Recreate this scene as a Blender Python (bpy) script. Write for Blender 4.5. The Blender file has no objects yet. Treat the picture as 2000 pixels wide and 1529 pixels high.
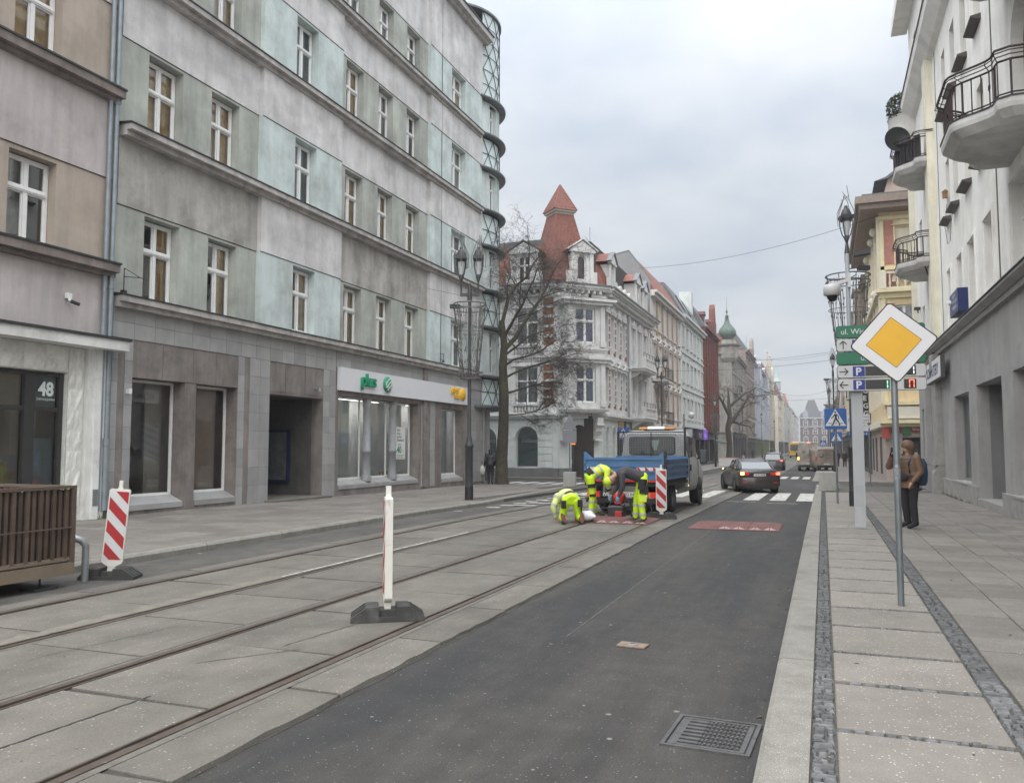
import bpy, bmesh, math, random
from math import sin, cos, tan, pi, radians, sqrt, atan2, hypot
from mathutils import Matrix, Vector
R0 = random.Random(7)
scn = bpy.context.scene
COL = scn.collection
# ---------------------------------------------------------------- camera
cam_data = bpy.data.cameras.new('camera'); cam = bpy.data.objects.new('camera', cam_data); COL.objects.link(cam)
cam_data.sensor_width = 36.0; cam_data.lens = 28.8; cam_data.clip_start = 0.1; cam_data.clip_end = 5000
cam.location = (0, 0, 1.7); cam.rotation_euler = (radians(90 + 3.915), 0, radians(20.762))
scn.camera = cam
# ---------------------------------------------------------------- sky and sun (overcast)
SUN_EL, SUN_AZ = radians(50), radians(182)      # azimuth clockwise from +Y
w = bpy.data.worlds.new('World'); scn.world = w; w.use_nodes = True
wn = w.node_tree; wn.nodes.clear()
def wnode(t, **k):
    n = wn.nodes.new(t)
    for a, b in k.items(): setattr(n, a, b)
    return n
out = wnode('ShaderNodeOutputWorld'); bg = wnode('ShaderNodeBackground'); bg.inputs[1].default_value = 0.10
sky = wnode('ShaderNodeTexSky', sky_type='NISHITA', sun_disc=False)
sky.sun_elevation = SUN_EL; sky.sun_rotation = SUN_AZ
tc = wnode('ShaderNodeTexCoord'); sp = wnode('ShaderNodeSeparateXYZ'); wn.links.new(tc.outputs['Generated'], sp.inputs[0])
def wmath(op, a, b=None):
    n = wnode('ShaderNodeMath', operation=op)
    for i, v in enumerate((a, b)):
        if v is None: continue
        if isinstance(v, (int, float)): n.inputs[i].default_value = v
        else: wn.links.new(v, n.inputs[i])
    return n.outputs[0]
zc = wmath('MAXIMUM', sp.outputs[2], 0.0); den = wmath('ADD', zc, 0.22)
cb = wnode('ShaderNodeCombineXYZ')
wn.links.new(wmath('DIVIDE', sp.outputs[0], den), cb.inputs[0]); wn.links.new(wmath('DIVIDE', sp.outputs[1], den), cb.inputs[1])
nz = wnode('ShaderNodeTexNoise'); nz.inputs['Scale'].default_value = 1.35; nz.inputs['Detail'].default_value = 7; nz.inputs['Roughness'].default_value = .52
wn.links.new(cb.outputs[0], nz.inputs['Vector'])
rp = wnode('ShaderNodeValToRGB')
rp.color_ramp.elements[0].position = .37; rp.color_ramp.elements[0].color = (.58, .645, .735, 1)
rp.color_ramp.elements[1].position = .63; rp.color_ramp.elements[1].color = (.85, .872, .895, 1)
wn.links.new(nz.outputs['Fac'], rp.inputs[0])
# overcast: brighter towards the zenith, pale band above the horizon
hz = wnode('ShaderNodeMix', data_type='RGBA')
hf = wmath('POWER', wmath('SUBTRACT', 1.0, wmath('MINIMUM', wmath('MULTIPLY', zc, 3.2), 1.0)), 2.0)
wn.links.new(wmath('MULTIPLY', hf, .75), hz.inputs[0]); wn.links.new(rp.outputs[0], hz.inputs[6]); hz.inputs[7].default_value = (.80, .805, .80, 1)
lum = wmath('MULTIPLY', wmath('ADD', .56, wmath('MULTIPLY', wmath('POWER', zc, 2.4), 2.5)), 6.1)
sc = wnode('ShaderNodeVectorMath', operation='SCALE'); wn.links.new(hz.outputs[2], sc.inputs[0]); wn.links.new(lum, sc.inputs['Scale'])
mx = wnode('ShaderNodeMix', data_type='RGBA'); mx.inputs[0].default_value = .95
wn.links.new(sky.outputs[0], mx.inputs[6]); wn.links.new(sc.outputs[0], mx.inputs[7])
wn.links.new(mx.outputs[2], bg.inputs[0]); wn.links.new(bg.outputs[0], out.inputs[0])
sl = bpy.data.lights.new('sun', 'SUN'); sl.energy = 1.5; sl.angle = radians(95); sl.color = (1, .96, .9)
so = bpy.data.objects.new('sun', sl); COL.objects.link(so); so.location = (0, 0, 60)
sd = Vector((sin(SUN_AZ) * cos(SUN_EL), cos(SUN_AZ) * cos(SUN_EL), sin(SUN_EL)))
so.rotation_euler = sd.to_track_quat('Z', 'Y').to_euler()
vs = scn.view_settings; vs.view_transform = 'Standard'; vs.look = 'None'; vs.exposure = 1.22; vs.gamma = 1.0; vs.use_curve_mapping = False
# ---------------------------------------------------------------- ground height: the street falls gently past Y=18
def gz(Y): return -0.008 * min(max(Y - 18, 0), 52)
# ---------------------------------------------------------------- materials
MATS = {}
def mat(name, col, rough=.8, var=.15, scale=2.0, streak=0., bump=.0, bscale=40., metal=0., spec=.5, objvar=0., speck=0., sscale=120., dirt=None, dscale=.7, emit=None, estr=1., dpos=(.5, .75), coat=0., dstretch=None, sthr=.9, grain=0., gscale=90.):
    if name in MATS: return MATS[name]
    m = bpy.data.materials.new(name); m.use_nodes = True; MATS[name] = m
    nt = m.node_tree; N = nt.nodes; Lk = nt.links.new
    b = N['Principled BSDF']; b.inputs['Roughness'].default_value = rough; b.inputs['Metallic'].default_value = metal
    b.inputs['Specular IOR Level'].default_value = spec; b.inputs['Coat Weight'].default_value = coat
    c4 = (*col, 1); b.inputs['Base Color'].default_value = c4
    if emit: b.inputs['Emission Color'].default_value = (*emit, 1); b.inputs['Emission Strength'].default_value = estr
    if not (var or streak or bump or objvar or speck or dirt): return m
    geo = N.new('ShaderNodeNewGeometry')
    def noise(s, det=5, vec=None, ro=.6):
        n = N.new('ShaderNodeTexNoise'); n.inputs['Scale'].default_value = s; n.inputs['Detail'].default_value = det; n.inputs['Roughness'].default_value = ro
        Lk(vec if vec is not None else geo.outputs['Position'], n.inputs['Vector']); return n.outputs['Fac']
    def mrange(v, a, bb, c, d):
        n = N.new('ShaderNodeMapRange'); Lk(v, n.inputs[0])
        for i, q in enumerate((a, bb, c, d)): n.inputs[i + 1].default_value = q
        return n.outputs[0]
    def mul(a, bb):
        n = N.new('ShaderNodeMath'); n.operation = 'MULTIPLY'
        Lk(a, n.inputs[0]); Lk(bb, n.inputs[1]); return n.outputs[0]
    f = None
    if var: f = mrange(noise(scale, 6), .3, .7, 1 - var, 1 + var)
    if streak:
        mp = N.new('ShaderNodeMapping'); mp.inputs['Scale'].default_value = (1.15, 1.15, .13); Lk(geo.outputs['Position'], mp.inputs['Vector'])
        s = mrange(noise(1.6, 5, mp.outputs[0], .7), .38, .68, 1 + streak * .35, 1 - streak); f = mul(f, s) if f else s
    if grain: s = mrange(noise(gscale, 2), .3, .7, 1 - grain, 1 + grain); f = mul(f, s) if f else s
    if objvar:
        oi = N.new('ShaderNodeObjectInfo'); s = mrange(oi.outputs['Random'], 0, 1, 1 - objvar, 1 + objvar); f = mul(f, s) if f else s
    colout = None
    if dirt:
        n = N.new('ShaderNodeMix'); n.data_type = 'RGBA'; n.inputs[6].default_value = c4; n.inputs[7].default_value = (*dirt, 1)
        dv = None
        if dstretch:
            mp = N.new('ShaderNodeMapping'); mp.inputs['Scale'].default_value = dstretch; Lk(geo.outputs['Position'], mp.inputs['Vector']); dv = mp.outputs[0]
        Lk(mrange(noise(dscale, 7, dv, .68), dpos[0], dpos[1], 0, 1), n.inputs[0]); colout = n.outputs[2]
    if speck:
        v = N.new('ShaderNodeTexVoronoi'); v.inputs['Scale'].default_value = sscale; Lk(geo.outputs['Position'], v.inputs['Vector'])
        sx = N.new('ShaderNodeSeparateColor'); Lk(v.outputs['Color'], sx.inputs[0])
        s1 = mrange(sx.outputs[0], sthr, sthr + .03, 0, 1); s2 = mrange(v.outputs['Distance'], .28, .38, 1, 0)
        n = N.new('ShaderNodeMix'); n.data_type = 'RGBA'; Lk(mul(s1, s2), n.inputs[0])
        if colout: Lk(colout, n.inputs[6])
        else: n.inputs[6].default_value = c4
        n.inputs[7].default_value = (min(1, col[0] + speck), min(1, col[1] + speck), min(1, col[2] + speck * .95), 1); colout = n.outputs[2]
    if f is not None:
        s = N.new('ShaderNodeVectorMath'); s.operation = 'SCALE'; Lk(f, s.inputs['Scale'])
        if colout: Lk(colout, s.inputs[0])
        else: s.inputs[0].default_value = col
        colout = s.outputs[0]
    if colout: Lk(colout, b.inputs['Base Color'])
    if bump:
        bn = N.new('ShaderNodeBump'); bn.inputs['Strength'].default_value = min(1, bump); bn.inputs['Distance'].default_value = .012
        Lk(noise(bscale, 4), bn.inputs['Height']); Lk(bn.outputs[0], b.inputs['Normal'])
    return m
def glass_mat(name, tint=(.75, .8, .8), refl=1.0, base=.05):
    if name in MATS: return MATS[name]
    m = bpy.data.materials.new(name); m.use_nodes = True; MATS[name] = m
    nt = m.node_tree; N = nt.nodes; N.clear(); Lk = nt.links.new
    o = N.new('ShaderNodeOutputMaterial'); mixs = N.new('ShaderNodeMixShader'); t = N.new('ShaderNodeBsdfTransparent'); g = N.new('ShaderNodeBsdfGlossy')
    t.inputs[0].default_value = (*tint, 1); g.inputs['Roughness'].default_value = .02; g.inputs['Color'].default_value = (.9, .93, .95, 1)
    fr = N.new('ShaderNodeFresnel'); fr.inputs[0].default_value = 1.5
    ma = N.new('ShaderNodeMath'); ma.operation = 'MULTIPLY_ADD'; Lk(fr.outputs[0], ma.inputs[0]); ma.inputs[1].default_value = refl; ma.inputs[2].default_value = base
    Lk(ma.outputs[0], mixs.inputs[0]); Lk(t.outputs[0], mixs.inputs[1]); Lk(g.outputs[0], mixs.inputs[2]); Lk(mixs.outputs[0], o.inputs[0])
    return m
# ---------------------------------------------------------------- mesh builder
class MB:
    def __init__(s): s.v = []; s.f = []; s.mi = []; s.sm = []; s.M = Matrix.Identity(4); s.m = 0; s.smooth = False
    def add(s, vs, fs, smooth=None):
        o = len(s.v); M = s.M
        s.v += [tuple(M @ Vector(p)) for p in vs]
        for f in fs: s.f.append([o + i for i in f]); s.mi.append(s.m); s.sm.append(s.smooth if smooth is None else smooth)
        return s
    def box(s, x0, x1, y0, y1, z0, z1):
        s.add([(x0, y0, z0), (x1, y0, z0), (x1, y1, z0), (x0, y1, z0), (x0, y0, z1), (x1, y0, z1), (x1, y1, z1), (x0, y1, z1)],
              [(0, 3, 2, 1), (4, 5, 6, 7), (0, 1, 5, 4), (1, 2, 6, 5), (2, 3, 7, 6), (3, 0, 4, 7)]); return s
    def bbox(s, x0, x1, y0, y1, z0, z1, b):   # box with chamfered top edges
        s.add([(x0, y0, z0), (x1, y0, z0), (x1, y1, z0), (x0, y1, z0), (x0, y0, z1 - b), (x1, y0, z1 - b), (x1, y1, z1 - b), (x0, y1, z1 - b),
               (x0 + b, y0 + b, z1), (x1 - b, y0 + b, z1), (x1 - b, y1 - b, z1), (x0 + b, y1 - b, z1)],
              [(0, 1, 5, 4), (1, 2, 6, 5), (2, 3, 7, 6), (3, 0, 4, 7), (4, 5, 9, 8), (5, 6, 10, 9), (6, 7, 11, 10), (7, 4, 8, 11), (8, 9, 10, 11)]); return s
    def quad(s, a, b, c, d): s.add([a, b, c, d], [(0, 1, 2, 3)]); return s
    def poly(s, pts): s.add(pts, [tuple(range(len(pts)))]); return s
    def prism(s, pts, axis, a0, a1):     # polygon in the plane across axis, extruded a0..a1
        def P(p, a):
            return (a, p[0], p[1]) if axis == 'x' else (p[0], a, p[1]) if axis == 'y' else (p[0], p[1], a)
        n = len(pts); vs = [P(p, a0) for p in pts] + [P(p, a1) for p in pts]
        s.add(vs, [tuple(range(n))[::-1], tuple(range(n, 2 * n))] + [(i, (i + 1) % n, n + (i + 1) % n, n + i) for i in range(n)]); return s
    def tube(s, pts, r, n=6, caps=True, smooth=True):
        pts = [Vector(p) for p in pts]; rs = r if isinstance(r, (list, tuple)) else [r] * len(pts)
        vs = []; up = None
        for i, p in enumerate(pts):
            d = (pts[min(i + 1, len(pts) - 1)] - pts[max(i - 1, 0)])
            if d.length < 1e-9: d = Vector((0, 0, 1))
            d.normalize()
            if up is None: up = Vector((0, 0, 1)) if abs(d.z) < .9 else Vector((1, 0, 0))
            a = d.cross(up)
            if a.length < 1e-6: a = d.cross(Vector((0, 1, .3)))
            a.normalize(); b = d.cross(a); up = -b if False else up
            for k in range(n):
                t = 2 * pi * k / n; vs.append(tuple(p + a * (rs[i] * cos(t)) + b * (rs[i] * sin(t))))
        fs = [(i * n + k, i * n + (k + 1) % n, (i + 1) * n + (k + 1) % n, (i + 1) * n + k) for i in range(len(pts) - 1) for k in range(n)]
        s.add(vs, fs, smooth)
        if caps:
            L = len(pts) - 1; s.add(vs[:n], [tuple(range(n))[::-1]], False); s.add(vs[L * n:], [tuple(range(n))], False)
        return s
    def bar(s, a, b, w, h=None):         # rectangular bar between two points
        h = h or w; a, b = Vector(a), Vector(b); d = (b - a); L = d.length; d.normalize()
        up = Vector((0, 0, 1)) if abs(d.z) < .95 else Vector((0, 1, 0)); x = d.cross(up).normalized(); y = x.cross(d)
        vs = [tuple(p + x * (sx * w / 2) + y * (sy * h / 2)) for p in (a, b) for sx, sy in ((-1, -1), (1, -1), (1, 1), (-1, 1))]
        s.add(vs, [(0, 1, 2, 3), (7, 6, 5, 4), (0, 4, 5, 1), (1, 5, 6, 2), (2, 6, 7, 3), (3, 7, 4, 0)]); return s
    def lathe(s, prof, n=16, c=(0, 0, 0), a0=0., a1=2 * pi, smooth=True, axis='z'):
        full = abs(a1 - a0 - 2 * pi) < 1e-6; m = n if full else n + 1; vs = []
        for (r, z) in prof:
            for k in range(m):
                t = a0 + (a1 - a0) * k / n
                p = (r * cos(t), r * sin(t), z) if axis == 'z' else ((z, r * cos(t), r * sin(t)) if axis == 'x' else (r * cos(t), z, r * sin(t)))
                vs.append((c[0] + p[0], c[1] + p[1], c[2] + p[2]))
        fs = []
        for i in range(len(prof) - 1):
            for k in range(n): fs.append((i * m + k, i * m + (k + 1) % m, (i + 1) * m + (k + 1) % m, (i + 1) * m + k))
        s.add(vs, fs, smooth); return s
    def ball(s, c, r, n=10, sz=1.0): s.lathe([(max(r * sin(pi * i / n), 1e-4), -r * cos(pi * i / n) * sz) for i in range(n + 1)], n + 4, c); return s
    def loft(s, rings, closed=True, caps=True, smooth=True):
        n = len(rings[0]); vs = [p for r in rings for p in r]; q = n if closed else n - 1
        fs = [(i * n + k, i * n + (k + 1) % n, (i + 1) * n + (k + 1) % n, (i + 1) * n + k) for i in range(len(rings) - 1) for k in range(q)]
        s.add(vs, fs, smooth)
        if caps: s.add(rings[0], [tuple(range(n))[::-1]], False); s.add(rings[-1], [tuple(range(n))], False)
        return s
    def wall(s, x0, x1, z0, z1, holes, depth=.25, y=0., yb=None):   # plane facing -y with openings and reveals; hole=(x0,x1,z0,z1[,arch])
        xs = sorted(set([x0, x1] + [q for h in holes for q in h[:2] if x0 < q < x1])); zs = sorted(set([z0, z1] + [q for h in holes for q in h[2:4] if z0 < q < z1]))
        for i in range(len(xs) - 1):
            for j in range(len(zs) - 1):
                cx, cz = (xs[i] + xs[i + 1]) / 2, (zs[j] + zs[j + 1]) / 2
                if any(h[0] < cx < h[1] and h[2] < cz < h[3] for h in holes): continue
                s.quad((xs[i], y, zs[j]), (xs[i + 1], y, zs[j]), (xs[i + 1], y, zs[j + 1]), (xs[i], y, zs[j + 1]))
        for h in holes:
            a, b, c, d = h[:4]; e = y + depth; arch = len(h) > 4 and h[4]
            if arch:
                r = (b - a) / 2; mxx = (a + b) / 2; sy = arch if not isinstance(arch, bool) else r   # rise
                zc = d - sy; K = 10; arc = [(mxx + r * cos(pi * k / K), zc + sy * sin(pi * k / K)) for k in range(K + 1)]   # right to left
                for k in range(K):
                    p, q = arc[k], arc[k + 1]; cor = (b, d) if k < K / 2 else (a, d)
                    s.poly([(cor[0], y, cor[1]), (q[0], y, q[1]), (p[0], y, p[1])]); s.quad((p[0], y, p[1]), (q[0], y, q[1]), (q[0], e, q[1]), (p[0], e, p[1]))
                s.poly([(a, y, d), (b, y, d), (mxx, y, d)]) if False else None
                s.quad((a, y, c), (a, e, c), (a, e, zc), (a, y, zc)); s.quad((b, e, c), (b, y, c), (b, y, zc), (b, e, zc))
                s.quad((a, y, c), (b, y, c), (b, e, c), (a, e, c))
            else:
                s.quad((a, y, c), (a, e, c), (a, e, d), (a, y, d)); s.quad((b, e, c), (b, y, c), (b, y, d), (b, e, d))
                s.quad((a, y, d), (a, e, d), (b, e, d), (b, y, d)); s.quad((a, e, c), (a, y, c), (b, y, c), (b, e, c))
        return s
    def mesh(s, name):
        me = bpy.data.meshes.new(name); me.from_pydata(s.v, [], s.f); me.polygons.foreach_set('material_index', s.mi); me.polygons.foreach_set('use_smooth', s.sm); me.update(); return me
def obj(name, me, m=None, parent=None, loc=(0, 0, 0), rz=0., label=None, kind=None):
    if isinstance(me, MB): me = me.mesh(name)
    ms = m if isinstance(m, (list, tuple)) else [m]
    if m and not me.materials:
        for q in ms: me.materials.append(q)
    o = bpy.data.objects.new(name, me); COL.objects.link(o); o.location = loc; o.rotation_euler = (0, 0, rz)
    if parent: o.parent = parent
    if label: o['label'] = label
    if kind: o['kind'] = kind
    return o
def tag(o, label, cat, group=None):
    o['label'] = label; o['category'] = cat
    if group: o['group'] = group
    return o
def thing(name, label, cat, loc=(0, 0, 0), rz=0., group=None):
    o = bpy.data.objects.new(name, None); COL.objects.link(o); o.location = loc; o.rotation_euler = (0, 0, rz); o.empty_display_size = .3
    return tag(o, label, cat, group)
def copy_tree(o, loc=None, rz=None, label=None, parent=None):
    c = o.copy(); COL.objects.link(c)
    if parent: c.parent = parent
    for ch in o.children: copy_tree(ch, parent=c)
    if loc is not None: c.location = loc
    if rz is not None: c.rotation_euler = (0, 0, rz)
    if label: c['label'] = label
    return c
_tx = {}
def text_mesh(s, size, ext=.004, align='LEFT', sx=1., bold=0.):
    k = (s, size, ext, align, sx, bold)
    if k in _tx: return _tx[k]
    cu = bpy.data.curves.new('lettering', 'FONT'); cu.body = s; cu.size = size; cu.extrude = ext; cu.align_x = align; cu.offset = bold; cu.resolution_u = 3
    o = bpy.data.objects.new('lettering', cu); COL.objects.link(o)
    dg = bpy.context.evaluated_depsgraph_get(); me = bpy.data.meshes.new_from_object(o.evaluated_get(dg)); bpy.data.objects.remove(o)
    for v in me.vertices: v.co = (v.co.x * sx, -v.co.z, v.co.y)      # stands up, faces -y
    me.materials.clear(); _tx[k] = me; return me
def text(s, size, m, parent, loc, rz=0., **k):
    me = text_mesh(s, size, **k).copy(); return obj('lettering', me, m, parent, loc, rz)
def ribbon(mb, x0, x1, y0, y1, dz=0., step=None):
    ys = [y0] + [q for q in (18., 70.) if y0 < q < y1] + [y1]
    for a, b in zip(ys, ys[1:]): mb.quad((x0, a, gz(a) + dz), (x1, a, gz(a) + dz), (x1, b, gz(b) + dz), (x0, b, gz(b) + dz))
    return mb

SPLIT = {'corner_wall', 'lattice_panels', 'lattice_bars', 'corner_ledges', 'pilaster', 'pilasters', 'window_surround', 'window_sill', 'pier_panel', 'corbel', 'balustrade', 'piers', 'lamp_or_added_fill', 'groove', 'brick_panel', 'ochre_strips', 'white_trim', 'door_surround', 'corner_pier', 'skylight', 'dormer', 'mouldings', 'string_course', 'eaves_cornice', 'bay_cornice', 'fascia_board', 'shop_wall', 'main_cornice', 'cornice', 'core', 'eaves', 'plinth', 'verge', 'stone_quoins', 'side_facade'}
def clusters(mb, eps=.05):                                   # separate a builder into pieces that do not touch
    n = len(mb.v); p = list(range(n))
    def fd(i):
        while p[i] != i: p[i] = p[p[i]]; i = p[i]
        return i
    for f in mb.f:
        a = fd(f[0])
        for i in f[1:]: p[fd(i)] = a
    comp = {}
    for i in range(n): comp.setdefault(fd(i), []).append(i)
    B = [[[min(mb.v[i][k] for i in c) - eps / 2 for k in range(3)], [max(mb.v[i][k] for i in c) + eps / 2 for k in range(3)], c] for c in comp.values()]
    par = list(range(len(B)))
    def f2(i):
        while par[i] != i: par[i] = par[par[i]]; i = par[i]
        return i
    order = sorted(range(len(B)), key=lambda i: B[i][0][0])
    for ii, i in enumerate(order):
        for j in order[ii + 1:]:
            if B[j][0][0] > B[i][1][0]: break
            if all(B[i][0][k] <= B[j][1][k] and B[j][0][k] <= B[i][1][k] for k in (1, 2)): par[f2(i)] = f2(j)
    g = {}
    for i, b in enumerate(B): g.setdefault(f2(i), []).extend(b[2])
    out = []
    for vs in g.values():
        m = {v: k for k, v in enumerate(sorted(vs))}; q = MB(); q.v = [mb.v[v] for v in sorted(vs)]
        for f, a, b in zip(mb.f, mb.mi, mb.sm):
            if f[0] in m: q.f.append([m[i] for i in f]); q.mi.append(a); q.sm.append(b)
        out.append(q)
    return out
# ================================================================ GROUND
asphalt = mat('asphalt', (.029, .0288, .0285), .82, .2, 3.5, bump=.5, bscale=110, speck=.12, sscale=60, dirt=(.062, .056, .049), dscale=1.0, dpos=(.42, .64), dstretch=(1.0, .12, 1), sthr=.945, grain=.45, gscale=95)
concrete = mat('track_concrete', (.122, .112, .096), .85, .16, 2.2, bump=.4, bscale=70, speck=.2, sscale=55, dirt=(.185, .172, .147), dscale=1.0, dpos=(.44, .74), dstretch=(1, .35, 1), objvar=.13, sthr=.94, grain=.16, gscale=70)
bitumen = mat('bitumen', (.055, .051, .046), .6, .2, 9, bump=.3)
filler = mat('joint_filler', (.125, .115, .10), .85, .25, 9, bump=.4, bscale=50)
granite = mat('kerb_granite', (.235, .224, .198), .85, .14, 6, bump=.5, bscale=120, speck=.22, sscale=110, dirt=(.16, .15, .127), dscale=2.0, objvar=.06, sthr=.8, grain=.22, gscale=110)
slabm = mat('pavement_slab', (.222, .203, .178), .85, .10, 4, bump=.4, bscale=90, speck=.28, sscale=60, dirt=(.17, .156, .137), dscale=.9, objvar=.08, sthr=.88, grain=.13, gscale=80)
tilem = mat('pavement_tile', (.180, .164, .146), .85, .12, 4, bump=.4, bscale=90, speck=.2, sscale=75, dirt=(.145, .135, .12), dscale=.8, objvar=.16, sthr=.90, grain=.15, gscale=80)
cobble = mat('cobble_stone', (.15, .152, .155), .55, .45, 16, bump=.4, bscale=60, objvar=.35)
jointm = mat('joint_grit', (.10, .093, .082), .95, .3, 20, dirt=(.06, .07, .03), dscale=6)
steel = mat('rail_steel', (.19, .155, .13), .42, .3, 6, metal=.7, dirt=(.10, .05, .035), dscale=3)
paint = mat('road_paint', (.56, .55, .51), .8, .15, 4, dirt=(.20, .19, .18), dscale=7, dpos=(.48, .62), bump=.2)
rubber_red = mat('red_rubber', (.155, .066, .06), .85, .22, 5, dirt=(.16, .10, .09), dscale=4, bump=.3)
white_rub = mat('faded_white', (.36, .28, .265), .8, .2, 8, dirt=(.25, .13, .12), dscale=9)
soil = mat('distant_ground', (.12, .12, .11), .9, .2, .1)
obj('ground', MB().box(-2500, 2500, -2500, 2500, -1.6, -1.2), soil, kind='structure')
road = obj('road', ribbon(MB(), -60, 60, -25, 560), asphalt, kind='structure')
obj('road', ribbon(MB(), -9.75, -8.2, -25, 37.5, .002), mat('worn_asphalt', (.068, .065, .060), .85, .25, 2.5, bump=.4, bscale=90, speck=.14, sscale=60, dirt=(.10, .094, .083), dscale=1.2, dpos=(.42, .62), dstretch=(1.2, .3, 1), sthr=.94, grain=.3, gscale=90), kind='structure')
obj('road_seam', ribbon(MB(), -2.212, -2.203, 7.2, 27.5, .004), mat('seam_grey', (.14, .132, .124), .9, .5, 6), kind='structure')
# tram track: four rails between concrete slabs
bed = obj('tram_track', ribbon(MB(), -8.2, -3.12, -25, 260, .019), bitumen, kind='structure')
RX = (-3.63, -5.05, -6.45, -7.82)
rr = random.Random(3)
cols = ((-3.535, -3.10, 1.55, .1, True), (-4.955, -3.725, 1.42, .22, False), (-6.355, -5.145, 1.32, .35, False), (-7.725, -6.545, 1.36, .55, False), (-8.2, -7.915, 1.7, .2, False))
for (xa, xb, pitch, off, rag) in cols:
    y = -3 + off
    while y < 46:
        L = pitch * rr.uniform(.93, 1.07); y2 = y + L - rr.uniform(.025, .045)
        sk = rr.uniform(-.03, .03); n = 9 if rag else 2; mb = MB(); h = .030
        left = [(xa, y + sk), (xa, y2 + sk)]; right = [(xb + (rr.uniform(-.016, .012) if rag else 0), y + (y2 - y) * i / (n - 1)) for i in range(n)]
        pts = [left[0]] + right + [left[1]]
        k = len(pts); vs = [(a, b, gz(b) + .0) for a, b in pts] + [(a + (.006 if i in (0, k - 1) else -.006), b, gz(b) + h) for i, (a, b) in enumerate(pts)]
        mb.add(vs, [tuple(range(k, 2 * k))] + [(i, (i + 1) % k, k + (i + 1) % k, k + i) for i in range(k)])
        obj('concrete_slab', mb, concrete, bed); y += L
far = MB(); [ribbon(far, a, b, 46, 260, .03) for a, b, *_ in cols]; obj('concrete_strip', far, concrete, bed)
for x in RX:
    mb = MB(); sgn = 1 if x in (RX[0], RX[2]) else -1
    ys = [-25, 18, 70, 260]
    for a, b in zip(ys, ys[1:]):
        for (u, v, za, zb) in ((-.028, .034, .0, .035), (.074, .094, .0, .033)):
            p, q = sorted((x - sgn * u, x - sgn * v)); 
            mb.add([(p, a, gz(a) + za), (q, a, gz(a) + za), (q, b, gz(b) + za), (p, b, gz(b) + za), (p, a, gz(a) + zb), (q, a, gz(a) + zb), (q, b, gz(b) + zb), (p, b, gz(b) + zb)], [(4, 5, 6, 7), (0, 4, 7, 3), (1, 2, 6, 5), (0, 1, 5, 4)])
    obj('rail', mb, steel, bed)
    mb = MB(); lo, hi = sorted((x - sgn * .030, x - sgn * .088)) if False else ((x + .030, x + .091) if sgn > 0 else (x - .091, x - .030)); ribbon(mb, lo, hi, -25, 120, .0285)
    obj('joint_filler', mb, filler, bed)
def seam(pts, wd):                                              # tarred crack across the slabs
    mb = MB()
    for i in range(len(pts) - 1):
        a, b = Vector((*pts[i], 0)), Vector((*pts[i + 1], 0)); d = (b - a).normalized(); nn = Vector((-d.y, d.x, 0)) * wd * rr.uniform(.7, 1.2) / 2
        mb.poly([tuple(a + nn + Vector((0, 0, .0345))), tuple(a - nn + Vector((0, 0, .0345))), tuple(b - nn + Vector((0, 0, .0345))), tuple(b + nn + Vector((0, 0, .0345)))])
    return obj('tarred_crack', mb, bitumen, bed)
def wob(x0, y0, x1, y1, n, a):
    return [(x0 + (x1 - x0) * i / n + rr.uniform(-a, a), y0 + (y1 - y0) * i / n + rr.uniform(-a, a)) for i in range(n + 1)]
seam(wob(-4.35, 2.6, -4.28, 4.42, 40, .006), .014); seam(wob(-4.6, 5.2, -4.1, 5.85, 30, .006), .010); seam(wob(-4.3, 5.9, -4.15, 7.2, 30, .006), .010)
seam(wob(-5.9, 4.9, -5.7, 6.2, 30, .006), .007)
# white markings
mk = MB()
def mquad(x0, x1, y0, y1, dz=.004, j=.0): mk.add([(x0, y0, gz(y0) + dz), (x1, y0, gz(y0) + dz), (x1 + j, y1, gz(y1) + dz), (x0 + j, y1, gz(y1) + dz)], [(0, 1, 2, 3)])
for i in range(3): mquad(-2.62 + .86 * i, -2.10 + .86 * i, 29.2, 35.0)
for i in range(6): mquad(-4.35 - .9 * i, -3.85 - .9 * i, 29.6, 35.6, .036)
mquad(-3.05, -2.1, 28.1, 28.22); mquad(-1.75, -.78, 27.6, 27.72)
for i in range(4): mquad(-2.75 + .72 * i, -2.3 + .72 * i, 55.5, 61)
for i in range(3): mquad(-5 + .7 * i, -4.6 + .7 * i, 57, 62, .036)
obj('crossing_stripes', mk, paint, kind='structure'); mk = MB()
for i in range(9): mquad(-9.2 + .02 * i, -8.78 + .02 * i, 22.1 + 1.05 * i, 22.42 + 1.05 * i, .004, -.04)
for i in range(6): mquad(-8.7 + .05 * i, -7.95, 22.9 + 1.3 * i, 23.2 + 1.3 * i, .035)
mquad(-9.45, -9.2, 20.4, 20.55)
for i in range(5): mquad(-16 + .9 * i, -15.5 + .9 * i, 40.2, 43.2)
mquad(-13.5, -10.8, 38.6, 39.0)
obj('bay_marking', mk, paint, kind='structure')
mk = MB(); mquad(-6.62, -6.585, 9.0, 15, .0345)
for i in range(26): y = 4.2 + .3 * i; mk.add([(-6.60, y, .0345), (-6.57 - rr.uniform(.0, .03), y, .0345), (-6.57 - rr.uniform(.0, .03), y + .3, .0345), (-6.60, y + .3, .0345)], [(0, 1, 2, 3)]) if False else None
obj('worn_line', mk, paint, kind='structure')
wear = mat('worn_concrete', (.215, .20, .165), .85, .2, 5, dirt=(.125, .115, .098), dscale=5, dpos=(.40, .62)); mk = MB()
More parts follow.
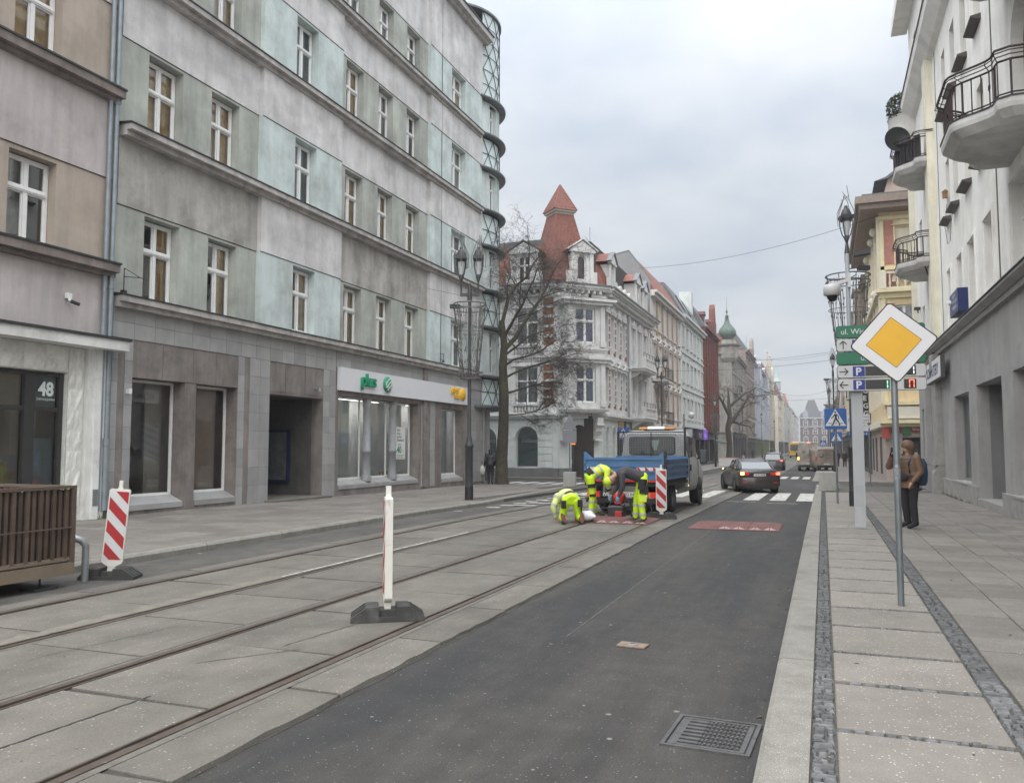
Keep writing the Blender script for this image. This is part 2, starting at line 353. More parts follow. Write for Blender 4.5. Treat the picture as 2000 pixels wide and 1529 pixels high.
def worn(x0, x1, y0, y1, n):
    pr = None
    for i in range(n + 1):
        y = y0 + (y1 - y0) * i / n; c = (x0 + rr.uniform(-.01, .01), x1 + rr.uniform(-.09, .05) * (1 if 0 < i < n else .2), y)
        if pr: mk.add([(pr[0], pr[2], gz(pr[2]) + .0306), (pr[1], pr[2], gz(pr[2]) + .0306), (c[1], y, gz(y) + .0306), (c[0], y, gz(y) + .0306)], [(0, 1, 2, 3)])
        pr = c
worn(-6.565, -6.72, 4.0, 9.2, 40); worn(-6.565, -6.66, 11, 14, 20)
obj('worn_strip', mk, wear, kind='structure')
mk = MB(); pr = -3.105
for i in range(150): y = 2.6 + .25 * i; q = -3.10 + rr.uniform(-.0, .03); mk.add([(-3.16, y, gz(y) + .003), (pr, y, gz(y) + .003), (q, y + .25, gz(y + .25) + .003), (-3.16, y + .25, gz(y + .25) + .003)], [(0, 1, 2, 3)]); pr = q
obj('asphalt_edge', mk, bitumen, kind='structure')
# ---------------------------------------------------------------- right pavement: kerb, cobbles, slabs, tiles
pav = obj('pavement', MB(), jointm, kind='structure')
def pavebox(mb, x0, x1, y0, y1, top):
    ys = [y0] + [q for q in (18., 70.) if y0 < q < y1] + [y1]
    for a, b in zip(ys, ys[1:]):
        A, B = gz(a), gz(b)
        mb.add([(x0, a, A - .3), (x1, a, A - .3), (x1, b, B - .3), (x0, b, B - .3), (x0, a, A + top), (x1, a, A + top), (x1, b, B + top), (x0, b, B + top)], [(4, 5, 6, 7), (0, 1, 5, 4), (1, 2, 6, 5), (2, 3, 7, 6), (3, 0, 4, 7)])
    return mb
mb = pavebox(MB(), -.12, 5.4, -20, 41.6, .078); o = obj('bedding', mb, jointm, pav)
kb = obj('kerb', MB(), granite, kind='structure')
ky = -6.3
while ky < 41:                                                   # granite kerb stones, 2.5 m
    L = 2.6; a, b = ky + .008, ky + L - .008
    mb = MB(); A, B = gz(a), gz(b); x0, x1 = -.36, -.105
    mb.add([(x0 - .01, a, A - .2), (x1, a, A - .2), (x1, b, B - .2), (x0 - .01, b, B - .2), (x0, a, A + .08), (x1, a, A + .1), (x1, b, B + .1), (x0, b, B + .08), (x0 + .03, a, A + .1), (x0 + .03, b, B + .1)],
           [(0, 1, 5, 8, 4), (2, 3, 7, 9, 6), (3, 0, 4, 7), (4, 8, 9, 7), (8, 5, 6, 9), (1, 2, 6, 5)])
    obj('kerb_stone', mb, granite, kb); ky += L
rows = [3.05, 4.09, 5.12, 6.14, 7.03, 8.07]
while rows[-1] < 34: rows.append(rows[-1] + (1.0 if len(rows) % 2 else .93))
rows = [2.0, 1.0, 0, -1, -2][::-1] + rows
for a, b in zip(rows, rows[1:]):
    g2 = .07; me = MB().bbox(.035, .93, a + g2, b - .02, -.02, .1 + rr.uniform(-.002, .003), .006)
    o = obj('slab', me, slabm, pav, (0, 0, gz(a)))
tm = MB().bbox(0, .49, 0, .49, -.03, 0, .005).mesh('tile'); tm.materials.append(tilem)
tiles = [(x, y) for x in range(7) for y in range(-4, 70)]
tiles = [(1.115 + .5 * x + (.0), 1.0 + .5 * y + .17 * (x % 2)) for x, y in tiles]
tiles = [t for t in tiles if t[1] < 35]
vis = sorted([t for t in tiles if t[1] > 1.5 and t[0] < .25 * t[1] + .6], key=lambda t: t[1])[:300]; vset = set(vis)
rest = MB()
for (x, y) in tiles:
    z = .1 + gz(y) + rr.uniform(-.003, .004)
    if (x, y) in vset: obj('tile', tm, None, pav, (x, y, z))
    else: rest.bbox(x, x + .49, y, y + .49, z - .03, z, .005)
obj('tile_field', rest, tilem, pav, kind='stuff')
def stone(mb, x, y, lx, ly, z):
    j = lambda: rr.uniform(-.008, .008); b = .009; h = rr.uniform(-.007, .006)
    c = [(x + j(), y + j()), (x + lx + j(), y + j()), (x + lx + j(), y + ly + j()), (x + j(), y + ly + j())]
    mx_, my_ = x + lx / 2, y + ly / 2
    t = [(p[0] + (b if p[0] < mx_ else -b), p[1] + (b if p[1] < my_ else -b)) for p in c]
    mb.add([(p[0], p[1], z - .03) for p in c] + [(p[0], p[1], z + h) for p in t], [(4, 5, 6, 7), (0, 1, 5, 4), (1, 2, 6, 5), (2, 3, 7, 6), (3, 0, 4, 7)])
st = []
y = 2.6
while y < 35:                                                # courses of one to three setts
    L = rr.uniform(.032, .058); k = rr.choice((1, 2, 2, 2, 3)); cut = sorted([0.] + [(q + rr.uniform(-.25, .25)) / k for q in range(1, k)] + [1.])
    for u, v in zip(cut, cut[1:]): st.append((-.098 + .125 * u + .002, y + rr.uniform(-.004, .004), .125 * (v - u) - .007, L - .006))
    y += L
y = 2.6
while y < 35:
    L = rr.uniform(.05, .095); k = rr.choice((1, 2, 2, 2, 3)); cut = sorted([0.] + [(q + rr.uniform(-.25, .25)) / k for q in range(1, k)] + [1.])
    for u, v in zip(cut, cut[1:]): st.append((.942 + .16 * u + .002, y + rr.uniform(-.006, .006), .16 * (v - u) - .008, L - .007))
    y += L
for a in rows[5:]:
    x = .04
    while x < .9: L = rr.uniform(.05, .11); st.append((x, a - .008, min(L, .93 - x) - .008, .062)); x += L
st = [s for s in st if not (s[1] < 2.6)]
st.sort(key=lambda s: s[1] + (0 if s[3] > .03 else 2))
rest = MB()
for i, s in enumerate(st):
    z = .1 + gz(s[1])
    if i < 300: mb = MB(); stone(mb, 0, 0, s[2], s[3], 0); obj('cobble', mb, cobble, pav, (s[0], s[1], z))
    else: stone(rest, *s, z)
obj('cobble_field', rest, cobble, pav, kind='stuff')
# ---------------------------------------------------------------- left pavement and far pavements
lp = obj('pavement', MB(), jointm, kind='structure')
obj('bedding', pavebox(MB(), -15.6, -9.72, -20, 37.4, .10), jointm, lp)
kl = obj('kerb', MB(), granite, kind='structure')
def kedge(y): return -9.55 - (0 if y < 23 else .09 * (y - 23) ** 1.0 if y < 37 else 1.26)
ky = 3.0
while ky < 37:
    a, b = ky + .01, ky + 1.99; mb = MB(); xa, xb = kedge(a), kedge(b); A, B = gz(a), gz(b)
    mb.add([(xa, a, A - .2), (xa - .2, a, A - .2), (xb - .2, b, B - .2), (xb, b, B - .2), (xa, a, A + .09), (xa - .2, a, A + .125), (xb - .2, b, B + .125), (xb, b, B + .09), (xa - .035, a, A + .125), (xb - .035, b, B + .125)],
           [(0, 3, 7, 4), (4, 7, 9, 8), (8, 9, 6, 5), (0, 4, 8, 5, 1), (3, 2, 6, 9, 7)])
    obj('kerb_stone', mb, granite, kl); ky += 2.0
lt = MB().bbox(0, .735, 0, .735, -.03, 0, .006).mesh('slab'); lt.materials.append(tilem)
sm = MB().bbox(0, .36, 0, .36, -.03, 0, .006).mesh('tile'); sm.materials.append(tilem)
cnt = 0; rest = MB()
for i in range(8):
    for j in range(48):
        x = -10.5 - .75 * i; y = 1.5 + .75 * j + (.375 if i % 2 else 0)
        if x > kedge(y) - .95 or y > 36.4: continue
        z = .125 + gz(y) + rr.uniform(-.004, .004)
        if y > 8 and cnt < 290: obj('slab', lt, None, lp, (x, y, z)); cnt += 1
        else: rest.bbox(x, x + .735, y, y + .735, z - .03, z, .006)
obj('slab_field', rest, tilem, lp, kind='stuff')
for (x0, x1, y0, y1) in ((-13.2, -9.9, 46.8, 112), (-40, -12.9, 46.8, 49.2), (-13.3, -9.9, 124, 420), (-30, -13.3, 123.5, 130)):
    o = obj('pavement', pavebox(MB(), x0, x1, y0, y1, .12), tilem, kind='structure')
obj('pavement', pavebox(MB(), -.35, 5.2, 48.5, 420, .10), tilem, kind='structure')
obj('kerb', pavebox(MB(), -9.9, -9.65, 46.8, 112, .125), granite, kind='structure')
obj('kerb', pavebox(MB(), -.62, -.35, 48.5, 300, .105), granite, kind='structure')

# loose grit, gum spots and chips lying on the lane and the slabs
gr = random.Random(12); gb = MB(); gd = MB()
for i in range(5200):
    y = 3.2 + 20 * gr.random() ** 2.0; x = gr.uniform(-8, -.4); a = gr.uniform(0, 3.14); s_ = .003 + .008 * gr.random() ** 4; z = gz(y) + (.0345 if x < -3.12 else .0035)
    if x < -3.1 and gr.random() < .45: continue
    c_, n_ = cos(a) * s_, sin(a) * s_; (gb if gr.random() < .8 else gd).quad((x - c_, y - n_, z), (x + n_ * .7, y - c_ * .7, z), (x + c_, y + n_, z + .002), (x - n_ * .7, y + c_ * .7, z))
for i in range(60):
    y = gr.uniform(3.5, 16); x = gr.uniform(-3, 4); r_ = gr.uniform(.008, .022); z = gz(y) + (.1042 if x > -.1 else .0036 if x < -.4 else 0)
    if z > .001: (gd if x > 0 else gb).poly([(x + r_ * cos(k * pi / 3) * gr.uniform(.7, 1.2), y + r_ * sin(k * pi / 3) * gr.uniform(.7, 1.2), z) for k in range(6)])
obj('grit', gb, mat('pale_grit', (.21, .205, .19), .9, .3, 60), kind='stuff'); obj('dark_grit', gd, mat('dark_grit', (.06, .055, .05), .9, .3, 60), kind='stuff')
lv = MB()
for i in range(160):
    y = gr.uniform(3.2, 30); x = gr.choice((gr.gauss(-.42, .04), gr.gauss(-9.5, .06), gr.uniform(1, 4.2), gr.gauss(4.1, .1))); s_ = gr.uniform(.012, .035); a = gr.uniform(0, 6.28); z = gz(y) + (.106 if x > -.1 else .004); lv.quad((x, y, z), (x + s_ * cos(a), y + s_ * sin(a), z + .006), (x + s_ * 1.6 * cos(a + .5), y + s_ * 1.6 * sin(a + .5), z + .002), (x + s_ * cos(a + 1), y + s_ * sin(a + 1), z + .008))
obj('fallen_leaves', lv, mat('dead_leaf', (.085, .055, .03), .9, .4, 30), kind='stuff')
# ================================================================ BUILDINGS, common pieces
glass = glass_mat('window_glass', (.85, .88, .88), 1.3, .09); glass_shop = glass_mat('shop_glass', (.86, .89, .89), 1.0, .075); glass_far = mat('far_glass', (.035, .042, .05), .06, 0, spec=.8)
white_fr = mat('white_frame', (.80, .80, .79), .45, .06, 6); dark_fr = mat('dark_frame', (.035, .034, .035), .5, .1, 6); brown_fr = mat('brown_frame', (.10, .055, .04), .5, .15, 6)
inter = mat('unlit_interior_dark', (.05, .045, .04), .9, .2, 1); curt_tan = mat('tan_curtain', (.85, .56, .24), .9, .25, 4, streak=.2); curt_grey = mat('grey_curtain', (.45, .43, .40), .9, .2, 4, streak=.25)  # near-black interior colour stands in for the shade of unlit rooms
curt_pink = mat('pink_curtain', (.72, .55, .49), .9, .15, 4, streak=.2); curt_white = mat('net_curtain', (.7, .72, .75), .9, .15, 4, streak=.2); blind_blue = mat('blue_blind', (.22, .25, .42), .8, .1, 4)
zinc = mat('zinc_flashing', (.16, .165, .17), .5, .2, 5, metal=.4); dark_metal = mat('dark_metal', (.045, .047, .05), .5, .2, 8, metal=.3); galv = mat('galvanised_steel', (.33, .35, .36), .4, .12, 10, metal=.6)
pipe_blue = mat('downpipe_zinc', (.27, .31, .34), .5, .15, 4, metal=.3)
class Face:
    def __init__(s, root, loc=(0, 0, 0), rz=0.): s.r = root; s.l = Vector(loc); s.rz = rz; s.m = Matrix.Rotation(rz, 3, 'Z')
    def put(s, name, me, m, x=0., y=0., z=0., parent=None, label=None, rz=0., kind=None):
        if name in SPLIT and isinstance(me, MB) and not kind:
            cl = clusters(me); me = cl[0]
            for q in cl[1:]: s.put1(name, q, m, x, y, z, parent, label, rz, kind)
        return s.put1(name, me, m, x, y, z, parent, label, rz, kind)
    def put1(s, name, me, m, x, y, z, parent, label, rz, kind):
        name = {'pilasters': 'pilaster', 'lattice_panels': 'lattice_panel', 'lattice_bars': 'lattice_bar', 'corner_ledges': 'ledge', 'piers': 'pier', 'ochre_strips': 'ochre_strip', 'mouldings': 'moulding', 'stone_quoins': 'quoin'}.get(name, name)
        if parent: return obj(name, me, m, parent, (x, y, z), rz, label, kind)
        return obj(name, me, m, s.r, s.l + s.m @ Vector((x, y, z)), s.rz + rz, label, kind)
_w = {}
def wmesh(w, h, style):
    k = (round(w, 3), round(h, 3), style)
    if k in _w: return _w[k]
    f = MB(); t = .065; panes = []
    f.box(-w / 2, -w / 2 + t, 0, .07, 0, h); f.box(w / 2 - t, w / 2, 0, .07, 0, h); f.box(-w / 2 + t, w / 2 - t, 0, .07, 0, t); f.box(-w / 2 + t, w / 2 - t, 0, .07, h - t, h)
    xs = [(-w / 2 + t, w / 2 - t)]; zs = [(t, h - t)]
    if 'm' in style:
        f.box(-.045, .045, -.02, .06, t, h - t); xs = [(-w / 2 + t, -.045), (.045, w / 2 - t)]
    if '3' in style:
        q = w / 6; f.box(-q - .035, -q + .035, -.01, .06, t, h - t); f.box(q - .035, q + .035, -.01, .06, t, h - t); xs = [(-w / 2 + t, -q - .035), (-q + .035, q - .035), (q + .035, w / 2 - t)]
    if 't' in style:
        zt = h * .62
        f.box(-w / 2 + t, w / 2 - t, -.035, .05, zt - .05, zt + .05); f.box(-w / 2 + t, w / 2 - t, -.05, -.035, zt - .02, zt + .02); zs = [(t, zt - .05), (zt + .05, h - t)]
    for a, b in xs:
        for c, d in zs:
            if 's' in style:                       # inner sash
                e = .035
                f.box(a, a + e, .01, .055, c, d); f.box(b - e, b, .01, .055, c, d); f.box(a + e, b - e, .01, .055, c, c + e); f.box(a + e, b - e, .01, .055, d - e, d); a2, b2, c2, d2 = a + e, b - e, c + e, d - e
            else: a2, b2, c2, d2 = a, b, c, d
            panes.append(MB().quad((a2, .035, c2), (b2, .035, c2), (b2, .035, d2), (a2, .035, d2)).mesh('pane'))
    _w[k] = (f.mesh('window'), panes); return _w[k]
_cm = {}
def frame_of(me, m):
    k = (me.name, m.name)
    if k not in _cm: c = me.copy(); c.materials.clear(); c.materials.append(m); _cm[k] = c
    return _cm[k]
def window(F, x, y, z, w, h, style='mts', fm=None, gm=None, curtain=None, rz=0., parent=None, cfrac=(0., 1.)):
    fm = fm or white_fr; gm = gm or glass; me, panes = wmesh(w, h, style)
    o = F.put('window', frame_of(me, fm), None, x, y, z, parent, rz=rz)
    for p in panes: obj('pane', frame_of(p, gm), None, o)
    if curtain:
        a, b = -w / 2 + w * cfrac[0], -w / 2 + w * cfrac[1]; n = 8; mb = MB()
        for i in range(n): mb.quad((a + (b - a) * i / n, .10 + .025 * (i % 2), .03), (a + (b - a) * (i + 1) / n, .10 + .025 * ((i + 1) % 2), .03), (a + (b - a) * (i + 1) / n, .10 + .025 * ((i + 1) % 2), h - .03), (a + (b - a) * i / n, .10 + .025 * (i % 2), h - .03))
        obj('curtain', mb, curtain, o)
    return o
def arch_window(F, x, y, z, w, h, rise=None, fm=None, gm=None):
    fm = fm or white_fr; gm = gm or glass_shop; r = w / 2; rise = rise or r; zc = h - rise; K = 10
    f = MB(); t = .06; oa = [(r * cos(pi * k / K), zc + rise * sin(pi * k / K)) for k in range(K + 1)]; ia = [((r - t) * cos(pi * k / K), zc + (rise - t) * sin(pi * k / K)) for k in range(K + 1)]
    op = [(r, 0)] + oa + [(-r, 0)]; ip = [(r - t, t)] + ia + [(-r + t, t)]
    for i in range(len(op)):
        j = (i + 1) % len(op); f.add([(op[i][0], 0, op[i][1]), (op[j][0], 0, op[j][1]), (ip[j][0], 0, ip[j][1]), (ip[i][0], 0, ip[i][1]), (ip[j][0], .06, ip[j][1]), (ip[i][0], .06, ip[i][1])], [(0, 1, 2, 3), (3, 2, 4, 5)])
    o = F.put('window', f, fm, x, y, z); obj('pane', MB().poly([(p[0], .03, p[1]) for p in ip]), gm, o); return o
def cornice(mb, x0, x1, z, d, h, y=0., steps=3):             # stepped moulding, top at z
    for i in range(steps):
        f = (i + 1) / steps; mb.box(x0 - d * f * 0, x1, y - d * f, y + .02, z - h * (1 - i / steps), z - h * (1 - (i + 1) / steps) + (.0 if i < steps - 1 else 0))
    return mb
# ================================================================ GREY-GREEN MODERNIST BUILDING (left)
st_mint = mat('mint_render', (.57, .65, .64), .92, .14, .9, streak=.16, grain=.07, bump=.35, bscale=55, dirt=(.37, .40, .385), dscale=.8, dpos=(.45, .75))
st_lil = mat('pale_render', (.66, .648, .648), .92, .14, .9, streak=.18, grain=.07, bump=.35, bscale=55, dirt=(.43, .42, .415), dscale=.8, dpos=(.44, .72))
st_gre = mat('grey_green_render', (.43, .45, .41), .92, .16, .9, streak=.2, grain=.08, bump=.35, bscale=55, dirt=(.30, .305, .275), dscale=.8, dpos=(.44, .72))
st_gry = mat('stained_grey_render', (.44, .425, .395), .92, .16, .9, streak=.25, grain=.08, bump=.35, bscale=55, dirt=(.25, .24, .22), dscale=.8, dpos=(.44, .68))
st_cor = mat('cornice_render', (.46, .435, .415), .9, .2, 4, streak=.3, bump=.3)
tile_g = mat('ceramic_tile', (.33, .328, .325), .45, .10, 2, streak=.10, objvar=.12, spec=.4)
grout = mat('grout', (.15, .145, .14), .9, .2, 4); taupe = mat('taupe_render', (.22, .195, .18), .9, .2, 2, streak=.3, dirt=(.13, .112, .10), dscale=1.2)
mod = thing('office_building', 'long grey and mint rendered building with stepped cornices and a glazed round corner', 'building', (-15.2, 14.2, 0), pi / 2)
FM = Face(mod)
S = [0.0, 5.02, 9.24, 15.92, 21.45]; OFF = [0, -.14, 0, -.14]
WIN = [[(.85, 2.0), (3.05, 4.17)], [(6.6, 7.75)], [(9.65, 10.8), (11.85, 12.96), (14.05, 15.19)], [(18.0, 19.5)]]
FL = [(5.22, 5.27, 7.28, 7.36, 8.95), (9.25, 9.3, 11.3, 11.38, 12.8), (13.1, 13.15, 15.2, 15.28, 16.5), (16.8, 16.88, 18.6, 18.68, 21.5)]
rw = random.Random(11)
for fi, (zb, w0, w1, zl, zt) in enumerate(FL):
    for b in range(4):
        a, e = S[b], S[b + 1]; y = OFF[b]; mint = b in (1, 3)
        band = MB(); band.wall(a, e, zb, zl - .02, [(q0, q1, w0, w1) for q0, q1 in WIN[b]], .30 - y * 0, y); 
        if y: band.quad((a, y, zb), (a, 0, zb), (a, 0, zl), (a, y, zl)); band.quad((e, y, zb), (e, 0, zb), (e, 0, zl), (e, y, zl))
        FM.put('wall_band', band, st_mint if mint else st_gre)
        pl = MB(); z1 = zt + .32 if fi < 3 else zt; pl.wall(a, e, zl, z1, [], 0, y - .025); pl.quad((a, y - .025, zl), (e, y - .025, zl), (e, y + .1, zl), (a, y + .1, zl))
        if y: pl.quad((a, y - .025, zl), (a, 0, zl), (a, 0, z1), (a, y - .025, z1)); pl.quad((e, y - .025, zl), (e, 0, zl), (e, 0, z1), (e, y - .025, z1))
        FM.put('parapet_band', pl, st_lil if (mint or fi > 1 or b == 2 and fi > 0 or b == 0 and fi > 0) else st_gry)
        for q0, q1 in WIN[b]:
            w = q1 - q0; cu = None; cf = (0, 1)
            if fi == 1 and b == 0: cu, cf = curt_tan, (.0, 1)
            elif (fi == 0 and b == 0): cu, cf = curt_tan, (.5, 1)
            elif fi > 1 and b == 0: cu = curt_tan
            elif fi < 2 and b in (2,) and rw.random() < .7: cu = curt_tan
            elif b == 3 and fi < 2: cu, cf = curt_pink, (0, .45)
            elif rw.random() < .75: cu = rw.choice([curt_grey, curt_grey, curt_white, curt_tan]); cf = rw.choice([(0, .4), (.6, 1), (0, 1)])
            window(FM, (q0 + q1) / 2, y + .25, w0, w - .04, w1 - w0 - .03, 'mts' if w > .9 else 'ts', curtain=cu, cfrac=cf)
for z, d in ((5.2, .30), (9.22, .40), (13.07, .36), (16.78, .36)):
    mb = MB(); mb.box(.0, 21.2, -d, .0, z - .14, z); mb.box(.0, 21.2, -d * .62, .0, z - .26, z - .142)
    FM.put('cornice', mb, st_cor); FM.put('flashing', MB().prism([(-d - .03, z + .003), (-d - .03, z + .03), (0, z + .075), (0, z + .003)], 'x', -.03, 21.25), dark_metal)
mb = MB(); mb.box(-.3, 21.9, -.55, .0, 21.5, 21.75); mb.box(-.3, 21.8, -.35, .0, 21.35, 21.498); FM.put('roof_cornice', mb, st_cor); FM.put('flashing', MB().box(-.35, 21.95, -.6, .2, 21.752, 21.80), dark_metal)
FM.put('core', MB().box(0.02, 22.3, .95, 12, 3.66, 21.4), inter); FM.put('core', MB().box(0.02, 22.3, 4.05, 12, 0, 3.6), inter)
mb = MB(); mb.quad((0, 0, 0), (0, 12, 0), (0, 12, 21.4), (0, 0, 21.4)); FM.put('side_wall', mb, st_gry)
FM.put('roof', MB().box(0, 24, .05, 12, 21.42, 21.6), zinc)
# joints and small fixings on the facade
mb = MB(); mb.box(16.955, 16.965, -.172, -.15, 5.3, 21); FM.put('cable', mb, dark_metal)
# ground floor: tiled piers, brown panels, shop windows
g = MB(); holes = [(.62, 2.35, .35, 3.35), (2.75, 4.35, .35, 3.35), (5.75, 8.52, .0, 3.28), (9.45, 15.25, .45, 3.45), (17.4, 19.6, .38, 3.38)]
g.wall(0, 22.05, 0, 5.0, holes, .42, .0); FM.put('ground_wall', g, taupe)
tmesh = {}
def tiles_on(x0, x1, z0, z1, tw, th, y=-.02, m=tile_g):
    nx = max(1, round((x1 - x0) / tw)); nz_ = max(1, round((z1 - z0) / th)); a = (x1 - x0) / nx; b = (z1 - z0) / nz_; k = (round(a, 3), round(b, 3))
    if k not in tmesh: me = MB().box(0, a - .008, 0, .03, 0, b - .008).mesh('wall_tile'); me.materials.append(m); tmesh[k] = me
    bk = FM.put('tile_panel', MB().quad((x0, y + .022, z0), (x1, y + .022, z0), (x1, y + .022, z1), (x0, y + .022, z1)), grout)
    for i in range(nx):
        for j in range(nz_): obj('wall_tile', tmesh[k], None, bk, (x0 + a * i, y, z0 + b * j))
tiles_on(0.0, .18, .12, 4.25, .18, .5); tiles_on(.38, .62, .12, 4.25, .26, .5); tiles_on(0, 5.75, 4.25, 5.0, .62, .375); tiles_on(4.35, 4.62, .12, 4.25, .3, .5); tiles_on(4.85, 5.75, .12, 4.25, .45, .5)
tiles_on(5.75, 9.24, 4.25, 5.0, .62, .375); tiles_on(8.52, 9.24, .12, 4.25, .36, .5); tiles_on(15.5, 16.05, .12, 4.3, .3, .5); tiles_on(16.3, 16.75, .12, 3.6, .45, .5); tiles_on(9.26, 15.6, 4.4, 5.0, .9, .3); tiles_on(16.0, 22.0, 4.4, 5.0, .9, .3, y=-.06); tiles_on(20.2, 22.05, .12, 4.4, .46, .5)
# brown panels above the first two shop windows and the doorway
for a, b in ((.62, 1.55), (1.57, 2.6), (2.62, 3.45), (3.47, 4.35), (5.75, 6.5), (6.52, 7.5), (7.52, 8.52)): FM.put('panel', MB().box(a, b, -.012, .05, 3.36, 4.2), taupe)
def shopwin(x0, x1, z0, z1, yd=.42, mull=(), panel=True):
    f = MB(); f.box(x0, x0 + .06, yd - .06, yd, z0, z1); f.box(x1 - .06, x1, yd - .06, yd, z0, z1); f.box(x0 + .06, x1 - .06, yd - .06, yd, z1 - .06, z1); f.box(x0 + .06, x1 - .06, yd - .06, yd, z0, z0 + .06)
    for q in mull: f.box(q - .03, q + .03, yd - .06, yd, z0 + .06, z1 - .06)
    o = FM.put('shop_window', f, white_fr); ed = [x0 + .06] + [q for q in mull] + [x1 - .06]
    for a, b in zip(ed, ed[1:]): obj('pane', MB().quad((a + .03, yd - .03, z0 + .06), (b - .03, yd - .03, z0 + .06), (b - .03, yd - .03, z1 - .06), (a + .03, yd - .03, z1 - .06)), glass_shop, o)
    FM.put('sill', MB().prism([(-.03, z0 - .3), (-.03, z0 - .02 - .15), (yd - .06, z0 + .0), (yd - .06, z0 - .3)], 'x', x0, x1), tile_g)
    return o
shopwin(.64, 2.33, .52, 3.34); shopwin(2.77, 4.33, .52, 3.34); shopwin(9.47, 15.23, .6, 3.44, mull=(11.4, 13.3)); shopwin(17.42, 19.58, .52, 3.37)
FM.put('awning_box', MB().box(9.3, 15.6, -.02, .1, 3.452, 3.63), taupe)
shop_in = mat('shop_interior', (.62, .62, .61), .8, .15, .8); floor_in = mat('shop_floor', (.22, .215, .21), .4, .1, 2)
for a, b in ((.3, 4.8), (9.3, 20.0)):                          # rooms behind the glass
    yb_ = 2.2 if a > 5 else 1.5; mb = MB(); mb.quad((a, yb_, 0), (b, yb_, 0), (b, yb_, 3.6), (a, yb_, 3.6)); mb.quad((a, .5, 0), (a, 3.2, 0), (a, 3.2, 3.6), (a, .5, 3.6)); mb.quad((b, .5, 0), (b, 3.2, 0), (b, 3.2, 3.6), (b, .5, 3.6)); mb.quad((a, .5, 3.6), (b, .5, 3.6), (b, 3.2, 3.6), (a, 3.2, 3.6))
    FM.put('shop_room', mb, shop_in if a > 5 else mat('brown_room', (.48, .41, .36), .9, .3, .9)); FM.put('shop_floor', MB().box(a, b, .5, 3.2, .2, .3), floor_in)
screen = mat('beige_screen', (.62, .55, .48), .9, .1, 3); FM.put('screen', MB().box(1.75, 2.3, .7, .74, .45, 3.3), screen); FM.put('screen', MB().box(3.4, 4.3, .7, .74, .45, 3.3), mat('peach_screen', (.68, .52, .44), .9, .1, 3))
grs = mat('pale_fill_sheet', (.58, .62, .62), .8, .05, 3)
for a, b in ((10.6, 11.3), (12.4, 13.2), (14.5, 15.2), (18.8, 19.5)): FM.put('screen', MB().box(a, b, .75, .8, .45, 3.4), grs)  # pale grey sheets added behind the glass to make the rooms look lighter
sh = MB()
for k in range(3): sh.box(9.6, 11.0, 1.7, 1.95, 1.2 + .33 * k, 1.23 + .33 * k)
o = FM.put('phone_shelf', sh, white_fr); pm_ = mat('phone_black', (.02, .02, .025), .2, 0)
for k in range(3):
    for i in range(7): obj('phone', MB().prism([(1.72, 1.235 + .33 * k), (1.74, 1.235 + .33 * k), (1.80, 1.42 + .33 * k), (1.78, 1.42 + .33 * k)], 'x', 9.68 + .19 * i, 9.77 + .19 * i), pm_, o)
FM.put('lamp_or_added_fill', MB().box(9.8, 14.8, 1.5, 1.62, 3.5, 3.54).box(17.2, 19.6, 1.5, 1.62, 3.5, 3.54), mat('shop_lamp', (.9, .9, .9), .5, 0, emit=(1, .98, .95), estr=5.5)); FM.put('counter', MB().box(9.55, 10.5, 1.0, 1.5, .3, .85), mat('counter_white', (.6, .61, .6), .4, .05))  # glowing strips added to brighten the phone shop's dark rooms
wood_st = mat('pale_wood', (.42, .30, .17), .6, .15, 8)
for cx in (14.5, 18.3):
    mb = MB(); mb.box(cx - .2, cx + .2, .95, 1.3, .74, .78); [mb.bar((cx + a, 1.12 + b, .3), (cx + a * .7, 1.12 + b * .7, .75), .035) for a in (-.18, .18) for b in (-.14, .14)]; FM.put('stool', mb, wood_st)
colm = mat('cast_iron_grey', (.27, .275, .285), .5, .1, 6, streak=.15)
for cx in (11.55, 13.45):
    mb = MB(); mb.lathe([(.19, .5), (.19, .62), (.15, .7), (.14, 1.5), (.165, 1.52), (.165, 1.62), (.14, 1.64), (.135, 3.1), (.17, 3.2), (.14, 3.25), (.18, 3.44)], 16, (cx, .16, 0)); FM.put('column', mb, colm)
# passage
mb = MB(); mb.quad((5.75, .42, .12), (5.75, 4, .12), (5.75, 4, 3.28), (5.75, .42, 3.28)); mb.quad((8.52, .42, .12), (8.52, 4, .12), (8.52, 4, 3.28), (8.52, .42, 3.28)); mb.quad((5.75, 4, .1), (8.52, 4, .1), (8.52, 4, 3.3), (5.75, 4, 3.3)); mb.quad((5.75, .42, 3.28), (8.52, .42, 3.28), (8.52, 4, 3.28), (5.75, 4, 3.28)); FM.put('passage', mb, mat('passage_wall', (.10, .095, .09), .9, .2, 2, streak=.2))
fr = FM.put('notice_board', MB().box(8.40, 8.5, 1.2, 2.2, .55, 2.3), mat('board_blue', (.02, .03, .09), .4, 0)); obj('poster', MB().box(8.385, 8.40, 1.3, 2.1, .65, 2.2), mat('poster_grey', (.13, .14, .15), .5, .4, 3), fr)
FM.put('threshold', MB().box(5.6, 8.6, -.35, 4, .05, .16), concrete)
mb = MB(); mb.box(8.0, 8.06, -.2, .0, 3.55, 3.6); mb.lathe([(.02, -.0), (.07, -.12), (.06, -.13)], 10, (8.03, -.2, 3.6)); FM.put('wall_lamp', mb, galv)
mb = MB(); mb.box(.42, .5, -.14, -.03, 2.95, 3.07); FM.put('alarm_box', mb, white_fr)
# dark pilaster strips
for a, b in ((.18, .38), (4.62, 4.85), (16.05, 16.3)): FM.put('pilaster_strip', MB().box(a, b, -.004, .04, .3, 4.25 if a < 16 else 3.6), taupe)
FM.put('pier_recess', MB().box(15.62, 15.95, -.09, .02, .12, 5.0), taupe)
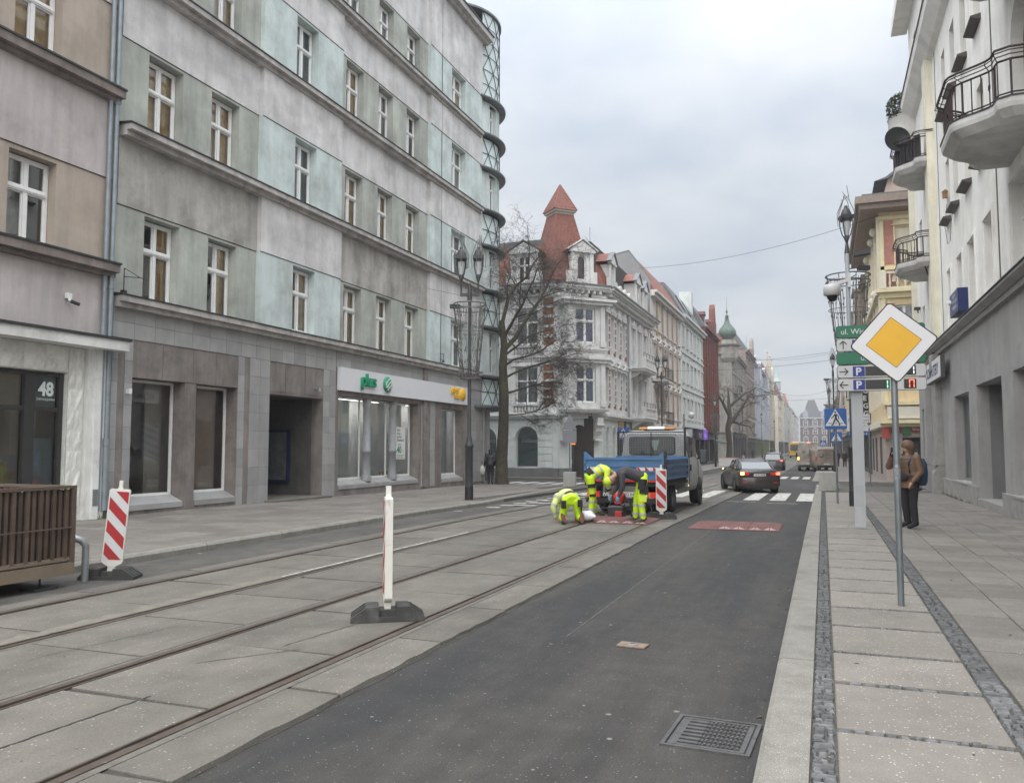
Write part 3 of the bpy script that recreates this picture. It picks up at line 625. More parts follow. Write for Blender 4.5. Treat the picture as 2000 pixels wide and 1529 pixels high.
# ---- rounded glazed corner
cxs, cys, cr = 22.8, 2.3, 2.6
def cyl_pt(a, r, z): return (cxs + r * sin(a), cys - r * cos(a), z)
A0, A1 = radians(-30), radians(120)
def cyl_wall(mb, a0, a1, z0, z1, r=cr, n=None):
    n = n or max(1, int((a1 - a0) / radians(7))); 
    for i in range(n):
        p, q = a0 + (a1 - a0) * i / n, a0 + (a1 - a0) * (i + 1) / n; mb.add([cyl_pt(p, r, z0), cyl_pt(q, r, z0), cyl_pt(q, r, z1), cyl_pt(p, r, z1)], [(0, 1, 2, 3)], True)
lat = mat('lattice_panel', (.66, .76, .77), .5, .08, 2, streak=.12, spec=.4); bars = MB(); pan = MB(); rw_ = MB(); discs = MB(); discw = MB()
for z0, z1 in ((3.72, 4.98), (7.5, 9.1), (11.45, 13.0), (15.25, 16.75), (18.75, 23.1)):
    nn = 2 if z1 - z0 < 3 else 6; dz = (z1 - z0) / nn; na = 8; da = radians(145) / na
    cyl_wall(pan, A0 + radians(5), A1, z0, z1, cr - .02)
    for j in range(nn + 1):
        bars.tube([cyl_pt(A0 + radians(5) + radians(145) * k / 24, cr + .01, z0 + dz * j) for k in range(25)], .018 if 0 < j < nn else .026, 4)
    for k in range(na):
        a = A0 + radians(5) + da * k
        for (p, q) in ((0, 1), (1, 0)):
            bars.tube([cyl_pt(a + da * (p + (q - p) * t / 4), cr + .012, z0 + (z1 - z0 if nn == 2 else dz * 2) * t / 4) for t in range(5)], .019, 4)
            if nn == 6:
                for m_ in (1, 2): bars.tube([cyl_pt(a + da * (p + (q - p) * t / 4), cr + .012, z0 + dz * 2 * m_ + dz * 2 * t / 4) for t in range(5)], .019, 4)
for z0, z1 in ((5.15, 7.35), (9.3, 11.3), (13.2, 15.1), (16.95, 18.6)):
    wa0, wa1 = radians(-14), radians(2)
    cyl_wall(rw_, A0, wa0, z0, z1); cyl_wall(rw_, wa1, A1, z0, z1); cyl_wall(rw_, wa0, wa1, z0, z0 + .12); cyl_wall(rw_, wa0, wa1, z1 - .1, z1)
    for a in (wa0, wa1): rw_.quad(cyl_pt(a, cr, z0), cyl_pt(a, cr - .3, z0), cyl_pt(a, cr - .3, z1), cyl_pt(a, cr, z1))
    am = (wa0 + wa1) / 2; p = cyl_pt(am, cr - .22, 0); window(FM, p[0], p[1], z0 + .12, 2 * (cr - .22) * sin((wa1 - wa0) / 2) + .02, z1 - z0 - .22, 'mts', rz=am, curtain=curt_grey if z0 > 8 else curt_tan)
    for zd, lip in ((z1 + .04, .33), (z0 - .13, .33)):
        discs.lathe([(cr - .5, zd), (cr + lip - .03, zd), (cr + lip, zd + .03), (cr + lip, zd + .1), (cr + lip - .05, zd + .13), (cr - .5, zd + .13)], 48, (cxs, cys, 0), smooth=False)
discs.lathe([(cr - .5, 3.55), (cr + .42, 3.55), (cr + .45, 3.6), (cr + .45, 3.68), (cr + .4, 3.72), (cr - .5, 3.72)], 48, (cxs, cys, 0), smooth=False)
discs.lathe([(.1, 23.1), (cr + .1, 23.1), (cr + .1, 23.2), (.1, 23.3)], 40, (cxs, cys, 0), smooth=False)
FM.put('corner_wall', rw_, st_mint); FM.put('lattice_panels', pan, lat); FM.put('lattice_bars', bars, dark_metal); FM.put('corner_ledges', discs, zinc)
FM.put('corner_core', MB().lathe([(.01, 3.6), (cr - .6, 3.6), (cr - .6, 23), (.01, 23)], 20, (cxs, cys, 0)), inter)
mb = MB(); mb.box(21.9, 22.05, -.1, .4, .1, 3.56); mb.box(22.35, 22.75, -.04, .5, .1, 3.56); FM.put('corner_pier', mb, tile_g)
FM.put('side_wall', MB().box(22.4, 22.6, .6, 12, 0, 21.4), st_mint)
# shop sign
sg = FM.put('shop_sign', MB().box(9.32, 20.05, -.16, -.02, 3.62, 4.40), mat('sign_white', (.72, .72, .75), .4, .03, 1))
grn = mat('sign_green', (.01, .27, .14), .4, .05); yel = mat('sign_yellow', (.85, .50, .015), .4, .05); sidegrey = mat('letter_return', (.30, .30, .30), .5, 0)
text('plus', .62, grn, sg, (10.55, -.21, 3.86), ext=.045, bold=.012)
mb = MB(); mb.lathe([(.001, -.09), (.15, -.075), (.25, -.04), (.29, 0), (.29, .05)], 22, (12.42, -.21, 4.02), axis='y'); ob = obj('emblem', mb, grn, sg)
mb = MB()
for k, (ang, offs) in enumerate([(35, -.12), (35, 0), (35, .12), (125, .14), (-20, -.17), (80, -.16)]):
    pts = []
    for t in range(9):
        u = (t / 8 - .5) * 1.9 * sqrt(max(.0, .27 ** 2 - offs ** 2)); v = offs + .06 * (1 - (t / 4 - 1) ** 2)
        x, z = u * cos(radians(ang)) - v * sin(radians(ang)), u * sin(radians(ang)) + v * cos(radians(ang))
        rr2 = min(.285, hypot(x, z)); pts.append((12.42 + x, -.21 - .092 * sqrt(max(0, 1 - (rr2 / .3) ** 2)) - .004, 4.02 + z))
    mb.tube(pts, .013, 4)
obj('emblem_stripe', mb, white_fr, ob)
text('polsat', .36, yel, sg, (17.98, -.20, 4.10), ext=.035, sx=.85, bold=.008); text('box', .36, yel, sg, (18.33, -.20, 3.86), ext=.035, sx=.85, bold=.008)
ob = obj('emblem', MB().lathe([(.001, -.07), (.14, -.06), (.25, -.03), (.28, 0), (.28, .04)], 22, (19.2, -.2, 4.06), axis='y'), yel, sg)
mb = MB(); [mb.tube([(19.0 + .07 * k + .03 * j, -.275 + .01 * abs(t - 3), 3.98 - .07 * k + .06 * abs(t - 3) ** 1.0 * .0 + .02 * (t - 3) ** 2 * .3) for t in range(0)], .01) if False else mb.tube([(19.2 - .2 + .4 * t / 6, -.27 + .012 * (t - 3) ** 2 * .6, 4.03 - .08 * k + .012 * (t - 3) ** 2) for t in range(7)], .013, 4) for k in range(3) for j in (0,)]
obj('emblem_stripe', mb, mat('emblem_brown', (.35, .17, .01), .5, 0), ob)
# poster in the shop window
ps = FM.put('window_poster', MB().box(14.05, 14.78, .33, .35, 1.25, 2.5), mat('poster_white', (.72, .73, .71), .6, 0)); blk = mat('print_black', (.025, .025, .025), .6, 0)
for i, s_ in enumerate(('Weź', 'dobry', 'jest Plus', 'Światłowód')): text(s_, .13, blk, ps, (14.12, .327, 2.34 - .13 * i), ext=.001, sx=.85)
text('już od', .09, blk, ps, (14.22, .327, 1.80), ext=.001); text('40', .36, grn, ps, (14.12, .327, 1.50), ext=.001, bold=.01); text('zł', .12, grn, ps, (14.56, .327, 1.52), ext=.001)
obj('print_lines', MB().box(14.12, 14.7, .325, .33, 1.40, 1.41).box(14.12, 14.66, .325, .33, 1.35, 1.36).box(14.12, 14.7, .325, .33, 1.30, 1.31), blk, ps)
# downpipe and wall fittings
tag(obj('downpipe', MB().tube([(0, 0, .3), (0, 0, 1.8)], .07, 10).tube([(0, 0, 1.8), (0, 0, 22)], .055, 10).tube([(.0, 0, 1.75), (0, 0, 1.9)], .085, 10).tube([(0, 0, 5.3), (0, 0, 5.36)], .07, 10).tube([(0, 0, 9.6), (0, 0, 9.66)], .07, 10), pipe_blue, loc=(-15.08, 14.02, 0)), 'blue grey zinc downpipe nearer the tiled shop front', 'downpipe', 'downpipes between the brown and the green building')
tag(obj('downpipe', MB().tube([(0, 0, .3), (0, 0, 22)], .05, 10).tube([(0, 0, 4.2), (0, 0, 4.26)], .065, 10), pipe_blue, loc=(-15.1, 13.86, 0)), 'slimmer blue grey downpipe beside the white shop pilaster', 'downpipe', 'downpipes between the brown and the green building')
mb = MB(); mb.tube([(0, 0, 0), (0, 0, .55)], .012, 5); mb.tube([(0, 0, .35), (.5, 0, .28)], .01, 5); mb.tube([(0, 0, .55), (.5, 0, .28)], .008, 5); mb.tube([(.5, -.08, .28), (.5, .08, .28)], .012, 5); mb.box(-.05, .05, -.05, .05, -.05, .03)
tag(obj('wire_bracket', mb, dark_metal, loc=(-15.05, 14.35, 5.3)), 'rusty wire bracket standing on the first cornice by the downpipe', 'bracket')
mb = MB(); mb.tube([(0, 0, 0), (.0, .35, 0)], .012, 5); mb.tube([(0, 0, .25), (0, .35, .25)], .012, 5); mb.tube([(0, .35, -.05), (0, .35, .3)], .012, 5); mb.box(-.04, .04, .3, .36, -.1, -.02)
tag(obj('flag_bracket', mb, dark_metal, loc=(-15.0, 31.0, 5.4)), 'small dark flag bracket on the mint wall left of the wire basket', 'bracket')
# ================================================================ BROWN BUILDING no. 48
st_tan = mat('tan_render', (.42, .355, .30), .93, .10, 1.5, streak=.16, bump=.45, bscale=60, dirt=(.33, .275, .235), dscale=.6); st_mau = mat('mauve_render', (.52, .475, .465), .93, .14, .9, streak=.2, grain=.07, bump=.45, bscale=55, dirt=(.38, .33, .315), dscale=.6)
whit = mat('white_render', (.74, .74, .72), .85, .08, 3, streak=.12, dirt=(.45, .44, .42), dscale=1.2); stonew = mat('rough_white_stone', (.70, .70, .66), .95, .12, 8, bump=1.0, bscale=14, objvar=.1)
br = thing('tenement_house', 'brown and mauve rendered house with a dark framed shop numbered 48', 'building', (-15.2, 2.5, 0), pi / 2); FB = Face(br)
cols_ = [(9.0, 10.1), (5.6, 6.7), (2.4, 3.5)]
for fi, (zb, w0, w1, zl, zt) in enumerate([(5.9, 5.95, 7.75, 7.86, 9.7), (9.95, 10.0, 11.85, 11.95, 13.7), (13.95, 14.0, 15.85, 15.95, 18)]):
    FB.put('wall_band', MB().wall(0, 11.55, zb, zl - .02, [(a, b, w0, w1) for a, b in cols_], .28), st_tan); FB.put('parapet_band', MB().wall(0, 11.55, zl, zt + .25, [], 0, -.03).quad((0, -.03, zl), (11.55, -.03, zl), (11.55, .1, zl), (0, .1, zl)), st_mau)
    for i, (a, b) in enumerate(cols_): window(FB, (a + b) / 2, .22, w0, b - a - .03, w1 - w0 - .03, 'mts', curtain=(curt_grey if fi == 0 else curt_tan), cfrac=(0, .45) if fi == 0 else (0, 1))
for z in (5.85, 9.92, 13.9):
    FB.put('cornice', MB().box(0, 11.6, -.30, 0, z - .18, z).box(0, 11.6, -.16, 0, z - .28, z - .182), mat('brown_cornice', (.22, .185, .17), .9, .2, 3, streak=.3)); FB.put('flashing', MB().box(-.02, 11.62, -.33, 0, z + .002, z + .045), dark_metal)
FB.put('parapet_band', MB().wall(0, 11.55, 4.15, 5.6, [], 0, -.012), st_mau); FB.put('canopy', MB().box(0, 11.75, -.48, 0, 3.88, 4.1), whit); FB.put('flashing', MB().box(-.02, 11.8, -.52, 0, 4.102, 4.16), dark_metal)
FB.put('core', MB().box(0, 11.5, 1.0, 12, 3.9, 18), inter); FB.put('core', MB().box(0, 11.5, 2.6, 12, 0, 3.8), inter); FB.put('side_wall', MB().box(-.2, -.002, 0, 12, 0, 18), st_tan); FB.put('roof', MB().box(-.3, 11.6, -.4, 12, 18.0, 18.3), zinc)
FB.put('ground_wall', MB().wall(0, 11.5, 0, 3.88, [(3.0, 10.55, .15, 3.3)], .2, .0), stonew)
stn = {}
for (x0, x1, z0, z1, tw, th) in ((10.57, 10.95, .3, 3.85, .2, .42), (3.0, 10.55, 3.32, 3.86, .26, .30)):                     # rough stone facing, block by block
    nx, nzz = max(1, round((x1 - x0) / tw)), round((z1 - z0) / th)
    for i in range(nx):
        for j in range(nzz):
            a, b = (x1 - x0) / nx, (z1 - z0) / nzz; v = R0.randrange(4); k = (round(a, 3), round(b, 3), v)
            if k not in stn:
                mb = MB(); q = [[(a * p / 3, -.02 - (.035 * R0.random() if 0 < p < 3 and 0 < r < 3 else .0), b * r / 3) for p in range(4)] for r in range(4)]; vs = [p for r in q for p in r]; mb.add(vs, [(r * 4 + p, r * 4 + p + 1, r * 4 + p + 5, r * 4 + p + 4) for r in range(3) for p in range(3)]); me = mb.mesh('stone'); me.materials.append(stonew); stn[k] = me
            FB.put('stone', stn[k], None, x0 + a * i, 0, z0 + b * j)
FB.put('pilaster', MB().box(11.0, 11.16, -.10, .05, .08, 3.88).box(11.16, 11.32, -.16, .05, .08, 3.88).box(11.32, 11.52, -.10, .05, .08, 3.88), whit); FB.put('vent_plate', MB().box(11.17, 11.31, -.168, -.16, .42, .78), galv)
f = MB(); f.box(3.0, 10.5, .1, .2, 3.2, 3.28); f.box(10.44, 10.54, .08, .2, .3, 3.28); f.box(9.62, 9.86, .06, .2, .3, 3.2); f.box(9.86, 10.44, .1, .2, 2.46, 2.56); f.box(3, 9.62, .1, .2, 2.46, 2.56); f.box(3, 10.5, .1, .2, .25, .4); f.box(7.3, 7.45, .08, .2, .3, 3.2)
o = FB.put('shop_front', f, dark_fr)
for (a, b, c, d) in ((9.86, 10.44, .4, 2.46), (9.86, 10.44, 2.56, 3.2), (7.45, 9.62, .4, 2.46), (7.45, 9.62, 2.56, 3.2), (3, 7.3, .4, 2.46), (3, 7.3, 2.56, 3.2)): obj('pane', MB().quad((a, .15, c), (b, .15, c), (b, .15, d), (a, .15, d)), glass_shop, o)
numpl = obj('number_plate', MB().box(9.9, 10.42, .19, .2, 2.58, 3.18), mat('frosted_grey', (.17, .19, .19), .6, .1), o); num = mat('number_white', (.72, .80, .78), .6, 0)
text('48', .40, num, o, (10.17, .145, 2.80), ext=.002, align='CENTER', bold=.014, sx=.9); text('ZWYCIĘSTWA', .068, num, o, (10.17, .145, 2.69), ext=.002, align='CENTER')
FB.put('shop_room', MB().quad((3, 2.5, 0), (10.5, 2.5, 0), (10.5, 2.5, 3.4), (3, 2.5, 3.4)).quad((10.52, .2, 0), (10.52, 2.5, 0), (10.52, 2.5, 3.4), (10.52, .2, 3.4)), shop_in)
FB.put('wall_picture', MB().box(7.6, 9.5, .9, .95, .5, 2.3), mat('food_print', (.22, .14, .08), .6, .5, 2.2, dirt=(.05, .10, .03), dscale=1.6)); FB.put('lower_film', MB().box(9.88, 10.42, .21, .22, .4, 1.9), mat('window_film', (.36, .40, .41), .5, .1, 2))
FB.put('lamp_or_added_fill', MB().box(7.9, 8.6, 1.2, 1.3, 2.0, 2.03).box(8.8, 9.3, 1.5, 1.6, 2.02, 2.05), mat('lamp_warm', (.9, .8, .6), .5, 0, emit=(1, .8, .5), estr=4))
mb = MB(); mb.box(-.07, .07, -.06, 0, 0, .12); mb.tube([(0, -.05, -.02), (.0, -.1, -.06)], .03, 8); mb.m = 1; mb.tube([(0, -.1, -.06), (.17, -.16, -.11)], .04, 8)
tag(obj('wall_camera', mb, [white_fr, dark_metal], loc=(-15.16, 12.95, 4.9), rz=pi / 2), 'small security camera on the mauve wall above the shop numbered 48', 'camera')
# ================================================================ WHITE CORNER BUILDING WITH RED TURRET
cw = mat('warm_white_stucco', (.62, .62, .61), .9, .08, 2.5, streak=.14, bump=.3, dirt=(.52, .515, .50), dscale=1.3); cg = mat('pale_grey_stucco', (.56, .595, .58), .9, .07, 2.5, streak=.12, dirt=(.45, .48, .46), dscale=1.0)
brick_o = mat('orange_brick', (.25, .11, .062), .9, .2, 9, bump=.4, bscale=50); plinth = mat('grey_plinth', (.145, .145, .145), .9, .15, 2, streak=.1); tile_r = mat('red_roof_tile', (.215, .085, .062), .75, .25, 6, streak=.15, bump=.4, bscale=30, objvar=.1); tile_o = mat('orange_roof_tile', (.27, .098, .06), .75, .25, 5, bump=.4, bscale=25)
slate = mat('grey_slate', (.13, .135, .14), .7, .2, 4, streak=.2); cu_green = mat('copper_green', (.085, .125, .10), .6, .25, 3, streak=.35)
gY = gz(48)
cb_ = thing('corner_building', 'white stucco corner building with a red tiled turret and orange brick quoins', 'building', (-15.2, 48, gY))
FA = Face(cb_, (0, 0, 0), 0); FC = Face(cb_, (0, 0, 0), pi / 4); FBs = Face(cb_, (2.3, 2.3, 0), pi / 2)     # A: x from -7..0 ; chamfer 0..3.25 ; B: s = Y-50.3
LC = 2.3 * sqrt(2); LB = 15.3
def courses(mb, x0, x1, z0, z1, holes, h=.42, y=-.035):
    z = z0
    while z < z1 - .05:
        zt = min(z + h, z1); segs = [(x0, x1)]
        for (a, b, c, d, *_) in holes:
            if c < zt and d > z:
                ns = []
                for p, q in segs:
                    if b <= p or a >= q: ns.append((p, q))
                    else:
                        if a - .1 > p: ns.append((p, a - .1))
                        if b + .1 < q: ns.append((b + .1, q))
                segs = ns
        for p, q in segs: mb.box(p, q, y, .0, z + .026, zt - .026)
        z = zt
    return mb
def ring(mb, x, z, r, w, y, d, rise=None, n=12):       # archivolt
    rise = rise or r
    for k in range(n):
        a, b = pi * k / n, pi * (k + 1) / n; P = lambda t, q, yy: (x + (r + q) * cos(t), yy, z + (rise + q) * sin(t))
        mb.add([P(a, 0, y), P(b, 0, y), P(b, w, y), P(a, w, y), P(a, w, y + d), P(b, w, y + d), P(a, 0, y + d), P(b, 0, y + d)], [(0, 1, 2, 3), (3, 2, 5, 4), (0, 6, 7, 1)])
    return mb
hA = [(-5.65, -4.05, .72, 3.25, True), (-2.75, -1.3, .72, 3.25, True)]
hC = [(.95, 2.1, .1, 3.35, True)]
hB = [(.55, 1.25, .72, 3.3, True), (2.3, 3.0, .72, 3.3, True), (3.6, 6.6, .15, 3.0)]
FA.put('ground_wall', MB().wall(-8, .0, .05, 4.0, hA, .3), cg); FC.put('ground_wall', MB().wall(0, LC, .05, 4.0, hC, .5), cg); FBs.put('ground_wall', MB().wall(0, LB, .05, 4.0, hB + [(7.4, 14.8, .15, 3.1)], .3), cg)
mb = courses(MB(), -8, -.35, .7, 3.75, [(a, b, c, d - .3) for a, b, c, d, _ in hA]); [ring(mb, (a + b) / 2, d - (b - a) / 2, (b - a) / 2 + .02, .14, -.06, .06) for a, b, c, d, _ in hA]; FA.put('rusticated_courses', mb, cg)
mb = courses(MB(), 0, 7, .7, 3.75, [(a, b, c, d - (.2 if i < 2 else 0)) for i, (a, b, c, d, *_) in enumerate(hB)]); [ring(mb, (h[0] + h[1]) / 2, h[3] - .35, .37, .12, -.06, .06) for h in hB[:2]]; FBs.put('rusticated_courses', mb, cg)
for F_, a, b in ((FA, -8, 0.02), (FC, 0, .9), (FC, 2.15, LC), (FBs, 0, 3.5)): F_.put('plinth', MB().box(a, b, -.07, .01, 0, .68), plinth)
gdark = mat('shop_window_print', (.10, .085, .05), .3, .5, 1.8, dirt=(.015, .09, .045), dscale=1.2); lab_w = mat('print_white', (.6, .62, .6), .6, 0); band_g = mat('print_green', (.01, .13, .07), .5, .1); band_gr = mat('print_grey', (.16, .17, .17), .5, .1)
for (a, b, c, d, _) in hA:
    arch_window(FA, (a + b) / 2, .24, c, b - a, d - c, fm=mat('aluminium_frame', (.36, .37, .37), .5, .05)); FA.put('window_print', MB().box(a, b, .33, .36, c, d), gdark)
    mb = MB(); w_ = b - a
    for i in range(10): x0, x1 = a + w_ * i / 10, a + w_ * (i + 1) / 10; f = lambda x: .55 + .45 * sin((x - a) / w_ * 2.2 - 1.1); mb.quad((x0, .322, c + f(x0)), (x1, .322, c + f(x1)), (x1, .322, c + f(x1) + .38), (x0, .322, c + f(x0) + .38))
    FA.put('green_swoosh', mb, band_g); text('Delikatesy', .34, lab_w, cb_, (a + .28, .315, d - .98), ext=.001, bold=.008, sx=.8)
    mb = MB()
    for i in range(10): x0, x1 = a + w_ * i / 10, a + w_ * (i + 1) / 10; mb.quad((x0, .326, c), (x1, .326, c), (x1, .326, c + f(x1)), (x0, .326, c + f(x0)))
    FA.put('grey_print', mb, band_gr)
arch_window(FBs, .9, .2, .72, .7, 2.58); arch_window(FBs, 2.65, .2, .72, .7, 2.58)
FBs.put('unlit_room_block', MB().box(.1, 3.4, .5, 3, .1, 3.6), inter)  # solid block, its dark colour standing for the unlit room
dm = mat('door_brown', (.035, .022, .02), .35, .3, 3); d_ = FC.put('door', MB().wall(.95, 2.1, .12, 3.33, [(1.05, 1.5, .7, 2.0), (1.55, 2.0, .7, 2.0), (1.1, 1.95, 2.35, 3.1)], .04, .42), dm)
for a, b, c, d in ((1.05, 1.5, .7, 2.0), (1.55, 2.0, .7, 2.0), (1.1, 1.95, 2.35, 3.1)): obj('pane', MB().quad((a, .45, c), (b, .45, c), (b, .45, d), (a, .45, d)), glass_far, d_)
obj('orange_strip', MB().box(1.0, 2.0, .39, .41, 2.12, 2.22), mat('orange_strip', (.6, .16, .04), .5, .1, emit=(1, .3, .05), estr=.4), d_); obj('notice', MB().box(1.0, 1.12, .4, .415, 1.25, 1.7).box(1.6, 1.8, .4, .415, 1.55, 1.8).box(1.05, 1.2, .4, .415, .95, 1.2), lab_w, d_)
mb = MB()
for x in (.42, 2.62):                                             # scrolled corbels under the bay
    mb.prism([(-.75, 3.78), (-.72, 3.45), (-.55, 3.25), (-.52, 2.95), (-.3, 2.75), (-.12, 2.45), (0, 2.4), (0, 3.78)], 'x', x - .2, x + .2)
    mb.lathe([(.13, -.24), (.13, .24)], 12, (x, -.6, 3.35), axis='x'); mb.lathe([(.10, -.23), (.10, .23)], 12, (x, -.3, 2.85), axis='x'); mb.box(x - .26, x + .26, -.5, 0, 2.36, 2.5)
FC.put('corbel', mb, cw)
# upper storeys
W1, W2 = (4.7, 6.95), (8.4, 10.6)
hAu = [(-2.75, -1.3, *W1), (-2.75, -1.3, *W2), (-5.65, -4.2, *W1), (-5.65, -4.2, *W2)]
FA.put('upper_wall', MB().wall(-8, 0, 4.0, 11.75, hAu, .25), cw)
for a, b, c, d in hAu: window(FA, (a + b) / 2, .2, c, b - a, d - c, 'mt', curtain=curt_grey)
FC.put('upper_wall', MB().wall(0, LC, 4.0, 11.75, [], .25), cw)
bay = MB(); bay.wall(.3, LC - .3, 4.05, 11.1, [(.95, 2.3, *W1), (.95, 2.3, *W2)], .22, -.72); bay.quad((.3, -.72, 4.05), (.3, 0, 4.05), (.3, 0, 11.1), (.3, -.72, 11.1)); bay.quad((LC - .3, -.72, 4.05), (LC - .3, 0, 4.05), (LC - .3, 0, 11.1), (LC - .3, -.72, 11.1)); bay.quad((.3, -.72, 4.05), (LC - .3, -.72, 4.05), (LC - .3, 0, 4.05), (.3, 0, 4.05))
FC.put('bay', bay, cw)
for c, d in (W1, W2): window(FC, 1.625, -.55, c, 1.35, d - c, 'mts', curtain=blind_blue)
FC.put('room', MB().box(.6, 2.7, -.1, 0.3, 4.2, 11), inter)
mb = MB()
for z0, z1 in ((4.5, 7.1), (8.2, 10.75)):
    for x in (.48, LC - .48):
        mb.box(x - .15, x + .15, -.84, -.72, z0, z1); mb.box(x - .2, x + .2, -.89, -.72, z1, z1 + .12); mb.box(x - .2, x + .2, -.89, -.72, z0 - .05, z0 + .3)
FC.put('pilasters', mb, cw); mb = MB()
for z, dd, h in ((4.35, .12, .2), (7.5, .22, .35), (8.05, .10, .18), (11.1, .35, .35)): mb.box(.25 - dd, LC - .25 + dd, -.74 - dd, 0, z - h, z - h * .45); mb.box(.2 - dd * 1.4, LC - .2 + dd * 1.4, -.74 - dd * 1.5, 0, z - h * .449, z)
FC.put('bay_cornice', mb, cw)
def baluster_row(mb, x0, x1, z, h, y, n):
    mb.box(x0, x1, y - .08, y + .08, z + h - .1, z + h); mb.box(x0, x1, y - .08, y + .08, z, z + .08)
    for i in range(n):
        x = x0 + (x1 - x0) * (i + .5) / n; mb.lathe([(.035, z + .08), (.06, z + .2), (.075, z + .3), (.035, z + .48), (.05, z + h - .1)], 8, (x, y, 0))
def quoins(F_, x0, x1, z0, z1, n, y=-.03):
    br_, wh_ = MB(), MB(); dz = (z1 - z0) / n
    br_.box(x0 + .04, x1 - .04, y, .02, z0, z1)
    for i in range(n):
        z = z0 + dz * i; wh_.box(x0, x1, y - .04, .02, z + dz * .74, z + dz)
    F_.put('brick_strip', br_, brick_o); F_.put('stone_quoins', wh_, cw)
for z0, z1 in ((4.6, 7.2), (8.3, 11.4)): quoins(FA, -.95, -.2, z0, z1, 5); None
mb = MB(); baluster_row(mb, -3.0, -1.1, 4.02, .62, -.1, 9); baluster_row(mb, -3.0, -1.1, 7.62, .66, -.1, 9); baluster_row(mb, -5.9, -3.9, 4.02, .62, -.1, 9); baluster_row(mb, -5.9, -3.9, 7.62, .66, -.1, 9); FA.put('balustrade', mb, cw)
mb = MB(); [(mb.box(a - .18, a - .02, -.08, .01, c, d), mb.box(b + .02, b + .18, -.08, .01, c, d), mb.box(a - .25, b + .25, -.14, .01, d + .06, d + .3)) for a, b, c, d in hAu]; FA.put('window_surround', mb, cw)
for F_, a, b in ((FA, -8, .02), (FC, -.1, LC + .1), (FBs, -.02, LB)):
    m1 = MB(); m1.box(a, b, -.34, .02, 3.9, 4.02); m1.box(a, b, -.2, .02, 3.74, 3.898); m1.box(a, b, -.12, .02, 7.3, 7.5); m1.box(a, b, -.22, .02, 7.502, 7.6); F_.put('string_course', m1, cw)
    m1 = MB(); m1.box(a, b + .0, -.25, .02, 11.35, 11.52); m1.box(a, b, -.62, .02, 11.75, 11.87); m1.box(a - .05, b + .05, -.78, .02, 11.872, 12.0); [m1.box(a + .3 + .42 * i, a + .45 + .42 * i, -.55, .0, 11.53, 11.74) for i in range(int((b - a - .3) / .42))]; F_.put('eaves_cornice', m1, cw); F_.put('gutter', MB().box(a - .1, b + .1, -.86, .05, 12.002, 12.09), zinc)
# face B: four windows, then the balcony bay
bx = [.62, 2.25, 3.88, 5.5]
hBu = [(x - .42, x + .42, c, d) for x in bx for c, d in ((4.6, 6.95), (8.1, 10.5))]; hB2 = [(x - .42, x + .42, c, d) for x in (8.6, 10.6, 12.8) for c, d in ((4.25, 6.9), (7.85, 10.4))]
FBs.put('upper_wall', MB().wall(0, LB, 4.0, 11.75, hBu + hB2, .22), cw)
for a, b, c, d in hBu + hB2: window(FBs, (a + b) / 2, .18, c, b - a, d - c, 'mt', curtain=curt_white)
for i, x in enumerate([-.2] + [(bx[k] + bx[k + 1]) / 2 for k in range(3)] + [6.32]):
    for z0, z1 in ((4.5, 7.1), (8.0, 10.9)): quoins(FBs, x - .28, x + .28, z0, z1, 6)
mb = MB()
for x in bx + [8.6, 10.6, 12.8]:
    for z in (6.95, 10.5): mb.box(x - .55, x - .43, -.09, 0, z - 2.3, z + .1); mb.box(x + .43, x + .55, -.09, 0, z - 2.3, z + .1); mb.box(x - .62, x + .62, -.2, 0, z + .1, z + .25)
    for k, z in enumerate((7.22, 10.78)): mb.prism([(x - .66, z), (x + .66, z), (x, z + .45)], 'y', -.26 if k == 0 else -.2, 0)
    mb.lathe([(.1, -.28), (.1, -.1)], 8, (x, 0, 7.4), axis='y'); mb.box(x - .4, x + .4, -.05, 0, 4.1, 4.4)
FBs.put('window_surround', mb, cw)
mb = MB(); mb.box(7.0, 7.35, -.18, 0, 4, 11.3); mb.box(14.0, 14.4, -.18, 0, 4, 11.3); mb.box(9.45, 9.75, -.12, 0, 4, 11.3); mb.box(11.5, 11.8, -.12, 0, 4, 11.3); FBs.put('pilasters', mb, cw)
for z in (4.05, 7.65):
    b_ = FBs.put('balcony', MB().box(7.5, 11.8, -1.15, 0, z - .22, z).box(7.4, 11.9, -1.22, 0, z - .06, z - .002).prism([(0, z - .8), (0, z - .22), (-.95, z - .22), (-.5, z - .5)], 'x', 7.8, 8.1).prism([(0, z - .8), (0, z - .22), (-.95, z - .22), (-.5, z - .5)], 'x', 11.2, 11.5), cw)
    mb = MB(); baluster_row(mb, 7.6, 11.7, z, .75, -1.08, 16); mb.box(7.5, 7.75, -1.18, -.95, z, z + .8); mb.box(11.55, 11.8, -1.18, -.95, z, z + .8); obj('balustrade', mb, cw, b_); mb = MB(); mb.tube([(7.55, -1.05, z + 1.1), (11.75, -1.05, z + 1.1)], .02, 5); [mb.tube([(x, -1.05, z + .75), (x, -1.05, z + 1.1)], .015, 4) for x in (7.55, 8.6, 9.7, 10.7, 11.75)]; obj('handrail', mb, dark_metal, b_)
FBs.put('downpipe', MB().tube([(6.75, -.12, 0), (6.75, -.12, 11.7)], .06, 8), pipe_blue)
FBs.put('shop_board', MB().box(3.7, 5.0, -.15, 0, 3.1, 3.72), mat('wood_board', (.33, .21, .11), .8, .2, 5)); sb_ = FBs.put('shop_board', MB().box(5.3, 7.3, -.2, -.02, 2.7, 3.75), mat('board_anthracite', (.07, .07, .075), .6, .1)); text('JABŁKO', .3, lab_w, sb_, (5.5, -.205, 3.35), ext=.001); text('SALON', .2, lab_w, sb_, (6.4, -.205, 3.1), ext=.001); text('OPTYK', .2, lab_w, sb_, (6.4, -.205, 2.85), ext=.001)
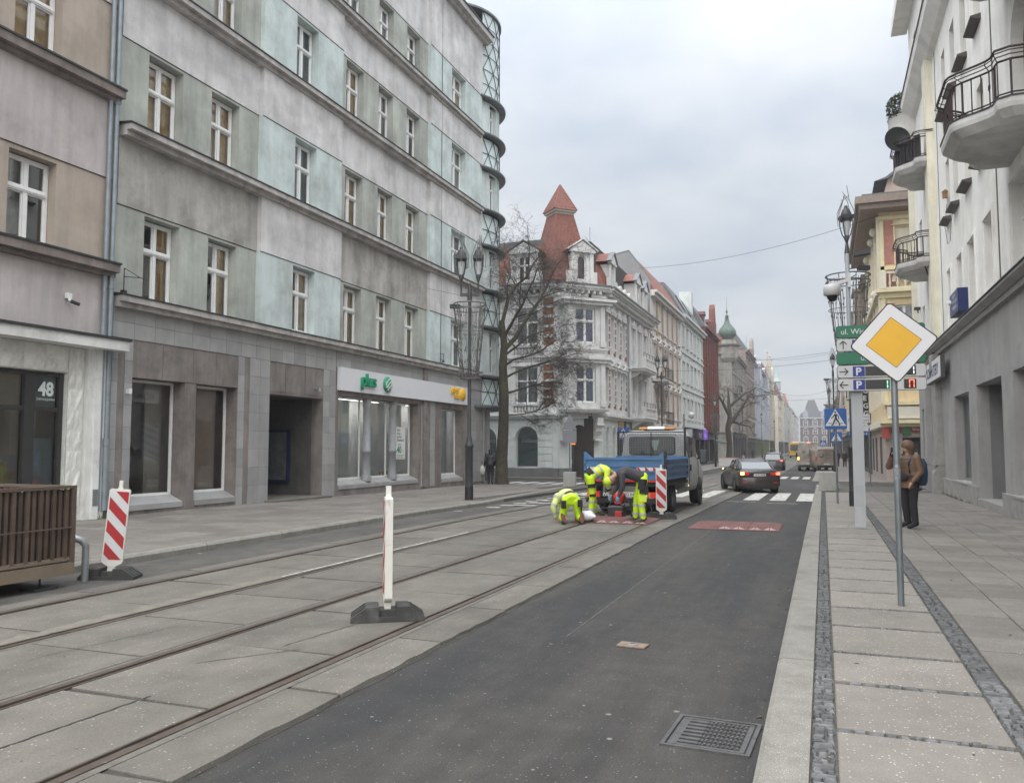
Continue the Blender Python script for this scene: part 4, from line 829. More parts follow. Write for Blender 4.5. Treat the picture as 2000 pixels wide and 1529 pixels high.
FBs.put('unlit_room_block', MB().box(3.62, 15, .6, 3, .1, 3.6), inter)
FBs.put('shop_front', MB().box(7.6, 11.4, -.05, .02, 1.9, 3.2), mat('pale_panel', (.5, .51, .5), .7, .05))
# mansard roofs made of tile courses
def tile_slope(F_, x0a, x1a, z0, y0, x0b, x1b, z1, y1, n, m, name='roof_slope'):
    mb = MB()
    for i in range(n):
        f0, f1 = i / n, (i + 1) / n; L = lambda p, q, f: p + (q - p) * f
        xa0, xa1, za, ya = L(x0a, x0b, f0), L(x1a, x1b, f0), L(z0, z1, f0), L(y0, y1, f0); xb0, xb1, zb, yb = L(x0a, x0b, f1), L(x1a, x1b, f1), L(z0, z1, f1), L(y0, y1, f1)
        nx = max(1, int((xa1 - xa0) / .24)); t = .035
        for j in range(nx):
            u0, u1 = j / nx, (j + 1) / nx - .0; um = (u0 + u1) / 2; P = lambda u, X0, X1: X0 + (X1 - X0) * u
            mb.add([(P(u0, xa0, xa1), ya - t * .4, za), (P(um, xa0, xa1), ya - t * 1.5, za - .03), (P(u1, xa0, xa1), ya - t * .4, za), (P(u1, xb0, xb1), yb, zb), (P(um, xb0, xb1), yb - .01, zb), (P(u0, xb0, xb1), yb, zb)], [(0, 1, 4, 5), (1, 2, 3, 4)])
    return F_.put(name, mb, m, kind='stuff')
tile_slope(FA, -8, -.6, 12.05, -.1, -8, -.9, 15.0, 1.2, 14, tile_o); tile_slope(FBs, .8, LB, 12.05, -.1, .8, LB, 14.9, 1.5, 14, tile_r); tile_slope(FC, -.6, LC + .6, 12.05, -.1, 0, LC, 14.9, 1.0, 14, tile_r)
FA.put('roof', MB().box(-8, -.4, 1.1, 12, 14.9, 15.25), slate); FA.put('core', MB().box(-8, 1.8, 1.3, 16, 0, 14.9), inter); FA.put('core', MB().box(-8, .0, .9, 2, 0.2, 11.9), inter); FBs.put('core', MB().box(1.5, LB, .8, 8, 3.7, 14.8), inter)
# square turret standing diagonally over the corner
tx, ty = -.25, 1.45; TF = Face(cb_, (tx, ty, 0), pi / 4)
def frust(z0, a0, z1, a1, n, m, name):
    for q in range(4):
        Fq = Face(cb_, (tx, ty, 0), pi / 4 + q * pi / 2); tile_slope(Fq, -a0, a0, z0, -a0, -a1, a1, z1, -a1, n, m, name)
frust(12.3, 1.52, 16.75, .60, 24, tile_r, 'turret_slope'); TF.put('turret_core', MB().loft([[(-1.48, -1.48, 12), (1.48, -1.48, 12), (1.48, 1.48, 12), (-1.48, 1.48, 12)], [(-.56, -.56, 16.75), (.56, -.56, 16.75), (.56, .56, 16.75), (-.56, .56, 16.75)]], smooth=False), tile_r)
TF.put('turret_cornice', MB().box(-.66, .66, -.66, .66, 16.72, 16.86).box(-.76, .76, -.76, .76, 16.862, 17.0), mat('stone_trim', (.40, .37, .31), .85, .1))
frust(17.01, .80, 18.75, .04, 9, tile_r, 'turret_cap')
mb = MB()
for q in range(4):
    c_, s_ = cos(pi / 4 + q * pi / 2), sin(pi / 4 + q * pi / 2); mb.tube([(1.52 * sqrt(2) * c_, 1.52 * sqrt(2) * s_, 12.3), (.60 * sqrt(2) * c_, .60 * sqrt(2) * s_, 16.75)], .05, 6); mb.tube([(.80 * sqrt(2) * c_, .80 * sqrt(2) * s_, 17.01), (.03, .03, 18.8)], .06, 6)
TF.put('ridge_tiles', mb, tile_r, rz=0)
def dormer(F_, x, z, w, h, arch=False, y=-.35, dpt=1.8):
    mb = MB(); hw = w / 2; mb.wall(x - hw, x + hw, z, z + h, [(x - hw * .45, x + hw * .45, z + .25, z + h - .15, True) if arch else (x - hw * .5, x + hw * .5, z + .25, z + h - .15)], .15, y)
    mb.quad((x - hw, y, z), (x - hw, y + dpt, z), (x - hw, y + dpt, z + h), (x - hw, y, z + h)); mb.quad((x + hw, y, z), (x + hw, y + dpt, z), (x + hw, y + dpt, z + h), (x + hw, y, z + h))
    mb.box(x - hw - .12, x - hw + .12, y - .1, y + .02, z, z + h); mb.box(x + hw - .12, x + hw + .12, y - .1, y + .02, z, z + h); mb.box(x - hw - .22, x + hw + .22, y - .18, y + .05, z + h, z + h + .14)
    mb.prism([(x - hw - .25, z + h + .14), (x + hw + .25, z + h + .14), (x, z + h + .72)], 'y', y - .16, y + .1); mb.box(x - hw - .4, x - hw - .12, y - .05, y + .1, z, z + h * .4); mb.box(x + hw + .12, x + hw + .4, y - .05, y + .1, z, z + h * .4)
    o = F_.put('dormer', mb, cw); obj('roof', MB().prism([(x - hw - .32, z + h + .14), (x + hw + .32, z + h + .14), (x, z + h + .82)], 'y', y + .101, y + dpt + .4), tile_r, o)
    mb = MB(); mb.prism([(x - hw - .36, z + h + .12), (x, z + h + .80), (x, z + h + .88), (x - hw - .44, z + h + .14)], 'y', y - .24, y + .1); mb.prism([(x + hw + .36, z + h + .12), (x + hw + .44, z + h + .14), (x, z + h + .88), (x, z + h + .80)], 'y', y - .24, y + .1); obj('verge', mb, zinc if not arch else cw, o)
    if arch: arch_window(F_, x, y + .1, z + .25, w * .45, h - .4)
    else: window(F_, x, y + .1, z + .25, w * .5, h - .4, 'mt')
dormer(FA, -2.05, 12.1, 1.6, 1.95); dormer(FC, 1.45, 12.1, 1.35, 1.95, True, y=-.55, dpt=2.2); dormer(FA, -5.4, 12.1, 1.6, 1.95); dormer(FBs, 1.0, 12.1, 1.1, 1.6); dormer(FBs, 8.8, 12.1, 1.3, 1.8); dormer(FBs, 11.4, 12.1, 1.1, 1.7)
for i in range(4):
    x = 2.6 + 1.4 * i; mb = MB(); mb.prism([(x - .32, 12.2), (x + .32, 12.2), (x + .32, 12.6)] + [(x + .32 * cos(pi * k / 6), 12.6 + .32 * sin(pi * k / 6)) for k in range(1, 6)] + [(x - .32, 12.6)], 'y', -.3, .8); FBs.put('eyebrow_dormer', mb, cw)
mb = MB(); mb.tube([(0, 0, 0), (0, 0, 3.2)], .03, 5); mb.tube([(.5, 0, 0), (.5, 0, 2.2)], .02, 5); mb.tube([(-1.3, 0, 2.2), (.5, 0, 2.05)], .02, 4); mb.tube([(-.7, 0, 1.4), (0, 0, 1.4)], .015, 4)
FBs.put('aerial', mb, galv, 6.2, 2.5, 14.6)
# ================================================================ ROW HOUSES
ROOF = {'slate': slate, 'red': tile_r, 'zinc': zinc}
def row_house(name, label, X, Y0, Y1, left, eave, floors, col, trim=None, shop=None, gh=4.0, nwin=5, ww=1.0, wh=2.0, roofh=3.0, roof='slate', pier=None, ped=False, style='mt', fm=None, depth=12, bays=(), bal=(), group=None, gable=None, shopcol=(.10, .095, .09), dorm=0, fmat=None):
    L = Y1 - Y0; z0 = gz((Y0 + Y1) / 2)
    t = thing(name, label, 'building', (X, Y0 if left else Y1, z0), pi / 2 if left else -pi / 2, group); F = Face(t)
    col = tuple(min(.75, c * 1.3) for c in col); wm = fmat or mat(name + '_' + str(int(Y0)) + '_wall', col, .9, .12, 1.5, streak=.2, bump=.3, dirt=tuple(c * .7 for c in col), dscale=.7); tm_ = mat(name + '_' + str(int(Y0)) + '_trim', trim or tuple(min(.7, c * 1.12) for c in col), .9, .1, 2, streak=.12)
    fh = (eave - gh) / floors; pit = L / nwin; holes = [(pit * (i + .5) - ww / 2, pit * (i + .5) + ww / 2, gh + fh * k + fh * .2, gh + fh * k + fh * .2 + wh) for i in range(nwin) for k in range(floors)]
    F.put('wall', MB().wall(0, L, gh, eave, holes, .2).quad((0, 0, -.5), (0, depth, -.5), (0, depth, eave), (0, 0, eave)).quad((L, 0, -.5), (L, depth, -.5), (L, depth, eave), (L, 0, eave)).quad((0, depth, 0), (L, depth, 0), (L, depth, eave), (0, depth, eave)), wm)
    F.put('core', MB().box(.05, L - .05, .7, depth - .05, 0, eave - .1), inter)
    for a, b, c, d in holes: window(F, (a + b) / 2, .15, c, b - a, d - c, style, fm, curtain=R0.choice([None, curt_grey, curt_white]))
    mb = MB(); mb.box(0, L, -.55, .02, eave - .12, eave + .08); mb.box(0, L, -.35, .02, eave - .4, eave - .122); mb.box(0, L, -.22, .02, gh - .15, gh + .05)
    for k in range(1, floors): mb.box(0, L, -.12, .02, gh + fh * k - .05, gh + fh * k + .12)
    F.put('cornice', mb, tm_); mb = MB()
    for a, b, c, d in holes:
        mb.box(a - .16, a - .01, -.07, .01, c, d); mb.box(b + .01, b + .16, -.07, .01, c, d); mb.box(a - .25, b + .25, -.13, .01, d + .02, d + .2); mb.box(a - .2, b + .2, -.14, .01, c - .14, c - .01)
        if ped: mb.prism([(a - .3, d + .2), (b + .3, d + .2), ((a + b) / 2, d + .62)], 'y', -.18, .01)
    F.put('window_surround', mb, tm_)
    if pier:
        mb = MB(); [mb.box(pit * i - pit * .16, pit * i + pit * .16, -.05, .01, gh + .1, eave - .45) for i in range(1, nwin)]; F.put('pier_panel', mb, pier)
    # shop storey: openings with dark glazing between piers
    ns = max(2, int(L / 3.4)); q = L / ns; sh_ = [(q * i + .35, q * (i + 1) - .35, .45, gh - .85) for i in range(ns)]
    F.put('shop_wall', MB().wall(0, L, -.3, gh - .15, sh_, .25), mat(name + str(int(Y0)) + '_shop', shopcol, .85, .15, 2, streak=.2))
    for i, (a, b, c, d) in enumerate(sh_):
        o = F.put('shop_window', MB().box(a, b, .18, .22, c, c + .08).box(a, b, .18, .22, d - .08, d).box(a, a + .07, .18, .22, c + .08, d - .08).box(b - .07, b, .18, .22, c + .08, d - .08), dark_fr); obj('pane', MB().quad((a, .2, c), (b, .2, c), (b, .2, d), (a, .2, d)), glass_far, o)
    if roofh:
        rm = ROOF[roof]; F.put('roof', MB().prism([(-.3, eave + .082), (1.6, eave + roofh), (depth * .6, eave + roofh + .3), (depth, eave + .1)], 'x', 0, L), rm)
        for i in range(dorm):
            x = L * (i + .5) / dorm; o = F.put('dormer', MB().box(x - .6, x + .6, .2, 2.0, eave + .4, eave + 1.9).prism([(x - .7, eave + 1.9), (x + .7, eave + 1.9), (x, eave + 2.4)], 'y', .1, 2.0), tm_); obj('pane', MB().quad((x - .4, .19, eave + .6), (x + .4, .19, eave + .6), (x + .4, .19, eave + 1.7), (x - .4, .19, eave + 1.7)), glass_far, o)
    for (a, b) in bays:
        F.put('bay', MB().box(a, b, -.9, 0.02, gh + .2, eave - .5).box(a - .12, b + .12, -1.02, 0, eave - .5, eave - .3).box(a - .1, b + .1, -1.0, 0, gh + .0, gh + .22), tm_)
        for k in range(floors):
            z = gh + fh * k + fh * .2; o = F.put('window', MB().box(a + .3, b - .3, -.93, -.9, z, z + wh), white_fr); obj('pane', MB().quad((a + .38, -.94, z + .08), ((a + b) / 2 - .04, -.94, z + .08), ((a + b) / 2 - .04, -.94, z + wh - .08), (a + .38, -.94, z + wh - .08)).quad(((a + b) / 2 + .04, -.94, z + .08), (b - .38, -.94, z + .08), (b - .38, -.94, z + wh - .08), ((a + b) / 2 + .04, -.94, z + wh - .08)), glass_far, o)
    for (a, b, k) in bal:
        z = gh + fh * k + .05; o = F.put('balcony', MB().box(a, b, -1.0, 0, z - .18, z), tm_); mb = MB(); mb.tube([(a, 0, z + 1), (a, -1, z + 1), (b, -1, z + 1), (b, 0, z + 1)], .025, 4); mb.tube([(a, 0, z + .1), (a, -1, z + .1), (b, -1, z + .1), (b, 0, z + .1)], .02, 4); [mb.tube([(a + (b - a) * i / 12, -1, z), (a + (b - a) * i / 12, -1, z + 1)], .015, 4) for i in range(13)]; obj('railing', mb, dark_metal, o)
    if gable:
        gx, gw, ghh = gable; F.put('gable', MB().prism([(gx - gw / 2, eave), (gx + gw / 2, eave), (gx + gw / 2, eave + ghh * .45), (gx + gw * .3, eave + ghh * .5), (gx + gw * .16, eave + ghh * .85), (gx, eave + ghh), (gx - gw * .16, eave + ghh * .85), (gx - gw * .3, eave + ghh * .5), (gx - gw / 2, eave + ghh * .45)], 'y', -.15, .5), wm)
    return t, F
XL = -12.9
h1, F1 = row_house('tenement_house', 'white ornate house with brown brick strips and a tall grey gable wall', XL, 65.9, 81, True, 14.9, 3, (.50, .485, .455), (.56, .54, .52), nwin=6, ww=.95, wh=2.35, roofh=0, pier=mat('tan_brick', (.30, .20, .135), .9, .15, 4), ped=True, bal=((1, 4.6, 0), (1, 4.6, 1)))
ggrey = mat('bare_gable_render', (.245, .25, .255), .95, .08, 1.2, dirt=(.36, .33, .26), dscale=.42, dpos=(.58, .60))
F1.put('gable_wall', MB().prism([(0.02, 11), (0.02, 15.7), (1.75, 18.3), (7.0, 17.3), (7, 11)], 'x', -.05, .25), ggrey)
F1.put('roof', MB().prism([(-.3, 15.0), (1.7, 18.2), (7, 17.2), (12, 15)], 'x', .26, 15.1), tile_r); F1.put('verge', MB().bar((-.02, -.1, 15.75), (-.02, 1.75, 18.36), .1).bar((-.02, 1.75, 18.36), (-.02, 7, 17.36), .1), zinc)
h2, F2 = row_house('tenement_house', 'plain pale grey house with evenly spaced windows and a steep dark roof', XL, 81.1, 97, True, 15.2, 3, (.44, .46, .44), (.52, .53, .52), nwin=6, ww=1.0, wh=2.0, roofh=3.4, shopcol=(.05, .05, .055), gh=4.3)
F2.put('skylight', MB().prism([(.2, 16.2), (1.2, 17.9), (1.1, 17.98), (.1, 16.28)], 'x', 4, 6).prism([(.2, 16.2), (1.2, 17.9), (1.1, 17.98), (.1, 16.28)], 'x', 8, 10), glass_far); F2.put('chimney', MB().box(14.2, 15.5, 1.0, 2.4, 15, 20.2), cg)
sbd = F2.put('shop_sign', MB().box(8.5, 15.8, -.35, .0, 3.0, 4.1), mat('sign_plum', (.035, .03, .045), .5, .05)); text('PLAY', .7, lab_w, sbd, (9.2, -.36, 3.2), ext=.002, sx=1.4); o = obj('light_panel', MB().box(12.6, 15.6, -.42, -.35, 3.02, 4.12), mat('sign_violet', (.05, .02, .12), .5, 0, emit=(.12, .04, .35), estr=.6), sbd); text('Bilo', .6, lab_w, sbd, (12.9, -.43, 3.3), ext=.002, sx=1.5)
h3, F3 = row_house('tenement_house', 'dark red brick house with a stepped gable and tall narrow windows', XL, 97.1, 110, True, 16.2, 3, (.16, .055, .045), (.11, .045, .04), nwin=6, ww=.9, wh=2.5, roofh=3.2, gable=(10.6, 3.4, 4.4), dorm=2, bal=((1, 3, 0),), fmat=mat('red_brick_wall', (.165, .058, .045), .9, .25, 7, streak=.25, bump=.4, bscale=40))
F3.put('piers', (lambda mb: [mb.box(2.15 * i - .12, 2.15 * i + .12, -.25, 0, 4.2, 16) for i in range(7)] and mb)(MB()), MATS['red_brick_wall'])
F3.put('awning', MB().prism([(-.02, 3.2), (-1.2, 2.75), (-1.2, 2.6), (-.02, 3.1)], 'x', 6, 12), mat('awning_green', (.05, .10, .09), .8, .1))
# onion dome building beyond the side street
og = mat('weathered_grey_stucco', (.25, .24, .215), .92, .15, 1.2, streak=.3, bump=.3, dirt=(.165, .155, .14), dscale=.5)
h4, F4 = row_house('corner_building', 'weathered grey corner house with a green onion dome on its tower', -12.7, 127.5, 151, True, 16.6, 4, (.25, .24, .215), (.29, .275, .25), nwin=7, ww=1.0, wh=2.1, roofh=2.6, roof='red', fmat=og, shopcol=(.09, .085, .08), bal=((3, 6, 2), (3, 6, 1)), gh=4.6)
FS = Face(h4, (0, 0, 0), -pi / 2)           # side face towards the viewer: x = -depth
F4s = MB(); hs = [(xx - .5, xx + .5, 4.6 + 3.0 * k + .6, 4.6 + 3.0 * k + 2.5) for xx in (-4.9, -3.2, -1.2) for k in range(4)]
FS.put('side_facade', MB().wall(-12, -.0, 4.6, 16.6, hs, .15, -.03).wall(-12, 0, -.3, 4.6, [(-5.5, -4.0, .2, 3.7, True), (-3.3, -1.2, .5, 3.6)], .3, -.03), og)
for a, b, c, d in hs: window(FS, (a + b) / 2, .08, c, b - a, d - c, 'mt')
FS.put('pane', MB().quad((-5.6, .2, .2), (-1, .2, .2), (-1, .2, 3.8), (-5.6, .2, 3.8)), glass_far)
ocr = mat('ochre_pilaster', (.42, .33, .17), .9, .1); FS.put('ochre_strips', MB().box(-4.1, -3.85, -.1, 0, 4.6, 8.2).box(-2.4, -2.1, -.1, 0, 4.6, 8.2).box(-.5, -.2, -.1, 0, 4.6, 8.2), ocr); FS.put('cornice', MB().box(-12, .3, -.4, 0, 16.3, 16.7).box(-12, .2, -.3, 0, 4.4, 4.65), og)
tw_ = FS.put('tower', MB().lathe([(1.3, 14.6), (1.65, 15.2), (1.65, 17.0), (2.0, 17.1), (2.1, 17.3), (1.5, 17.35), (1.4, 18.0), (1.45, 18.05)], 8, (-.7, 1.1, .5), a0=pi / 8, a1=2 * pi + pi / 8, smooth=False), og)
obj('onion_dome', MB().lathe([(1.25, 20.6), (1.3, 21.0), (1.95, 21.6), (2.15, 22.3), (1.95, 23.1), (1.35, 23.9), (.8, 24.6), (.5, 25.4), (.38, 26.4), (.5, 26.5), (.2, 26.7), (.12, 27.3), (.32, 27.6), (.12, 27.9), (.05, 28.4), (.02, 31.2)], 16, (0, 0, 0)), cu_green, tw_, (-.7, 1.1, 18.5 - 20.6 * .64)).scale = (.64, .64, .64)
mb = MB(); [mb.lathe([(.18, -.1), (.13, 0), (.01, 0)], 8, (-.7 + 1.32 * sin(a), 1.1 - 1.32 * cos(a), 19.55), axis='y') for a in (-.6, .6)]; obj('dome_lucarne', mb, slate, tw_)
h5, F5 = row_house('tenement_house', 'brown house with dark upper floors and a red brick lower facade', XL + .3, 151.1, 170, True, 19.6, 4, (.20, .165, .145), (.24, .2, .175), nwin=6, roofh=3.0, ped=True, bal=((2, 5, 2),), gable=(16, 4, 4))
F5.put('brick_facing', MB().wall(0, 19, 4.2, 11.5, [], 0, -.03) if False else MB().box(-.0, 1.2, -.06, 0, 4.2, 11.8), brick_o)
h6, F6 = row_house('tenement_house', 'blue grey stucco house with two projecting bays and a green shop front', XL + .3, 170.1, 214, True, 19.0, 4, (.32, .34, .385), (.38, .40, .44), nwin=9, roofh=3.2, bays=((4, 8), (30, 34)), dorm=3, shopcol=(.17, .20, .10))
h7, F7 = row_house('tenement_house', 'cream yellow house with a red gable between two pinnacles', XL + .5, 214.1, 236, True, 19.0, 4, (.40, .37, .30), (.44, .41, .35), nwin=6, roofh=4.5, roof='red', bays=((3, 7),), gable=(17, 6, 5))
for s in (2, 12, 20): F7.put('pinnacle', MB().box(s - .4, s + .4, -.1, .7, 18, 22.0).loft([[(s - .45, -.15, 22), (s + .45, -.15, 22), (s + .45, .75, 22), (s - .45, .75, 22)], [(s - .1, .2, 26), (s + .1, .2, 26), (s + .1, .4, 26), (s - .1, .4, 26)]], smooth=False).ball((s, .3, 26.2), .3, 6), mat('cream_trim', (.40, .37, .30), .9, .1))
F7.put('flche', MB().lathe([(1.2, 18), (1.2, 22), (1.4, 22.2), (.9, 22.4), (.9, 24.4), (1.1, 24.5), (1.2, 25.1), (.8, 25.8), (.4, 26.4), (.25, 27.5), (.04, 30.5)], 8, (-3, 5, 0), smooth=False), mat('pale_copper', (.36, .42, .43), .7, .15, 2)).name = 'ridge_turret'
h8, F8 = row_house('tenement_house', 'cream corner house with a brown tiled roof and pale blank side', XL + .8, 250, 282, True, 17.5, 4, (.52, .48, .40), (.54, .51, .45), nwin=8, roofh=5.0, roof='red', bays=((20, 24),))
sF8 = Face(h8, (0, 0, 0), -pi / 2); hs = [(a, a + 1.1, 5 + 3.3 * k, 6.9 + 3.3 * k) for a in (-3.6,) for k in range(4)]; sF8.put('side_facade', MB().wall(-12, 0, -.3, 17.5, hs, .15, -.03), mat('cream_side', (.52, .48, .39), .9, .08, .6)); [window(sF8, (a + b) / 2, .08, c, b - a, d - c, 'mt') for a, b, c, d in hs]
F8.put('corner_spire', MB().lathe([(2.0, 16), (2.0, 18.5), (2.2, 18.7), (1.6, 19.0), (1.2, 20.6), (1.4, 20.8), (1.2, 23.0), (1.5, 23.2), (.9, 24.4), (.4, 27), (.06, 30)], 8, (26, 1.5, 0), smooth=False), mat('pale_copper', (.36, .42, .43), .7, .15, 2))
h9, F9 = row_house('tenement_house', 'grey green far house with stacked bay windows on the left side', XL + 1.0, 282.1, 318, True, 16.5, 4, (.36, .39, .37), (.42, .44, .43), nwin=9, roofh=3.0, bays=((3, 7), (20, 24)), bal=((12, 15, 1), (12, 15, 2)))
h10, F10 = row_house('tenement_house', 'salmon and white far house with a small red turret roof', XL + 1.4, 318.1, 352, True, 16.8, 4, (.46, .40, .37), (.5, .46, .44), nwin=8, roofh=2.5, bays=((4, 8),))
F10.put('turret_roof', MB().loft([[(6, 0, 17), (11, 0, 17), (11, 4, 17), (6, 4, 17)], [(8, 1.6, 22.5), (9, 1.6, 22.5), (9, 2.4, 22.5), (8, 2.4, 22.5)]], smooth=False), tile_o)
h11, F11 = row_house('tenement_house', 'farthest pale house on the left side before the dark brick block', XL + 2.0, 352.1, 398, True, 15.5, 4, (.44, .43, .42), (.5, .49, .48), nwin=9, roofh=3.4, bays=((10, 14), (26, 30)))
# brown block closing the street
tb = thing('corner_building', 'dark brown brick block with white framed windows closing the street', 'building', (-10.5, 430, gz(430))); FT = Face(tb); bwm = mat('dark_brown_brick', (.11, .085, .085), .9, .15, 2)
hT = [(x - .9, x + .9, z, z + 2.4) for x in (2.6, 7.0, 11.2) for z in (4.6, 8.8, 13.0)]
FT.put('wall', MB().wall(0, 14, -.5, 16.6, hT, .2), bwm); [window(FT, (a + b) / 2, .1, c, b - a, d - c, 'mt') for a, b, c, d in hT]
mb = MB(); [(mb.box(a - .3, a, -.1, 0, c - .3, d + .2), mb.box(b, b + .3, -.1, 0, c - .3, d + .2), mb.prism([(a - .3, d + .2), (b + .3, d + .2), ((a + b) / 2, d + 1.0)], 'y', -.1, 0)) for a, b, c, d in hT]; mb.box(-.3, 14.3, -.4, 0, 12.2, 12.6); mb.box(-.3, 14.3, -.5, 0, 16.4, 16.9); FT.put('white_trim', mb, mat('trim_greyish', (.42, .41, .40), .9, .1))
FT.put('roof', MB().prism([(-.5, 16.9), (14.5, 16.9), (13.5, 19.5), (9, 20), (7, 25.5), (4, 25.5), (2, 20), (.5, 19)], 'y', .3, 12), slate); FT.put('dormer', MB().prism([(1.4, 16.9), (4.0, 16.9), (4.0, 19), (2.7, 21.5), (1.4, 19)], 'y', -.3, 1).prism([(9.8, 16.9), (12.6, 16.9), (12.6, 19), (11.2, 21.5), (9.8, 19)], 'y', -.3, 1), mat('pale_blue_dormer', (.26, .29, .32), .8, .1)); FT.put('core', MB().box(.1, 13.9, .5, 12, 0, 16.5), inter)
# ================================================================ WHITE BUILDING WITH CURVED BALCONIES (right)
rw_w = mat('weathered_white_render', (.84, .825, .78), .92, .07, 1.2, streak=.10, bump=.3, bscale=50, dirt=(.64, .62, .57), dscale=.55, dpos=(.5, .78)); rw_y = mat('yellowed_render', (.76, .72, .59), .92, .08, 2, streak=.2, bump=.3)
rd = mat('dark_stone_cladding', (.34, .332, .322), .85, .14, 1.6, streak=.10, bump=.5, bscale=45, dirt=(.23, .222, .213), dscale=.8); rd2 = mat('dark_stone_plinth', (.31, .30, .285), .9, .18, 3, bump=.6, bscale=40, dirt=(.30, .28, .25), dscale=2)
iron = mat('wrought_iron', (.035, .018, .018), .5, .2, 8); sillm = mat('brown_sill', (.075, .062, .055), .6, .2, 5)
rb = thing('tenement_house', 'tall off white house with curved iron balconies over a dark stone ground floor', 'building', (4.25, 42, 0), -pi / 2); FR = Face(rb)
X_ = lambda Y: 42 - Y
LR = 40
f1 = [(X_(Y) - w / 2, X_(Y) + w / 2, 5.62, 7.85) for Y, w in ((31.75, .75), (29.4, .95), (27.2, 1.1), (24.6, 1.2), (20.9, 1.7), (17, 1.6), (13, 1.2), (36.4, .9), (39.6, .9))]
f2 = [(X_(Y) - w / 2, X_(Y) + w / 2, 9.55, 11.65) for Y, w in ((31.35, .8), (29.6, .95), (27.3, .95), (25, .95), (36.4, 1.0), (39.6, .9), (16, 1.0))] + [(X_(21.2), X_(19.1), 8.75, 11.8, True)]
f3 = [(X_(Y) - w / 2, X_(Y) + w / 2, 13.35, 15.55) for Y, w in ((31.5, .8), (29.4, .95), (27.3, .95), (25, .95), (36.4, 1.0), (39.6, .9), (20.2, 1.4))]
f4 = [(X_(Y) - w / 2, X_(Y) + w / 2, 18.1, 20.2) for Y, w in ((31.5, .8), (29.4, .95), (27.3, .95), (36.2, 1.0), (39.6, .9))]
FR.put('upper_wall', MB().wall(0, LR, 5.5, 22, f1 + f2 + f3 + f4, .30).quad((0, 0, 0), (0, 12, 0), (0, 12, 22), (0, 0, 22)).quad((LR, 0, 0), (LR, 12, 0), (LR, 12, 22), (LR, 0, 22)), rw_w)
for a, b, c, d, *ar in f1 + f2 + f3 + f4:
    if ar: arch_window(FR, (a + b) / 2, .26, c, b - a, d - c, fm=brown_fr, gm=glass)
    else: window(FR, (a + b) / 2, .24, c, b - a - .03, d - c - .03, 'mt' if b - a > .9 else 't', fm=brown_fr if c > 8 else white_fr, curtain=R0.choice([None, curt_grey, curt_white]))
mb = MB()
for a, b, c, d, *ar in f2[:4] + f3[:4] + f1[:5]:
    if c > 8: mb.prism([(-.26, c - .06), (-.26, c - .015), (0, c + .03), (0, c - .13)], 'x', a - .12, b + .12)
FR.put('window_sill', mb, sillm); mb = MB()
for a, b, c, d, *ar in f1[:5]: mb.box(a - .22, a - .04, -.035, 0, c - .1, d + .15); mb.box(b + .04, b + .22, -.035, 0, c - .1, d + .15); mb.box(a - .039, b + .039, -.035, 0, d + .02, d + .15)
FR.put('window_surround', mb, rw_w)
FR.put('pilaster', MB().box(X_(35.1), X_(34.25), -.28, 0, 5.6, 16.6).box(X_(42.3), X_(41.7), -.2, 0, 5.6, 16.6), rw_y); FR.put('groove', MB().box(X_(23.3), X_(23.18), -.012, 0.0, 5.6, 16.5).box(X_(33.6), X_(33.52), -.012, 0.0, 5.6, 16.5), mat('dark_groove', (.12, .11, .10), .9))
mb = MB(); mb.prism([(-.2, 16.6), (-.55, 17.0), (-.6, 17.25), (0, 17.4), (0, 16.5)], 'x', -.4, LR); FR.put('main_cornice', mb, rw_w); FR.put('flashing', MB().prism([(-.64, 17.26), (-.64, 17.30), (0, 17.5), (0, 17.42)], 'x', -.42, LR), sillm); FR.put('top_cornice', MB().box(-.6, LR, -.7, 0, 21.6, 22.1), rw_w)
FR.put('core', MB().box(.05, LR, 1.1, 12, 0, 21.5), inter); FR.put('roof', MB().box(-.5, LR, -.6, 12, 22.102, 22.4), zinc)
# dark ground floor
gh_ = [(X_(31.25), X_(28.35), .62, 3.42), (X_(27.0), X_(23.4), .1, 3.5), (X_(22.05), X_(18.6), .6, 3.5), (X_(17.5), X_(14), .6, 3.5), (X_(37.0), X_(35.2), .2, 4.35), (X_(41), X_(38.6), .2, 3.4)]
FR.put('ground_wall', MB().wall(0, LR, -.1, 5.2, gh_, .32, -.05), rd)
FR.put('plinth', MB().box(X_(34.0), X_(27.05), -.14, -.05, -.1, .58).box(X_(23.35), X_(13), -.14, -.05, -.1, .58), rd2)
FR.put('ground_cornice', MB().box(0, LR, -.16, 0, 5.2, 5.34).prism([(-.2, 5.342), (-.34, 5.46), (-.34, 5.53), (0, 5.62), (0, 5.342)], 'x', -.1, LR), rd); FR.put('flashing', MB().prism([(-.37, 5.53), (-.37, 5.56), (0, 5.66), (0, 5.622)], 'x', -.1, LR), dark_metal)
for i, (a, b, c, d) in enumerate(gh_):
    if i == 1: continue
    f = MB(); f.box(a, a + .07, .2, .27, c, d); f.box(b - .07, b, .2, .27, c, d); f.box(a + .07, b - .07, .2, .27, c, c + .08); f.box(a + .07, b - .07, .2, .27, d - .08, d); m_ = (a + b) / 2; f.box(m_ - .03, m_ + .03, .2, .27, c + .08, d - .08)
    o = FR.put('shop_window', f, mat('grey_frame', (.20, .21, .22), .5, .05)); [obj('pane', MB().quad((p, .23, c + .08), (q, .23, c + .08), (q, .23, d - .08), (p, .23, d - .08)), glass_shop, o) for p, q in ((a + .07, m_ - .03), (m_ + .03, b - .07))]
    FR.put('shop_window_sill', MB().box(a - .05, b + .05, -.16, .2, c - .06, c - .003), mat('light_sill', (.36, .35, .33), .8, .1, 4))
